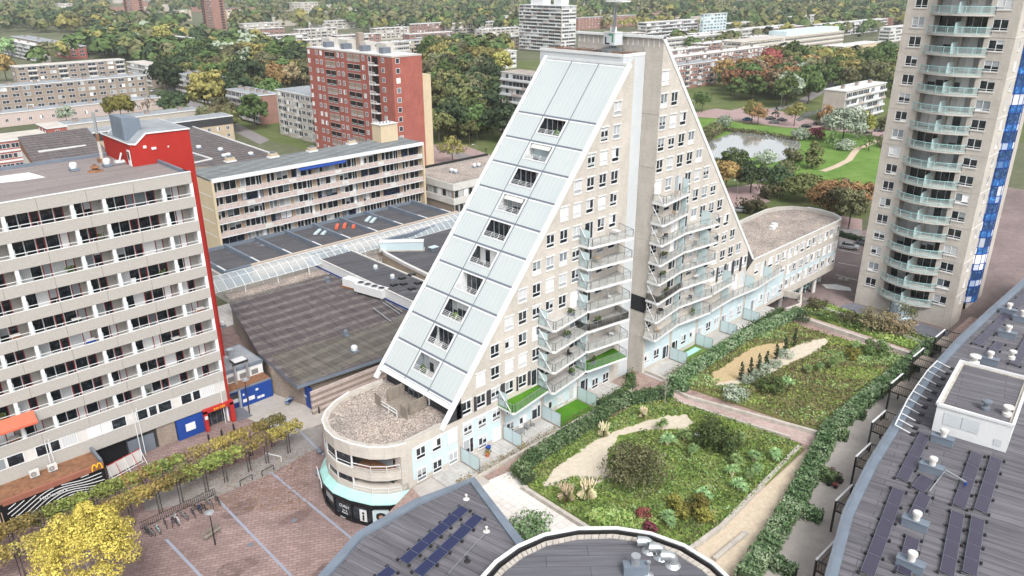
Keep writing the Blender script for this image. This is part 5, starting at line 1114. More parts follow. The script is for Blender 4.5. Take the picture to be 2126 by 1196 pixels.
# penthouse
pq=[onz(1934,893,9.7),onz(2088,940,9.7)]
px0,py0=pq[0]; 
PH=MB(); A=onz(1934,893,9.7); B=onz(2088,940,9.7)
d_=ray(1949,837); ZP=HC+d_.z*(d_.x*A[0]+d_.y*A[1])/(d_.x**2+d_.y**2)
D=onz(1995.6,747.5,ZP); Cc=(B[0]+D[0]-A[0],B[1]+D[1]-A[1])
PH.prism([A,B,Cc,D],9.7,ZP-.3,'white',top='felt'); ph=PH.build('roof_penthouse',CB)
b=MB(); b.strip([A,B,Cc,D,A],.35,ZP-.3,ZP,'white'); b.strip([tuple(Vector(p)*.94+Vector(((A[0]+Cc[0])/2,(A[1]+Cc[1])/2))*.06) for p in (A,B,Cc,D,A)],.5,ZP-.3,ZP-.2,'kerb'); b.build('parapet',ph,world=False)
b=MB(); va=Vector((*A,0));vb=Vector((*B,0)); 
for t0,t1,z0,z1 in ((.12,.36,10.9,12.4),(.37,.6,10.9,12.4),(.82,.92,10.2,11.0)):
    p=va.lerp(vb,t0);q=va.lerp(vb,t1); n_=Vector(((q-p).y,-(q-p).x,0)).normalized()*-.05
    n_=Vector((-.05,0,0)); b=MB(); b.quad((p.x+n_.x,p.y,z0),(q.x+n_.x,q.y,z0),(q.x+n_.x,q.y,z1),(p.x+n_.x,p.y,z1),'whitepanel'); b.build('service_hatch',ph,world=False)
NUM=['first','second','third','fourth','fifth','sixth','seventh','eighth','ninth','tenth','eleventh','twelfth','thirteenth','fourteenth','fifteenth','sixteenth','seventeenth','eighteenth','nineteenth','twentieth']
def rowpanels(px,z,w_,n,lab,grp,mat='solar',tilt=.12,zb=.25):
    """a row of panels along a picture-traced centre line px (two points) lying on a roof at z"""
    a=Vector(onz(*px[0],z)); c_=Vector(onz(*px[1],z)); d=c_-a; L=d.length; ang=math.atan2(d.y,d.x)
    t=thing('solar_panel_row',lab,'solar panels',(a.x,a.y,z),grp,rz=ang); s_=L/n
    for i in range(n):
        b=MB(); b.T=Matrix.Translation((s_*(i+.5),0,zb))@Matrix.Rotation(tilt,4,'X'); b.box(-s_/2+.01,s_/2-.01,-w_/2,w_/2,-.03,0,'greymetal'); 
        for u in (0,): b.quad((-s_/2+.025,-w_/2+.03,.004),(s_/2-.025,-w_/2+.03,.004),(s_/2-.025,w_/2-.03,.004),(-s_/2+.025,w_/2-.03,.004),mat)
        b.build('solar_panel',t,world=False)
    b=MB()
    for i in range(n+1):
        for y in (-w_/2-.15,w_/2+.15): b.box(s_*i-.12,s_*i+.12,y-.12,y+.12,.02,.25,'black')
        b.bar((s_*i,-w_/2-.15,.1),(s_*i,w_/2+.15,.1),.025,'silver')
    b.build('mounting',t,world=False); return t
gp='solar panel rows on the curved roof'
for px,n,lab in ((((1800,1196),(1865,1020)),5,'leftmost long solar row on the curved roof, running off the bottom of the picture'),(((1872,1000),(1920,905)),4,'short dark solar row left of the white penthouse'),(((1895,1085),(1920,1030)),2,'short solar row between two grey vent boxes'),(((1875,1196),(1895,1120)),3,'short solar row near the bottom edge left of a vent box'),(((1905,1020),(1925,995)),1,'single solar panel by the blue-grey vent box with a long pipe'),(((1990,1055),(2028,945)),4,'solar row in front of the penthouse, left one of two'),(((2035,1065),(2068,955)),4,'solar row in front of the penthouse, right one of two'),(((1965,1196),(1988,1068)),4,'solar row continuing to the bottom edge, left one of two'),(((2012,1196),(2030,1080)),4,'solar row continuing to the bottom edge, right one of two'),(((2028,718),(2095,652)),3,'solar row above the penthouse by the roof edge'),(((2052,742),(2075,715)),2,'short solar row above the penthouse'),(((2105,760),(2140,700)),2,'solar row at the right border above the penthouse'),(((2100,640),(2140,605)),2,'farthest solar row near the round tower')):
    rowpanels(px,9.72,1.15 if n>1 else 1.3,n,lab,gp)
def ventbox(px,py,z,lab,L=2.2,tall=True,grp='blue-grey vent boxes on the curved roof',rz=-1.45):
    x,y=onz(px,py,z); t=thing('vent_box',lab,'vent',(x,y,z),grp,rz=rz)
    b=MB(); b.box(-L/2,L/2,-.45,.45,0,.85,'bluegrey'); b.box(-L/2-.06,L/2+.06,-.5,.5,.85,.92,'bluegrey'); b.build('casing',t,world=False)
    b=MB(); b.lathe((0,0,.92),[(.32,0),(.32,.5),(.42,.55),(.42,.85),(.34,.9)],'silver' if not tall else 'offwhite',12); b.build('cowl',t,world=False); return t
for i,(px,py,lab) in enumerate(((1888,1180,'nearest blue-grey vent box at the bottom edge'),(1898,1095,'second nearest blue-grey vent box, among the solar rows'),(1932,980,'blue-grey vent box with a long white pipe beside it'),(1955,920,'blue-grey vent box just left of the white penthouse'),(2052,755,'blue-grey vent box behind the penthouse'),(2090,700,'blue-grey vent box upper right, below the white-capped one'),(2120,668,'blue-grey vent box at the right border'),(2092,652,'vent box with a large white cap near the roof edge'))): ventbox(px,py,9.72,lab)
a=onz(1962,978,10.2); c_=onz(2005,1003,10.2); b=MB(); b.bar((*a,10.3),(*c_,10.3),.12,'silver'); b.bar((*c_,10.3),(c_[0],c_[1],9.8),.15,'blue'); b.bar((*a,10.2),(*onz(1930,1020,10.0),10.0),.06,'silver'); tag(b.build('white_duct'),'long white duct pipe lying between solar rows on the curved roof','pipe')
for i,(px,py,r_) in enumerate(((2022,755,.6),(2045,850,.5),(2090,862,.5),(2100,745,.4))):
    z=ZP-.28; x,y=onz(px,py,z); b=MB(); b.lathe((x,y,z-.02),[(r_,0),(r_,.35),(r_*.5,.45),(r_*.5,.9),(r_*1.1,.95),(r_*1.1,1.15),(r_*.4,1.25)],'offwhite' if i!=1 else 'greymetal',12); tag(b.build('roof_cowl'),('round white cowl at the far corner of the penthouse roof','dark grey round cowl in the middle of the penthouse roof','white mushroom cowl at the near side of the penthouse roof','slim cowl at the far side of the penthouse roof')[i],'vent','cowls by the penthouse')
# ================= pointed roof and round roof (bottom centre) =================
PR=thing('pointed_flat_roof_building','grey felt roof building with a sharp corner and dark blue solar panels','building',(36,48,0))
z=7.6; pp_=[onz(985,990,z),onz(1092,1128,z)]+[(41,36),(26,34),(24,44)]+[onz(655,1200,z),onz(740,1105,z),onz(860,1036,z)]
b=MB(); b.prism(pp_,0,z-.3,'rowbrick',top='felt'); b.build('wall',PR)
b=MB(); b.strip(pp_[5:]+pp_[:2],.9,z-.3,z,'bluegrey',1 if False else -1); b.build('roof_edge',PR)
def lab3(i): return ('left row of dark blue solar panels on the pointed roof','right row of dark blue solar panels on the pointed roof','dark blue solar panel pair at the bottom edge of the pointed roof')[i]
for i,(px,n) in enumerate(((((838,1170),(965,1058)),6),(((868,1196),(995,1075)),5),(((790,1205),(815,1185)),1))): rowpanels(px,z-.28,1.1,n,lab3(i),'solar rows on the pointed roof','solarblue')
for i,(px,py) in enumerate(((968,1031),(1010,1098),(970,1160))):
    x,y=onz(px,py,z); b=MB(); b.lathe((x,y,z-.3),[(.35,0),(.1,.1),(.08,.45),(.16,.5),(.1,.6)],'offwhite' if i<2 else 'black',10); tag(b.build('roof_outlet'),('small white outlet near the tip of the pointed roof','small white outlet beside the solar rows on the pointed roof','small dark outlet low on the pointed roof')[i],'vent','outlets on the pointed roof')
b=MB(); a=onz(1015,1098,z-.2);c_=onz(930,1190,z-.2); b.bar((*a,z-.24),(*c_,z-.24),.03,'silver'); tag(b.build('roof_cable'),'thin cable lying from an outlet across the pointed roof','cable')
RR=thing('round_roof_building','drum building with a dark seamed roof, white rim and tiled gutter','building',(42,30,0))
z=8.4; rim=[onz(*p,z) for p in [(985,1215),(1030,1165),(1075,1133),(1130,1109),(1200,1096),(1280,1095),(1350,1106),(1420,1131),(1480,1168),(1530,1215)]]
rc=Vector((37,32)); rin=[tuple(Vector(p)+(rc-Vector(p)).normalized()*.75) for p in rim]; ri2=[tuple(Vector(p)+(rc-Vector(p)).normalized()*1.3) for p in rim]
b=MB(); b.prism(ri2+[(48,18),(28,18),(26,36)],0,z-.35,'rowbrick',top='feltround'); b.build('wall',RR)
b=MB(); b.strip(rim,.38,z-.3,z,'white'); b.strip([tuple(Vector(p)+(rc-Vector(p)).normalized()*.3) for p in rim],.25,z-.5,z-.12,'black'); b.build('rim',RR)
b=MB()
for a,c_,d,e in zip(rin,rin[1:],ri2,ri2[1:]):
    a,c_,d,e=map(Vector,(a,c_,d,e))
    for i in range(5):
        t0,t1=i/5+.012,(i+1)/5-.012; p=[a.lerp(c_,t0),a.lerp(c_,t1),d.lerp(e,t1),d.lerp(e,t0)]; b.add([(q.x,q.y,z-.22) for q in p]+[(q.x,q.y,z-.45) for q in p],[(3,2,1,0),(0,1,5,4),(2,3,7,6),(1,2,6,5),(3,0,4,7)],'kerb')
b.build('gutter_tile',RR)
for i,(px,py) in enumerate(((1348,1142),(1372,1155),(1397,1172))):
    x,y=onz(px,py,z-.3); t=thing('duct_elbow',('left','middle','right')[i]+' one of three silver duct elbows on the round roof','duct',(x,y,z-.36),'silver duct elbows on the round roof',rz=2.3)
    b=MB(); b.lathe((0,0,0),[(.75,0),(.45,.35),(.42,.6)],'silver',16); b.build('flange',t,world=False)
    b=MB(); pts=[]
    for k in range(7): a=PI/2*k/6; pts.append((.42-.42*math.cos(a) if False else .5*(1-math.cos(a)),.5+.5*math.sin(a)))
    prev=None
    for k in range(8):
        if k<7: a=PI/2*k/6; c0=Vector((.5-.5*math.cos(a),0,.6+.5*math.sin(a))); d=Vector((math.sin(a),0,math.cos(a)))
        else: c0=Vector((1.15,0,1.05)); d=Vector((1,0,0))
        r_=.42 if k<7 else .5; u=Vector((0,1,0)); v_=d.cross(u); ring=[tuple(c0+u*r_*math.cos(2*PI*j/14)+v_*r_*math.sin(2*PI*j/14)) for j in range(14)]
        if prev: b.add(prev+ring,[(j,(j+1)%14,14+(j+1)%14,14+j) for j in range(14)],'silver')
        prev=ring
    b.build('elbow',t,smooth=True,world=False)
x,y=onz(1318,1188,z-.3); t=thing('vent_box','dark blue-grey vent box with a round silver cowl beside the duct elbows','vent',(x,y,z-.35),rz=-.75); b=MB(); b.box(-1.1,1.1,-.5,.5,0,1.0,'bluegrey'); b.build('casing',t,world=False); b=MB(); b.lathe((0,0,1.0),[(.4,0),(.4,.75),(.44,.8),(.44,.95)],'silver',14); b.build('cowl',t,world=False)
x,y=onz(1345,1192,z-.3); b=MB(); b.lathe((x,y,z-.35),[(.55,0),(.5,.05),(.14,.2),(.12,1.3),(.18,1.3),(.18,1.5)],'silver',10); tag(b.build('vent_pipe'),'slim silver vent pipe beside the blue-grey box on the round roof','pipe')
# ================= terraces, decks and screens between hedge and curved building =================
tpx=[((1690,1140),(1712,1095)),((1745,1045),(1765,985)),((1790,950),(1810,915)),((1815,880),(1835,850))]
b=MB(); b.sheet(zpoly([(1560,1200),(1640,1080),(1700,960),(1760,880),(1880,790),(1960,720),(2010,700),(1990,760),(1850,900),(1760,1080),(1700,1200)],Z),Z+.012,'lightconc'); struct('rear_terrace',b)
dn=['nearest the bottom edge of the picture','second from the bottom edge','third from the bottom edge','beside the potted flowers','fifth from the bottom edge, above the garden bench','second farthest from the viewer','farthest, next to the round tower']
DD=[(52.7,17.8),(59.2,20.8),(65.4,22.6),(71.8,23.9),(78.3,24.9),(85.6,25.9),(94.5,26.9),(105,27.7)]
dpx=[(1712,1160),(1750,1040),(1790,950),(1822,880),(1860,800),(1905,745),(1950,705)]
for i,p in enumerate(dpx):
    x,y=onz(*p,6.9); yy=y-1.6
    t=thing('balcony_deck','black-framed timber deck with white handrail, '+dn[i],'balcony',(x,yy,Z),'black framed decks behind the curved building')
    b=MB(); b.box(-1.9,1.9,-2.2,1.6,2.7,2.85,'wood'); b.build('deck',t,world=False)
    b=MB(); 
    for (u,v) in ((-1.9,1.6),(1.9,1.6),(-1.9,-2.2)): b.box(u-.09,u+.09,v-.09,v+.09,0,3.9,'black')
    for (a,c_) in (((-1.9,1.6),(1.9,1.6)),((-1.9,-2.2),(-1.9,1.6)),((1.9,-2.2),(1.9,1.6))):
        b.bar((*a,2.75),(*c_,2.75),.1,'black'); n=14
        for j in range(n+1): q=Vector(a).lerp(Vector(c_),j/n); b.bar((q.x,q.y,2.8),(q.x,q.y,3.85),.022,'black')
        b.bar((*a,3.9),(*c_,3.9),.06,'black')
    b.build('frame',t,world=False)
    b=MB(); b.box(-1.95,1.95,1.52,1.72,3.9,4.0,'white'); b.build('handrail',t,world=False)
# blue lettering? none.  Bollards on the court
for i,(px,py) in enumerate(((1705,592),(1717,594))):
    x,y=onz(px+40,py-10,0); b=MB(); b.lathe((x,y,0),[(.45,0),(.5,.25),(.42,.5)],'kerb',10); tag(b.build('concrete_bollard'),('left','right')[i]+' one of two squat concrete bollards on the court near the tower','bollard','squat bollards on the court')
# ================= buildings behind =================
FOOT=[]
def bldg(name,label,corner,right,left,z,fl,wall,roof,style='punch',gable=None,group=None,z0=1.0,trim='white',chim=0,cat='building',pit=4.2,ww=3.0,sides='YX',frame='frame',pane='pane_far',over=.25):
    X0_,Y0_=onz(*corner,z)
    X1_=X0_+right if isinstance(right,(int,float)) else ony(*right,Y0_).x
    Y1_=Y0_+left if isinstance(left,(int,float)) else onx(*left,X0_).y
    FOOT.append((X0_-3,X1_+3,Y0_-3,Y1_+3))
    R=thing(name,label,cat,((X0_+X1_)/2,(Y0_+Y1_)/2,0),group)
    b=MB(); b.box(X0_,X1_,Y0_,Y1_,0,z,wall)
    if gable and 'X' in gable: b.box(X0_-.05,X0_,Y0_,Y1_,0,z,gable[0])
    b.build('wall',R)
    b=MB(); b.box(X0_-over,X1_+over,Y0_-over,Y1_+over,z,z+.35,trim); b.sheet([(X0_,Y0_),(X1_,Y0_),(X1_,Y1_),(X0_,Y1_)],z+.37,roof); b.build('roof',R)
    fh=(z-z0)/fl; win=[]; bb=MB()
    for face in sides:
        L=(X1_-X0_) if face=='Y' else (Y1_-Y0_)
        rot=0 if face=='Y' else -PI/2
        st=style if not isinstance(style,dict) else style[face]
        if st=='blank': continue
        off=.5; n=max(1,int((L-2*off)/pit)); s_=(L-2*off)/n
        def put(u,zz,w_,h,sty): win.append(((X0_+u,Y0_,zz,0) if face=='Y' else (X0_,Y1_-u,zz,rot))+(w_,h,sty,frame,pane))
        def bx(u0,u1,d,za,zb,mt,d2=0):
            if face=='Y': bb.box(X0_+u0,X0_+u1,Y0_-d,Y0_-d2,za,zb,mt)
            else: bb.box(X0_-d,X0_-d2,Y1_-u1,Y1_-u0,za,zb,mt)
        for k in range(fl):
            zz=z0+k*fh
            for i in range(n):
                u=off+(i+.5)*s_
                if st=='punch': put(u,zz+.9,min(ww,s_-.9),1.5,'fn2')
                elif st=='small': put(u,zz+.9,1.3,1.4,'fn2')
                elif st=='gable1':
                    if i==n//2: put(u,zz+1.2,1.2,.8,'fn1')
                elif st=='ribbon': put(u,zz+.95,s_-.25,1.55,'fn3')
                elif st=='balc':
                    put(u,zz+.5,s_-.3,2.0,'fn3')
                    if (i+k)%1==0: bx(off+i*s_+.15,off+(i+1)*s_-.15,1.0,zz,zz+.95,trim if (i*3+k)%4 else 'pinkpanel',.9)
                elif st=='mix':
                    if i%3==1: put(u,zz+.5,s_-.6,1.9,'fn2'); bx(u-s_/2+.2,u+s_/2-.2,.9,zz+.05,zz+.9,'offwhite',.8)
                    else: put(u,zz+.9,min(ww,s_-1),1.5,'fn2')
            if st in ('ribbon','balc'): bx(0,L,.18 if st=='ribbon' else 1.0,zz-.12,zz+.12 if st=='balc' else zz+.5,trim)
    windows(R,win)
    if bb.v: bb.build('floor_band',R)
    if chim:
        n=chim
        for i in range(n):
            t=(i+.5)/n; x,y=(X0_+(X1_-X0_)*t,(Y0_+Y1_)/2) if X1_-X0_>Y1_-Y0_ else ((X0_+X1_)/2,Y0_+(Y1_-Y0_)*t)
            b=MB(); b.box(x-.9,x+.9,y-.5,y+.5,z+.3,z+1.6,'brownbrick'); b.box(x-1,x+1,y-.6,y+.6,z+1.6,z+1.75,'greymetal'); b.build('chimney',R)
    return R,(X0_,X1_,Y0_,Y1_)
# --- near rows, left ---
bldg('apartment_slab','brown brick slab with grey roof crossing the left edge of the picture',(-60,187),(303,160),11,12,4,'brownbrick','greyroof','punch',chim=7,ww=2.9,pit=4.6)
bldg('apartment_slab','white-banded brown slab behind the grey-roofed one, far left',(30,140),(258,123),10,12,4,'brownbrick','creamroof','mix',ww=3.3,pit=5)
bldg('apartment_block','brown brick end block with a blank gable and four small windows',(309,138),(345,137),(262,124),12,4,'brownbrick','creamroof',{'Y':'gable1','X':'ribbon'},pit=5)
bldg('row_houses','low row with a long grey roof across the left side, farther one',(-30,240),(335,205),9,5.5,1,'pinkpanel','greyroof','small',chim=6)
bldg('row_houses','low row with a grey roof behind the round yellow tree',(125,262),(415,226),9,5.5,1,'greybeige','greyroof','small',chim=4)
RH,_=bldg('row_houses','beige row houses with dark upper floor and square white windows behind the red stair tower',(130,285),(482,243),9,9,3,'beigebrick','greyroof','small',z0=.5,chim=0,pit=3.6)
x0_,x1_,y0_,y1_=_; b=MB(); b.box(x0_-.1,x1_+.1,y0_-.12,y0_-.02,6.2,9,'darkbrick'); b.build('dark_upper_floor',RH)
bldg('brick_apartment_house','red brick house with a flat pale roof and white window bands, left edge',(-40,300),(98,262),14,10.5,3,'redbrick','creamroof','ribbon',pit=3.4)
bldg('brick_apartment_house','red brick corner block with square white windows beside the hipped roof',(97,268),(138,262),12,10,3,'redbrick','creamroof','small',pit=3.2)
t=thing('warehouse','warehouse with a sloping dark purple roof and a white strip of skylights','building',(*onz(110,330,8),0))
q=[onz(43,308,8),onz(183,287,10),onz(213,322,8),onz(75,352,6)]; zz=[8.5,9.5,8,7]
b=MB(); q2=[onz(*p,7.5) for p in ((42,308),(185,288),(262,360),(80,362))]; b.prism(q2,0,7.4,'offwhite'); b.build('wall',t)
b=MB(); b.prism(q2,7.4,lambda p:7.6+(p[1]-min(a[1] for a in q2))*.06,'rust',top='mallroof'); b.build('roof',t)
b=MB(); y0q=min(a[1] for a in q2); q3=[onz(*p,9.3) for p in ((72,311),(168,297),(180,306),(82,320))]; b.prism(q3,8.6,9.9,'paleroof'); b.build('skylight_strip',t)
t=thing('flat_roof_hall','long flat dark hall roof with pale puddles beyond the red stair tower','building',(*onz(470,310,7),0))
q=[onz(*p,7) for p in ((380,262),(398,262),(582,325),(575,345),(395,345),(330,300))]; b=MB(); b.prism(q,0,6.9,'brownbrick',top='mallroof'); b.build('wall',t)
b=MB(); b.strip(q[1:3],.4,6.9,7.2,'white'); b.strip([onz(*p,7) for p in ((398,317),(440,330),(403,338))],.4,6.9,7.2,'white'); b.build('roof_edge',t)
for i,(px,py) in enumerate(((413,308),(458,313),(521,322),(466,326),(474,324))): x,y=onz(px,py,7); vent(x,y,6.95,NUM[i]+' white vent, counted from the left, on the long dark hall roof','vents on the long hall roof','white',.9)
# --- middle distance, left and centre ---
bldg('apartment_slab','brick slab seen end-on with a dark hipped roof line and white balconies, by the rear street',(440,168),(487,163),(362,150),12,4,'rowbrick','greyroof',{'Y':'gable1','X':'balc'},chim=6,pit=4)
bldg('apartment_slab','white-fronted slab with grey roof beside the beige block',(535,200),(580,185),(468,172),12,4,'rowbrick','greyroof',{'Y':'blank','X':'balc'},chim=5,pit=4)
bldg('apartment_block','greyish-beige block with dark recessed balconies joined to the red tower',(655,203),14,(572,186),17.3,6,'greybeige','greyroof',{'Y':'blank','X':'mix'},pit=3.4,frame='frame')
# red brick tower
RD=thing('red_brick_tower','twelve-storey red brick tower with white windows and a stack of white corner balconies','building',(147,224,0))
X_,Y0_,Y1_,XB=141.8,199.2,249.1,153.0; FOOT.append((138,156,196,252))
b=MB(); b.box(X_,XB,Y0_,Y1_,0,35.6,'redbrick'); b.build('wall',RD)
b=MB(); b.box(X_-.1,XB+.1,Y0_-.1,Y1_+.1,35.6,36.0,'concrete'); b.sheet([(X_+.3,Y0_+.3),(XB-.3,Y0_+.3),(XB-.3,Y1_-.3),(X_+.3,Y1_-.3)],36.02,'paleroof')
for i,y in enumerate((208,219,230,241)): b.box(X_+3,X_+6,y,y+2.2,36,37.8,'greymetal'); b.box(X_+5.5,X_+9,y+2,y+7,36,38.8,'concrete')
b.box(X_+5,X_+7,224,226,36,41.5,'brownbrick'); b.build('roof',RD)
win=[];dk=MB();bw=MB(); F_=2.93
for k in range(12):
    z=.6+F_*k
    for u,w_ in ((1.2,1.3),(6.2,1.4),(9.0,1.4),(19.4,1.4),(22.2,1.4),(34.2,1.4),(44.9,1.5)):
        win.append((X_,Y1_-u,z+.9,-PI/2,w_,1.5,'fn2','frame','pane_far'))
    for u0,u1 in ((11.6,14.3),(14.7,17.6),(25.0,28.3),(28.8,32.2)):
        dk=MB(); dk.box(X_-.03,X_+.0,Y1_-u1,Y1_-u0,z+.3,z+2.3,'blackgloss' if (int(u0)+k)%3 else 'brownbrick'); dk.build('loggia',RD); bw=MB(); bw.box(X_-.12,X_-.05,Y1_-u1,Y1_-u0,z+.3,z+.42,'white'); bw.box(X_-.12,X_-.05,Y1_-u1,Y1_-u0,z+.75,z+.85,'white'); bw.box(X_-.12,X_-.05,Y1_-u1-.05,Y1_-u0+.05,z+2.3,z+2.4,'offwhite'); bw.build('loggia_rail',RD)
    win.append((X_,Y1_-37.8,z+.7,-PI/2,1.6,1.8,'fn1','frame','pane_far'))
    bb=MB(); bb.box(X_-1.5,X_,Y1_-42.4,Y1_-39.2,z-.1,z+.1,'white'); bb.box(X_-1.55,X_-1.45,Y1_-42.4,Y1_-39.2,z+.75,z+.95,'white'); bb.box(X_-1.5,X_-1.4,Y1_-42.4,Y1_-39.2,z+.1,z+.45,'offwhite'); bb.box(X_-.05,X_,Y1_-42.3,Y1_-39.3,z+.2,z+2.4,'blackgloss')
    for y in (39.2,40.8,42.4): bb.box(X_-1.55,X_-1.45,Y1_-y,Y1_-y+.1,z,z+.95,'white')
    bb.build('corner_balcony',RD)
    win.append((X_+1.9,Y0_,z+.9,0,1.5,1.6,'fn1','frame','pane_far'))
    for y in (0,):pass
windows(RD,win)
b=MB(); b.box(XB,XB+4,Y0_+1,Y0_+8,0,29.5,'creampaint'); b.build('cream_side_stair',RD)
bldg('balcony_block','brown block with coloured balcony fronts half hidden by the white sloping roof',(1112,158),10,(1040,150),23.5,8,'brownbrick','gravel',{'Y':'blank','X':'balc'},pit=5,over=.1)
t,_=bldg('white_tower_block','tall white tower block with rows of white balconies and striped end wall',(1167,13),(1197,9),(1078,10),36,13,'greybeige','paleroof',{'Y':'ribbon','X':'balc'},pit=6.5)
x0_,x1_,y0_,y1_=_; b=MB(); b.box(x0_+3,x0_+12,y0_+24,y0_+38,36.3,41,'white'); b.box(x0_+3,x0_+12,y0_+4,y0_+12,36.3,41,'white'); b.build('roof_house',t)
# tall dark towers at the top left
for (cp,rp,lp,lab) in (((280,48),(302,44),(250,52),'leftmost of the two tall dark brick towers, balcony shadow painted black'),((446,62),(468,58),(410,66),'right one of the two tall dark brick towers, balcony shadow painted black')):
    X0_,Y0_=onz(*cp,0); X1_=X0_+16; Y1_=Y0_+26; FOOT.append((X0_-3,X1_+3,Y0_-3,Y1_+3))
    t=thing('brick_high_rise',lab,'tower',(X0_,Y0_,0),'pair of tall dark towers'); b=MB(); b.box(X0_,X1_,Y0_,Y1_,0,66,'rowbrick'); b.box(X0_-1,X0_,Y0_+17,Y1_+1,0,64,'rowbrick'); b.build('wall',t)
    win=[]
    for k in range(21):
        for u in (2,5,8,11,14): win.append((X0_,Y0_+u,2+3*k,-PI/2,1.6,1.6,'fn1','frame','pane_dark'))
    windows(t,win)
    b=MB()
    for k in range(21): b.box(X0_-1.3,X0_-1,Y0_+18,Y1_,1+3*k,2.6+3*k,'black'); b.box(X1_-6,X1_-2,Y0_-.2,Y0_,1+3*k,2.8+3*k,'black')  # balconies as black boxes, their shadow put into the colour
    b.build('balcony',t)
# --- far rows: corner px, right px, depth(m), height, floors, wall, roof, style, label ---
FR=[((140,98),(178,96),(30,107),9,3,'redbrick','greyroof','punch','dark red brick slab with white window slits at the upper left'),
((78,97),(100,97),(0,62),12,4,'greybeige','paleroof','balc','pale stepped slab with brick chimneys at the upper left edge'),
((460,88),(470,86),(335,38),12,4,'rowbrick','paleroof','mix','long pale-roofed slab passing behind the dark towers'),
((560,75),(640,62),9,12,4,'greybeige','paleroof','mix','white-roofed slab left of the wood, nearest of the stepped group'),
((572,88),(700,78),9,12,4,'greybeige','paleroof','punch','white-roofed slab in front of the stepped group'),
((620,62),(700,55),9,12,4,'greybeige','paleroof','mix','second white-roofed slab of the stepped group'),
((700,75),(790,66),9,12,4,'rowbrick','paleroof','mix','white-roofed slab right behind the red tower roof'),
((500,62),(590,55),9,10,3,'rowbrick','paleroof','punch','pinkish low slab beyond the stepped group'),
((372,22),(396,20),14,14,5,'beigebrick','paleroof','punch','cream block between the tall towers, far off'),
((470,22),(508,20),14,16,5,'creampaint','paleroof','punch','cream block right of the tall towers, far off'),
((640,46),(735,42),9,10,3,'greybeige','paleroof','mix','white slab half sunk in trees beyond the wood'),
((810,88),(960,78),10,9,3,'beigebrick','greyroof','mix','orange-beige building behind the red tower'),
((960,85),(1080,72),10,9,3,'beigebrick','paleroof','punch','long beige slab left of the white tower block'),
((835,52),(935,46),10,10,3,'rowbrick','paleroof','punch','brick row with pale gabled roof in the distance'),
((935,50),(1075,42),10,10,3,'greybeige','paleroof','mix','long white row left of the white tower block'),
((1200,38),(1320,45),10,13,4,'rowbrick','greyroof','small','dark brick slab behind the roof crane'),
((1343,48),(1450,32),10,19,6,'greybeige','paleroof','balc','white balcony slab with three roof houses in the distance'),
((1462,30),(1510,26),(1455,26),24,8,'lightpanel','paleroof','punch','blue and white office block in the distance'),
((1385,82),(1500,84),10,11,3,'greybeige','paleroof','ribbon','white slab right of the triangular gable, upper row'),
((1440,72),(1560,74),10,11,3,'greybeige','paleroof','ribbon','white slab right of the triangular gable, second row'),
((1533,62),(1650,65),10,11,3,'greybeige','paleroof','mix','white slab behind the long school'),
((1600,60),(1670,50),10,11,3,'rowbrick','paleroof','small','oblique pale-roofed slab behind the school'),
((1705,52),(1840,58),10,13,4,'greybeige','paleroof','balc','white slab with roof boxes left of the round tower'),
((1850,58),(1900,62),10,13,4,'greybeige','paleroof','ribbon','short white slab touching the round tower'),
((170,30),(230,25),12,14,4,'greybeige','paleroof','punch','pale block lost among far trees at the upper left'),
((610,6),(660,5),14,22,6,'greybeige','paleroof','punch','very distant white block near the top edge'),
((120,8),(150,7),14,20,6,'greybeige','paleroof','punch','very distant white block at the top left edge')]
where_=['far left, beyond the wood','just right of the left dark tower','between the two dark towers and the wood','right of the right dark tower','over the red tower, left part','over the red tower, right part','left of the dark tree line','below the dark tree line','behind the orange-beige building','beyond the white low hall','beside the white tower block','farther beside the white tower block','right of the roof crane','far right of the roof crane','beyond the yellow avenue','before the blue office block','above the crimson tree','beyond the white slab with roof boxes']
for i_,(x0,y0,x1,y1,wl2) in enumerate(((300,86,352,80,'greybeige'),(318,62,405,52,'greybeige'),(480,74,560,66,'rowbrick'),(505,50,580,46,'greybeige'),(655,84,735,76,'greybeige'),(760,92,850,84,'greybeige'),(780,60,850,55,'greybeige'),(850,72,940,66,'rowbrick'),(970,98,1060,92,'redbrick'),(1000,112,1072,104,'offwhite'),(1000,62,1078,57,'greybeige'),(1010,36,1076,32,'greybeige'),(1215,24,1300,26,'greybeige'),(1310,70,1375,72,'rowbrick'),(1460,92,1540,96,'rowbrick'),(1480,52,1560,54,'greybeige'),(1560,78,1600,80,'greybeige'),(1640,36,1760,38,'greybeige'))):
    FR.append(((x0,y0),(x1,y1),10,11,3 if i_%2 else 4,wl2,'paleroof',('mix','ribbon','punch','mix')[i_%4],'pale-roofed slab in the distance, '+where_[i_]))
for (cp,rp,lp,z,fl,wl_,rf,st,lab) in FR:
    sty=st if not isinstance(lp,tuple) else {'Y':st if st!='balc' else 'blank','X':st}
    bldg('apartment_slab',lab,cp,rp,lp,z,fl,wl_,rf,sty,pit=5.5,ww=3.8,chim=4 if z<12.5 and fl>2 else 0,over=.4)
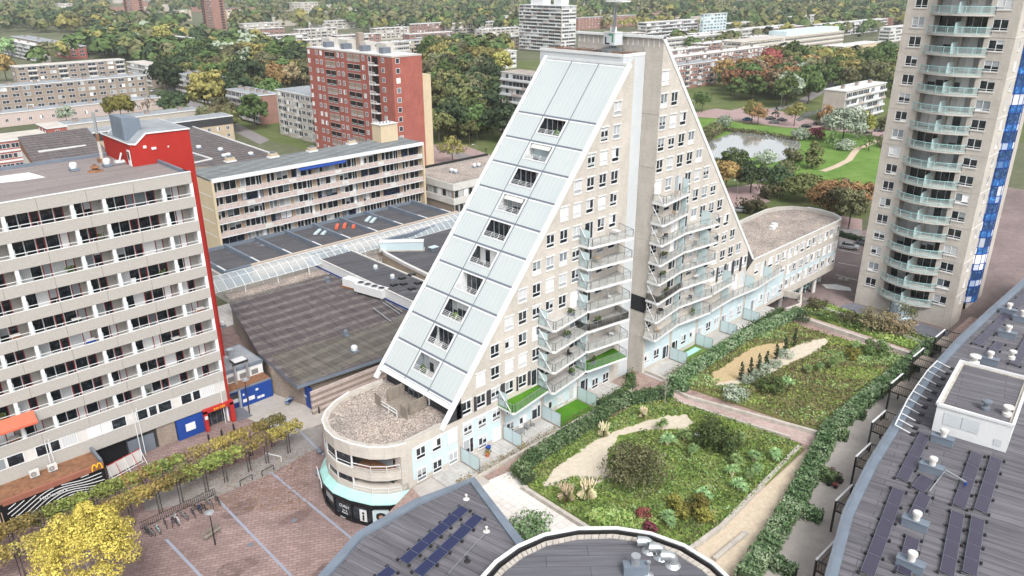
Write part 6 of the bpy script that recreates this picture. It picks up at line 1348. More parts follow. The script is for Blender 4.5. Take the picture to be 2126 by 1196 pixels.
# right middle distance
bldg('apartment_slab','brick slab with red balconies nearest the triangular gable',(1486,159),(1514,154),(1380,136),13,4,'rowbrick','greyroof',{'Y':'blank','X':'mix'},chim=3,pit=4.5) if False else None
bldg('apartment_slab','brick slab with red balconies nearest the triangular gable',(1385,140),(1490,158),9,13,4,'rowbrick','greyroof','mix',chim=3,pit=4)
bldg('apartment_slab','brick slab with pale roof behind the nearest brick slab',(1385,122),(1583,141),9,13,4,'rowbrick','paleroof','mix',chim=6,pit=4)
bldg('apartment_slab','brick slab with dark chimneys third behind the gable',(1375,108),(1470,108),9,12,4,'rowbrick','paleroof','mix',chim=4,pit=4)
SC,_=bldg('school_building','long yellow-brick building with dark galleries and a pale blue roof house',(1540,88),(1748,98),16,14.5,4,'beigebrick','creamroof','ribbon',pit=3.2,pane='pane_dark')
x0_,x1_,y0_,y1_=_; b=MB(); b.box(x0_+(x1_-x0_)*.45,x1_,y0_+5,y1_+4,14.6,18,'lightpanel'); b.build('roof_house',SC)
bldg('hall_building','plain cream brick hall at the right end of the long galleried building',(1752,98),(1828,93),12,12,1,'creampaint','paleroof','blank')
bldg('apartment_slab','white-fronted slab with a plain brick end wall beside the canal',(1757,191),(1840,174),(1712,186),13.5,4,'greybeige','paleroof',{'Y':'balc','X':'blank'},chim=3,pit=5)
bldg('low_building','low pale-roofed building among trees behind the topiary',(1630,152),(1720,158),8,4,1,'greybeige','paleroof','small')
# ================= crane on the lift core =================
cx,cy=82.0,66.2
K=thing('roof_crane','white telescopic roof crane with a green and black mark on its counterweight','crane',(cx,cy,49))
b=MB(); b.box(cx-1.6,cx+1.6,cy-.5,cy+.5,49.1,49.5,'railsteel'); b.box(cx-.5,cx+.5,cy-1.6,cy+1.6,49.15,49.6,'railsteel'); b.lathe((cx,cy,49.5),[(.5,0),(.5,.5)],'greymetal',10); b.build('undercarriage',K)
b=MB(); b.box(cx-.8,cx+.8,cy-.9,cy+.9,50.0,51.5,'whitepanel'); b.box(cx-.85,cx+.85,cy-.95,cy+.95,51.5,51.6,'white'); b.build('counterweight',K)
b=MB()
for (u0,u1,z0,z1,mt) in ((-.1,.65,51.2,51.38,'greenmark'),(.47,.65,50.4,51.2,'greenmark'),(-.65,-.47,50.25,51.0,'black'),(-.65,.1,50.1,50.28,'black')): b.box(cx-.83,cx-.8,cy-u1,cy-u0,z0,z1,mt)
b.build('mark',K)
b=MB(); p0=Vector((cx,cy,51.6)); tip=CAM+ray(1283,-25).normalized()*((p0-CAM).length*.93)
b.bar(p0,p0.lerp(tip,.45),.3,'whitepanel',.26); b.bar(p0.lerp(tip,.4),tip,.2,'silver',.15); b.box(cx-.3,cx+.3,cy-.3,cy+.3,51.5,52.2,'white'); b.build('boom',K)
q_=CAM+ray(1284,2).normalized()*((p0-CAM).length*.94); b=MB(); b.box(q_.x-.9,q_.x+.9,q_.y-1.2,q_.y+1.2,q_.z-.1,q_.z+.05,'white'); b.build('platform',K)
# ================= vegetation =================
def rv(): 
    while True:
        v=Vector((random.uniform(-1,1),random.uniform(-1,1),random.uniform(-1,1)))
        if .05<v.length<1: return v.normalized()
def leafq(mb,p,s,mat,nrm=None,flat=.6):
    n=rv() if nrm is None else (nrm*flat+rv()*(1-flat)).normalized()
    u=n.orthogonal().normalized(); u.rotate(Matrix.Rotation(random.uniform(0,PI),3,n)); v=n.cross(u)
    s1=s*random.uniform(.7,1.3)*.5; s2=s1*random.uniform(.6,1)
    mb.add([tuple(p-u*s1-v*s2),tuple(p+u*s1-v*s2*.6),tuple(p+u*s1*.8+v*s2),tuple(p-u*s1*.7+v*s2)],[(0,1,2,3)],mat)
def crown(mb,c,rx,rz,K,M,ls,mat,low=-.55,rr=.36,jit=.18):
    c=Vector(c)
    for i in range(K):
        d=rv()
        while d.z<low: d=rv()
        q=random.uniform(.55,.95)
        cc=c+Vector((d.x*rx*q,d.y*rx*q,d.z*rz*q)); r=rx*rr*random.uniform(.7,1.25)
        for j in range(M):
            e=rv()
            if e.z<-.3 and random.random()<.6: e.z=-e.z
            p=cc+Vector((e.x*r,e.y*r,e.z*r*.8))*random.uniform(.75,1.05)
            leafq(mb,p,ls,mat,e,.68)
def trunkmb(h,r,limbs,spread,zt,mat='bark'):
    b=MB(); b.bar((0,0,-.1),(.1,0,h*.45),r,mat,r*.7,7)
    for i in range(limbs):
        a=2*PI*i/limbs+random.uniform(-.4,.4); q=(math.cos(a)*spread*.55,math.sin(a)*spread*.55,h*.72); b.bar((.1,0,h*.4),q,r*.45,mat,r*.25,5); b.bar(q,(q[0]*1.5,q[1]*1.5,zt*.95),r*.25,mat,r*.08,4)
    b.bar((.1,0,h*.42),(0,0,zt*.95),r*.6,mat,r*.15,5); return b
def make_tree(name,mat,H_,R_,kind='round',K=34,M=46,ls=.8):
    cm=MB()
    if kind=='round': crown(cm,(0,0,H_*.6),R_,H_*.38,K,M,ls,mat)
    elif kind=='dome': crown(cm,(0,0,H_*.55),R_,H_*.42,K,M,ls,mat,-.4,.33)
    elif kind=='cone':
        for i in range(K): t=random.random()**.8; z=H_*(.15+.82*t); r=R_*(1-t)*random.uniform(.6,1); a=random.uniform(0,2*PI); crown(cm,(r*math.cos(a),r*math.sin(a),z),R_*.3*(1.2-t),R_*.3,2,M//2,ls,mat)
    elif kind=='column':
        for i in range(K): t=random.random(); z=H_*(.1+.88*t); r=R_*math.sin(PI*min(1,.15+t*.85))*random.uniform(.3,1); a=random.uniform(0,2*PI); crown(cm,(r*math.cos(a),r*math.sin(a),z),R_*.45,R_*.6,2,M//2,ls,mat)
    elif kind=='bush': crown(cm,(0,0,H_*.45),R_,H_*.5,K,M,ls,mat,-.9,.42)
    tm=trunkmb(H_,max(.08,H_*.022),5,R_*.7,H_*.8) if kind!='bush' else trunkmb(H_,.06,5,R_*.6,H_*.7)
    return cm.mesh('crown'),tm.mesh('trunk')
MESHES={}
def T(kind,mat,H_=12,R_=5,K=34,M=46,ls=.8,var=0):
    key=(kind,mat,H_,R_,var)
    if key not in MESHES: random.seed(hash((kind,mat))%1000 if False else len(MESHES)*17+3); MESHES[key]=make_tree('t',mat,H_,R_,kind,K,M,ls)
    return MESHES[key]
def put_tree(me,x,y,s=1,label='',group=None,z=0,name='tree',cat='tree',sz=None):
    o=bpy.data.objects.new(name,None); C.objects.link(o); o.location=(x,y,z); o.rotation_euler=(0,0,random.uniform(0,6.28)); o.scale=(s,s,sz or s*random.uniform(.9,1.1)); tag(o,label,cat,group)
    for nm,m_ in (('crown',me[0]),('trunk',me[1])): c=bpy.data.objects.new(nm,m_); C.objects.link(c); c.parent=o
    return o
GR=['leaf_green','leaf_olive','leaf_green','leaf_dark','leaf_autumn']
BIG=[T('round','leaf_green',var=1),T('dome','leaf_olive',var=1),T('round','leaf_dark',var=1),T('dome','leaf_green',var=2),T('round','leaf_bush',var=1),T('dome','leaf_orange',var=1),T('round','leaf_autumn',var=1),T('dome','leaf_brown',var=1),T('column','leaf_dark',14,2.6,var=1),T('round','leaf_silver',var=1)]
NAMES_=['round mid-green tree','domed olive tree','round dark green tree','domed green tree','round dull olive tree','domed russet tree','round yellow-green autumn tree','domed brown tree','narrow dark poplar','round silvery tree']
def inpoly(x,y,poly):
    c=False; n=len(poly)
    for i in range(n):
        (x1,y1),(x2,y2)=poly[i],poly[(i+1)%n]
        if (y1>y)!=(y2>y) and x<(x2-x1)*(y-y1)/(y2-y1)+x1: c=not c
    return c
TREES=[]
def forest(px,step,kinds,where,smin=.8,smax=1.3,seed=1,maxn=999):
    poly=[onz(*p,0) for p in px]; random.seed(seed)
    xs=[p[0] for p in poly]; ys=[p[1] for p in poly]; n=0
    y=min(ys)
    while y<max(ys):
        x=min(xs)
        while x<max(xs):
            a=x+random.uniform(-.4,.4)*step; c_=y+random.uniform(-.4,.4)*step
            if inpoly(a,c_,poly) and not any(f[0]-2<a<f[1]+2 and f[2]-2<c_<f[3]+2 for f in FOOT) and n<maxn:
                k=random.choice(kinds); TREES.append((a,c_,random.uniform(smin,smax)*1.15,k,where)); n+=1
            x+=step
        y+=step
forest([(60,150),(205,112),(330,150),(350,205),(500,270),(575,270),(560,215),(470,170),(390,120),(330,100),(190,90)],11,[0,1,3,2,4,3,2,6],'in the belt beyond the street of brick slabs',.9,1.5,2)
forest([(180,125),(345,140),(640,190),(640,130),(520,100),(330,75),(180,88)],12,[0,1,2,3,4,0,2,3,9,6],'in the wood left of the red tower',1.0,1.6,3)
forest([(560,200),(640,195),(640,160),(560,165)],9,[5,5,7],'in the russet group against the red tower',.8,1.1,4)
forest([(895,300),(1045,300),(1045,210),(1000,170),(895,170)],10,[2,0,4,1],'behind the square right of the red tower',.9,1.3,5)
forest([(890,170),(1045,180),(1060,110),(890,110)],13,[1,4,0,2,3,6],'in the wood behind the red tower',1.1,1.6,6)
forest([(0,60),(250,60),(400,90),(330,60),(0,30)],22,[0,1,4,2],'in the far wood at the upper left',1.3,2.0,7)
forest([(740,75),(1070,70),(1070,45),(740,40)],26,[2,2,4,0,1],'in the dark tree line left of the white tower block',1.2,1.7,8)
forest([(1390,110),(1535,110),(1530,95),(1390,92)],12,[1,4,0],'between the brick slabs and the galleried building',.9,1.3,9)
forest([(1500,95),(1840,80),(1850,62),(1500,62)],20,[6,4,1,3,2],'behind the galleried building',1.0,1.5,10)
forest([(1580,148),(1850,165),(1850,120),(1700,125),(1560,140)],12,[1,4,6,0,3],'around the galleried building',.9,1.3,11)
forest([(1500,210),(1620,215),(1700,190),(1680,160),(1560,165),(1490,180)],10,[7,3,4,5,3],'in the mixed wood by the pond road',.9,1.2,12)
forest([(1600,240),(1700,225),(1700,180),(1650,185)],11,[3,0,9],'above the pond road',.9,1.2,13)
forest([(1640,475),(1780,485),(1812,440),(1812,410),(1740,425),(1650,455)],9,[5,7,4,3],'behind the gravel-roofed wing',.55,.75,14,14)
forest([(420,280),(500,290),(500,240),(470,240),(420,250)],8,[4,1,7],'scrub behind the beige row houses',.5,.8,15)
forest([(340,30),(1060,35),(1060,15),(340,12)],48,[0,2,4,1],'in the distant suburb',1.3,1.9,16)
forest([(1210,30),(1880,45),(1880,22),(1210,12)],40,[0,4,1,2,3],'in the distant suburb right of the gable',1.3,1.9,17)
forest([(1200,60),(1380,65),(1540,52),(1540,42),(1200,48)],18,[6,6,4],'yellowing avenue beyond the gable',.9,1.2,18)
forest([(1690,180),(1862,205),(1862,125),(1800,118),(1700,140)],13,[1,4,0,6,3],'between the white canal slab and the long school',.8,1.15,19,34)
TREES.sort(key=lambda q:(q[0]**2+q[1]**2))
keep=TREES[:285]
random.seed(5)
for (a,c_,s,k,where) in keep: put_tree(BIG[k],a,c_,s,NAMES_[k]+' '+where,NAMES_[k]+'s '+where)
# the rest and the far-off woodland read as one mass
FWM=MB(); random.seed(9)
def lump(x,y,s,mat):
    H_=10*s; R_=4.6*s
    for j in range(38):
        e=rv(); e.z=abs(e.z) if random.random()<.85 else e.z
        leafq(FWM,Vector((x+e.x*R_*random.uniform(.6,1),y+e.y*R_*random.uniform(.6,1),H_*.55+e.z*H_*.42)),2.6*s,mat,e,.72)
for (a,c_,s,k,where) in TREES[285:]: lump(a,c_,s,['leaf_green','leaf_olive','leaf_dark','leaf_green','leaf_bush','leaf_orange','leaf_autumn','leaf_brown','leaf_dark','leaf_silver'][k])
FMAT=['leaf_green','leaf_olive','leaf_dark','leaf_bush','leaf_bush','leaf_green','leaf_olive','leaf_dark','leaf_bush','leaf_autumn']
cnt=0
for i in range(14000):
    px=random.uniform(-60,2190); py=598-F_PX*math.tan(PITCH)+random.uniform(12,118)
    if py>60 and px>1100: continue
    if (225<px<315 or 395<px<480) and py<75: continue
    if 330<px<1085 and 22<py<112 and random.random()<.62: continue
    if 1190<px<1700 and 30<py and random.random()<.5: continue
    x,y=onz(px,py,0)
    d=math.hypot(x,y)
    if any(f[0]<x<f[1] and f[2]<y<f[3] for f in FOOT): continue
    # keep ground-area density about even
    if random.random()>min(1,(d/1200)**1.1)*.85+.15: continue
    lump(x,y,random.uniform(1.1,2.0),random.choice(FMAT)); cnt+=1
    if cnt>4200: break
tag(FWM.build('far_woodland'),kind='stuff')
# distant roofs glimpsed between the crowns
dr=MB(); random.seed(21)
for i in range(120):
    px=random.uniform(200,1880); py=random.uniform(-25,48); x,y=onz(px,py,6)
    if any(f[0]-10<x<f[1]+10 and f[2]-10<y<f[3]+10 for f in FOOT): continue
    L=random.uniform(20,60); dr.box(x,x+L,y,y+10,0,random.choice((8,9,11,12)),random.choice(('greybeige','rowbrick','brownbrick','greybeige'))); z=12
tag(dr.build('far_town'),kind='stuff')
pl_=T('dome','leaf_olive',8,3.0,40,44,.45,31); pk=0
for row,(p,q,n) in enumerate((((905,268),(1000,205),6),((940,290),(1040,235),6),((975,300),(1045,270),4))):
    A_=Vector(onz(*p,0));B_=Vector(onz(*q,0))
    for i in range(n):
        v_=A_.lerp(B_,i/(n-1)); put_tree(pl_,v_.x,v_.y,random.uniform(1.0,1.2),'clipped round plane tree, '+NUM[i]+' from the left in the '+('far','middle','near')[row]+' row by the square','clipped plane trees by the square')
# named single trees of the middle distance
def px_tree(px,py,me,s,label,sz=None,**k): x,y=onz(px,py,0); return put_tree(me,x,y,s,label,sz=sz,**k)
px_tree(253,248,T('dome','leaf_gold',9,5.2,46,60,.7,1),1.15,'round golden and green tree on the left, between the grey roofs')
px_tree(363,238,T('dome','leaf_dark',9,5.2,46,60,.7,1),1.2,'round dark green tree beside the bare one, left')
px_tree(310,243,T('round','leaf_brown',9,3.5,10,20,.5,1),1,'nearly bare grey tree between the golden and the dark green tree')
px_tree(140,258,T('round','leaf_silver',8,3.6,26,40,.6,2),.9,'grey-green bushy tree before the low grey roof on the left')
px_tree(20,120,T('dome','leaf_light',12,6,40,50,.9,1),1.2,'bright green rounded tree at the left edge by the red slab'); px_tree(15,170,BIG[5],1.3,'yellow-brown tree at the left edge')
px_tree(545,165,T('round','leaf_yellow',12,4,30,40,.7,1),1.1,'bright yellow tree left of the red tower'); px_tree(342,108,BIG[6],1.7,'large yellow-green crown in the wood, upper left')
px_tree(940,340,T('round','leaf_autumn',9,4.2,22,40,.5,3),1.1,'thin yellow-green tree standing on the square by the red tower')
px_tree(975,235,T('round','leaf_orange',8,4,26,40,.6,3),1.0,'rust-coloured small tree in the park behind the square')
px_tree(1597,160,T('round','leaf_red',14,5.5,46,50,.8,1),1.15,'crimson tree before the galleried building'); px_tree(1665,150,T('column','leaf_green',15,3.4,60,46,.7,2),1.1,'tall narrow green tree before the galleried building')
px_tree(1643,178,T('dome','leaf_gold',8,3.6,60,60,.5,3),1.2,'clipped egg-shaped olive topiary behind the pond road')
px_tree(1748,300,T('round','leaf_silver',12,6.2,60,60,.6,4),1.15,'large silver-grey willow at the park path'); px_tree(1782,290,T('dome','leaf_gold',9,4.4,40,46,.6,5),1.1,'golden tree behind the silver willow'); px_tree(1835,290,T('round','leaf_bush',9,4,20,40,.6,6),1.0,'thin grey-green tree between the willow and the tower')
px_tree(1685,350,T('column','leaf_olive',10,4.2,60,50,.6,3),.8,'upright brown-green tree at the pond edge'); px_tree(1668,418,T('dome','leaf_olive',9,6.4,70,60,.6,4),.9,'wide layered yellow-green tree in the park foreground')
px_tree(1520,362,T('round','leaf_green',10,5,34,50,.6,4),.85,'dark loose tree at the near side of the pond'); px_tree(1558,400,T('dome','leaf_dark',10,5,40,50,.6,4),1.0,'dark green domed tree beside the street lamp'); px_tree(1505,400,T('dome','leaf_orange',10,4.2,40,50,.6,4),1.0,'orange tree touching the triangular gable')
px_tree(1740,455,T('dome','leaf_orange',9,6.5,60,60,.6,5),1.15,'large orange-brown tree behind the round-ended wing'); px_tree(1618,385,T('bush','leaf_dark',4,3.5,30,40,.5,1),1.3,'dark rounded shrub by the path',cat='shrub',name='shrub')
px_tree(1712,262,T('round','leaf_orange',8,3.3,26,36,.5,7),1.0,'orange street tree by the canal'); px_tree(1648,262,T('round','leaf_autumn',9,3.4,26,36,.5,7),1.1,'yellow-brown street tree above the pond, middle'); px_tree(1560,255,T('round','leaf_autumn',9,3.6,30,36,.5,8),1.0,'yellow-brown street tree above the pond, left'); px_tree(1573,258,T('round','leaf_orange',9,3.6,30,36,.5,8),1.0,'orange street tree next to the yellow-brown one above the pond'); px_tree(1457,233,T('round','leaf_green',9,3.8,30,40,.5,8),1.1,'green street tree against the triangular gable')
px_tree(1609,248,T('cone','leaf_dark',6,2.2,30,30,.4,1),1.0,'small dark conical tree among the parked cars'); px_tree(1695,262,T('cone','leaf_olive',5,1.8,26,30,.4,2),1.0,'small conical tree beside a black parked car')
px_tree(1727,308,T('cone','leaf_light',6,2.6,30,36,.4,3),1.1,'bright green cone-shaped tree left of the willow path'); px_tree(1803,312,T('cone','leaf_light',6,2.4,30,36,.4,4),1.1,'bright green cone-shaped tree inside the path bend')
shr=T('bush','leaf_bush',3,2.6,22,36,.4,2); shs=T('bush','leaf_silver',3,2.6,22,36,.4,3); shr2=T('bush','leaf_red',3,2.6,22,36,.4,4)
for i,(px,py,me,lab) in enumerate(((1505,262,shs,'grey-green willow bush at the left bank of the pond'),(1480,275,shr,'reedy bush at the left end of the pond'),(1465,288,shr,'reedy bush nearest the gable at the pond'),(1690,288,shr2,'reddish bush at the right bank of the pond'),(1660,290,shs,'grey bush at the right bank of the pond'),(1590,340,shs,'grey-green willow bush on the near bank of the pond'),(1650,335,shr,'olive bush on the near bank of the pond'),(1755,312,shs,'pale bush beside the green cone tree'),(1840,305,shr,'dull bush at the right end of the park path'),(1630,360,shr,'low bush between pond and path'),(1560,440,shr,'bush behind the gravel-roofed wing'),(1600,410,shr,'bush beside the fork of the park path'))): px_tree(px,py,me,1.3,lab,name='shrub',cat='shrub')
for i in range(12):
    x,y=[(p0+(p1-p0)*i/11) for p0,p1 in zip(onz(1480,290,0),onz(1610,278,0))]
b=MB(); random.seed(4)
for seg in (((1455,300),(1500,272)),((1500,272),(1560,276)),((1560,276),(1660,292)),((1480,335),(1540,345))):
    a=Vector(onz(*seg[0],0));c_=Vector(onz(*seg[1],0))
    for i in range(500): q=a.lerp(c_,random.random()); leafq(b,Vector((q.x+random.gauss(0,1),q.y+random.gauss(0,1),random.uniform(.1,1.3))),.5,'leaf_bush')
tag(b.build('reeds'),kind='stuff')
# ---- hedges ----
def hedge(name,px,wd,z0,h,label,mat='leaf_hedge',dens=52,ls=.21,z=None,world=None,lump_=.12):
    b=MB(); P=world or [onz(*p,z0) for p in px]
    for a,c_ in zip(P,P[1:]):
        a=Vector(a);c_=Vector(c_);d=c_-a;L=d.length;d.normalize();n=Vector((-d.y,d.x))
        N=int(L*(wd+2*h)*dens)
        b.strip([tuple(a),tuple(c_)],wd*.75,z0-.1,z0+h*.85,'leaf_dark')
        for i in range(N):
            t=random.random()*L; r=random.random()*(wd+2*h); wob=lump_*(math.sin(t*2.1)+math.sin(t*5.3+1)+random.gauss(0,.6))
            if r<wd: u=r-wd/2; zz=h+wob; nn=Vector((0,0,1))
            elif r<wd+h: u=-wd/2-wob; zz=r-wd; nn=Vector((-n.x,-n.y,.3))
            else: u=wd/2+wob; zz=r-wd-h; nn=Vector((n.x,n.y,.3))
            q=a+d*t+n*u; leafq(b,Vector((q.x,q.y,z0+zz)),ls,mat,nn,.45)
    return tag(b.build(name),label,'hedge')
random.seed(31)
hz=Z+.5
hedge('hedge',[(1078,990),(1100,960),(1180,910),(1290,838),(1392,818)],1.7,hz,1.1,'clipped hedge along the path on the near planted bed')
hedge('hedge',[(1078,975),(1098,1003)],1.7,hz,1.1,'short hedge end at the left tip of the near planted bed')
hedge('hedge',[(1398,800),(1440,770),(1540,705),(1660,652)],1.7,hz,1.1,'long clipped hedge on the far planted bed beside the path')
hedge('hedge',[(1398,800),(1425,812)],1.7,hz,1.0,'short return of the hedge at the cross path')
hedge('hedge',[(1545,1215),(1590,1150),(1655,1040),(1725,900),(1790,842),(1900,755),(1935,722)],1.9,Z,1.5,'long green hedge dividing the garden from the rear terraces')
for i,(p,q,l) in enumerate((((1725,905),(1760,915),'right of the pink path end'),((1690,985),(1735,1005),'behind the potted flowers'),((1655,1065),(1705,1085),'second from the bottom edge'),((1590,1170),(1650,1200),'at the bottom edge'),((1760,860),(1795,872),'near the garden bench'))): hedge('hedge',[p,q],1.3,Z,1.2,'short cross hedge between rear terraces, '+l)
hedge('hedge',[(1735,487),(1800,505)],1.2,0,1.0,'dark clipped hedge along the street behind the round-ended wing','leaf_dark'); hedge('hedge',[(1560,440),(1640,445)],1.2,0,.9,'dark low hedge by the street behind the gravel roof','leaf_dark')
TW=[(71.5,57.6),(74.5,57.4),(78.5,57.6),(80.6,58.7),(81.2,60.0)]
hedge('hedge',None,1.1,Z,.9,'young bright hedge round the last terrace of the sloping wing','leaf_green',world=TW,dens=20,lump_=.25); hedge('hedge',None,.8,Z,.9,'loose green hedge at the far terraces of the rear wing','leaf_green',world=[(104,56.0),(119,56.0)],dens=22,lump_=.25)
b=MB()
for x0_,x1_,yy,m_ in ((46.5,63.5,57.45,'leaf_brown'),(64,71,57.5,'leaf_olive'),(84.5,103,56.0,'leaf_bush')):
    for i in range(int((x1_-x0_)*45)): leafq(b,Vector((random.uniform(x0_,x1_),yy+random.gauss(0,.3),Z+random.uniform(.05,.8))),.16,m_)
tag(b.build('terrace_weeds'),kind='stuff')
# ---- ground cover on the beds ----
def cover(px,z,n,mats,ls=.3,hh=.3,seed=1,name='ground_cover'):
    poly=[onz(*p,z) for p in px]; b=MB(); random.seed(seed); xs=[p[0] for p in poly]; ys=[p[1] for p in poly]; k=0
    ph=[(random.uniform(0,6),random.uniform(.15,.6),random.uniform(.15,.6)) for _ in range(4)]
    while k<n:
        x=random.uniform(min(xs),max(xs)); y=random.uniform(min(ys),max(ys))
        if not inpoly(x,y,poly) or any(inpoly(x,y,e) for e in EXC): continue
        v=sum(math.sin(p+a*x+c_*y) for p,a,c_ in ph)/4+random.gauss(0,.22)
        m_=mats[max(0,min(len(mats)-1,int((v+.6)/1.2*len(mats))))]
        leafq(b,Vector((x,y,z+random.uniform(.0,hh)*(1.2+v))),ls,m_,Vector((0,0,1)),.35); k+=1
    return tag(b.build(name),kind='stuff')
EXC=[[onz(*p,Z+.33) for p in l] for l in ([(1128,1012),(1150,975),(1190,945),(1235,915),(1285,893),(1340,875),(1385,862),(1425,862),(1440,878),(1425,892),(1330,893),(1262,935),(1262,965),(1280,990),(1190,990)],[(1478,800),(1530,800),(1580,785),(1680,738),(1720,712),(1715,702),(1640,722),(1560,772),(1510,785)],[(1478,790),(1480,775),(1520,750),(1560,722),(1600,713),(1640,712),(1620,735),(1540,785)])]
cover(B1,Z+.33,19000,['leaf_bush','leaf_grass','leaf_green','leaf_grass','leaf_light','leaf_olive','leaf_grass'],.2,.22,1)
cover(B2,Z+.33,15000,['leaf_grass','leaf_grass','leaf_olive','leaf_olive','leaf_brown','leaf_bush','leaf_grass','leaf_light'],.22,.22,2)
cover(B3,Z+.33,3500,['leaf_grass','leaf_bush','leaf_green'],.3,.4,3)
cover([(1215,1075),(1235,1060),(1300,1062),(1370,1085),(1350,1102),(1260,1095)],Z+.36,1800,['leaf_light','leaf_grass','leaf_grass'],.3,.3,4,'herb_patch')
def gplant(px,py,me,s,lab,grp=None,name='shrub',cat='shrub',z=Z+.3): x,y=onz(px,py,z); return put_tree(me,x,y,s,lab,grp,z=z,name=name,cat=cat)
gplant(1318,1000,T('bush','leaf_bush',4.2,3.3,70,50,.22,7),1.0,'big sprawling grey-brown bush on the near planted bed'); 
for i,(px,py,s,l) in enumerate(((1470,925,1.0,'dark green bush left of the blue bin'),(1500,935,1.1,'dark green bush behind the blue bin'),(1478,905,.9,'bush below the cross path'))): gplant(px,py,T('bush','leaf_green',3,1.9,34,40,.22,8),s,l)
for i,(px,py) in enumerate(((1400,1052),(1432,1068),(1452,1050),(1412,1075),(1460,1080))): gplant(px,py,T('bush','leaf_gold',1.5,.95,24,36,.16,9),1.0,NUM[i]+' golden conifer shrub from the left in the group on the near bed' if False else ('uppermost left','middle','uppermost right','lower left','lower right')[i]+' golden shrub in the group on the near bed','golden shrubs on the near bed')
for i,(px,py,l) in enumerate(((1335,1075,'left of the pale rosette plants'),(1348,1105,'near the round roof'))): gplant(px,py,T('bush','leaf_red',1.3,.8,18,30,.16,10),1.0,'small dark red shrub '+l)
def pampas(px,py,s,lab):
    x,y=onz(px,py,Z+.3); t=thing('pampas_grass',lab,'ornamental grass',(x,y,Z+.3)); b=MB(); g=MB(); random.seed(int(px))
    for i in range(240): 
        a=random.uniform(0,2*PI); r=random.uniform(.3,1.1)*s; b.add([(0,0,0),(math.cos(a)*r*.5+.03,math.sin(a)*r*.5,r*.9),(math.cos(a)*r,math.sin(a)*r,r*.55)],[(0,1,2)],'leaf_straw' if i%3 else 'leaf_grass')
    for i in range(34):
        a=random.uniform(0,2*PI); r=random.uniform(.1,.8)*s; p=Vector((math.cos(a)*r,math.sin(a)*r,s*random.uniform(1.3,1.8))); g.bar(p,p+Vector((math.cos(a)*.15,math.sin(a)*.15,.55)),.09,'leaf_straw',.03,5)
    b.build('leaves',t,world=False); g.build('plume',t,world=False)
pampas(1175,1040,1.0,'left one of two pampas grass clumps on the near bed'); pampas(1218,1035,1.15,'right one of two pampas grass clumps on the near bed'); pampas(1253,905,.8,'pampas grass beside the hedge at the sand path'); pampas(1335,868,.6,'small pampas grass below the hedge near the bare sapling')
def rosette(px,py,s,lab,grp='pale green rosette plants'):
    key='ros'
    if key not in MESHES:
        random.seed(77); b=MB(); g=MB()
        for c_ in ((0,0,1.1),(.45,.2,.9),(-.35,.3,.8)):
            g.bar((0,0,0),c_,.05,'leaf_straw',.04,5)
            for i in range(60):
                a=random.uniform(0,2*PI); e=random.uniform(-.3,1.2); d=Vector((math.cos(a)*math.cos(e),math.sin(a)*math.cos(e),math.sin(e)))*.55; w_=Vector((-math.sin(a),math.cos(a),0))*.06; p=Vector(c_)
                b.add([tuple(p-w_),tuple(p+w_),tuple(p+d+w_*.3+Vector((0,0,-.1))),tuple(p+d-w_*.3+Vector((0,0,-.1)))],[(0,1,2,3)],'leaf_light')
        MESHES[key]=(b.mesh('rosette'),g.mesh('stem'))
    x,y=onz(px,py,Z+.3); o=bpy.data.objects.new('rosette_plant',None); C.objects.link(o); o.location=(x,y,Z+.3); o.scale=(s,s,s); o.rotation_euler=(0,0,px); tag(o,lab,'plant',grp)
    for nm,m_ in (('leaf_rosette',MESHES['ros'][0]),('stem',MESHES['ros'][1])): c_=bpy.data.objects.new(nm,m_); C.objects.link(c_); c_.parent=o
for i,(px,py,s) in enumerate(((1376,895,1.2),(1385,925,1.3),(1422,915,1.2),(1436,945,1.1),(1513,932,1.1),(1540,922,1.1),(1525,970,1.2),(1563,960,1.1),(1606,957,1.2),(1568,985,1.1),(1555,995,1.0),(1520,990,1.1),(1460,1037,1.1),(1390,1092,1.3),(1535,1020,1.2))): rosette(px,py,s,'pale green rosette plant scattered over the near planted bed')
for i,(px,py,s) in enumerate(((1630,805,1.3),(1725,765,1.4),(1700,770,1.0),(1775,725,1.1),(1675,775,1.0),(1830,720,.9))): rosette(px,py,s,'pale green rosette plant scattered over the far planted bed','pale green rosette plants on the far bed')
cy_=T('column','leaf_dark',2.9,.34,40,26,.16,11)
for i,(px,py) in enumerate(((1537,792),(1556,783),(1573,774),(1590,763),(1610,747),(1628,735),(1648,720))): gplant(px,py,cy_,1.0,NUM[i]+' thin dark cypress from the left in the row on the far bed','row of thin cypresses','cypress','tree')
lv=T('bush','leaf_silver',1.2,1.1,22,30,.16,12)
for i,(px,py) in enumerate(((1550,792),(1570,783),(1588,772),(1605,760),(1630,742))): gplant(px,py,lv,1.0,NUM[i]+' grey lavender mound from the left beside the cypresses','lavender mounds')
gplant(1523,828,T('bush','leaf_silver',1.6,1.6,26,30,.2,13),1.1,'blue-grey rounded shrub at the front of the far bed'); gplant(1597,812,T('bush','leaf_green',2,1.7,30,36,.2,14),1.1,'dark green shrub in the middle of the far bed'); gplant(1815,735,T('bush','leaf_green',2,1.7,26,36,.2,15),1.1,'green shrub by the right side of the far bed'); gplant(1770,745,T('bush','leaf_gold',1.4,1.3,20,30,.2,16),1.0,'yellow-green shrub on the far bed'); gplant(1660,665,T('bush','leaf_dark',1.6,1.6,20,30,.2,16),1.0,'dark shrub at the head of the far bed')
for i,(px,py,l) in enumerate(((1815,680,'left'),(1862,690,'right'))): gplant(px,py,T('bush','leaf_brown',2.8,2.2,40,46,.2,17),1.1,l+' one of two round brown bushes by the picket fence','round brown bushes')
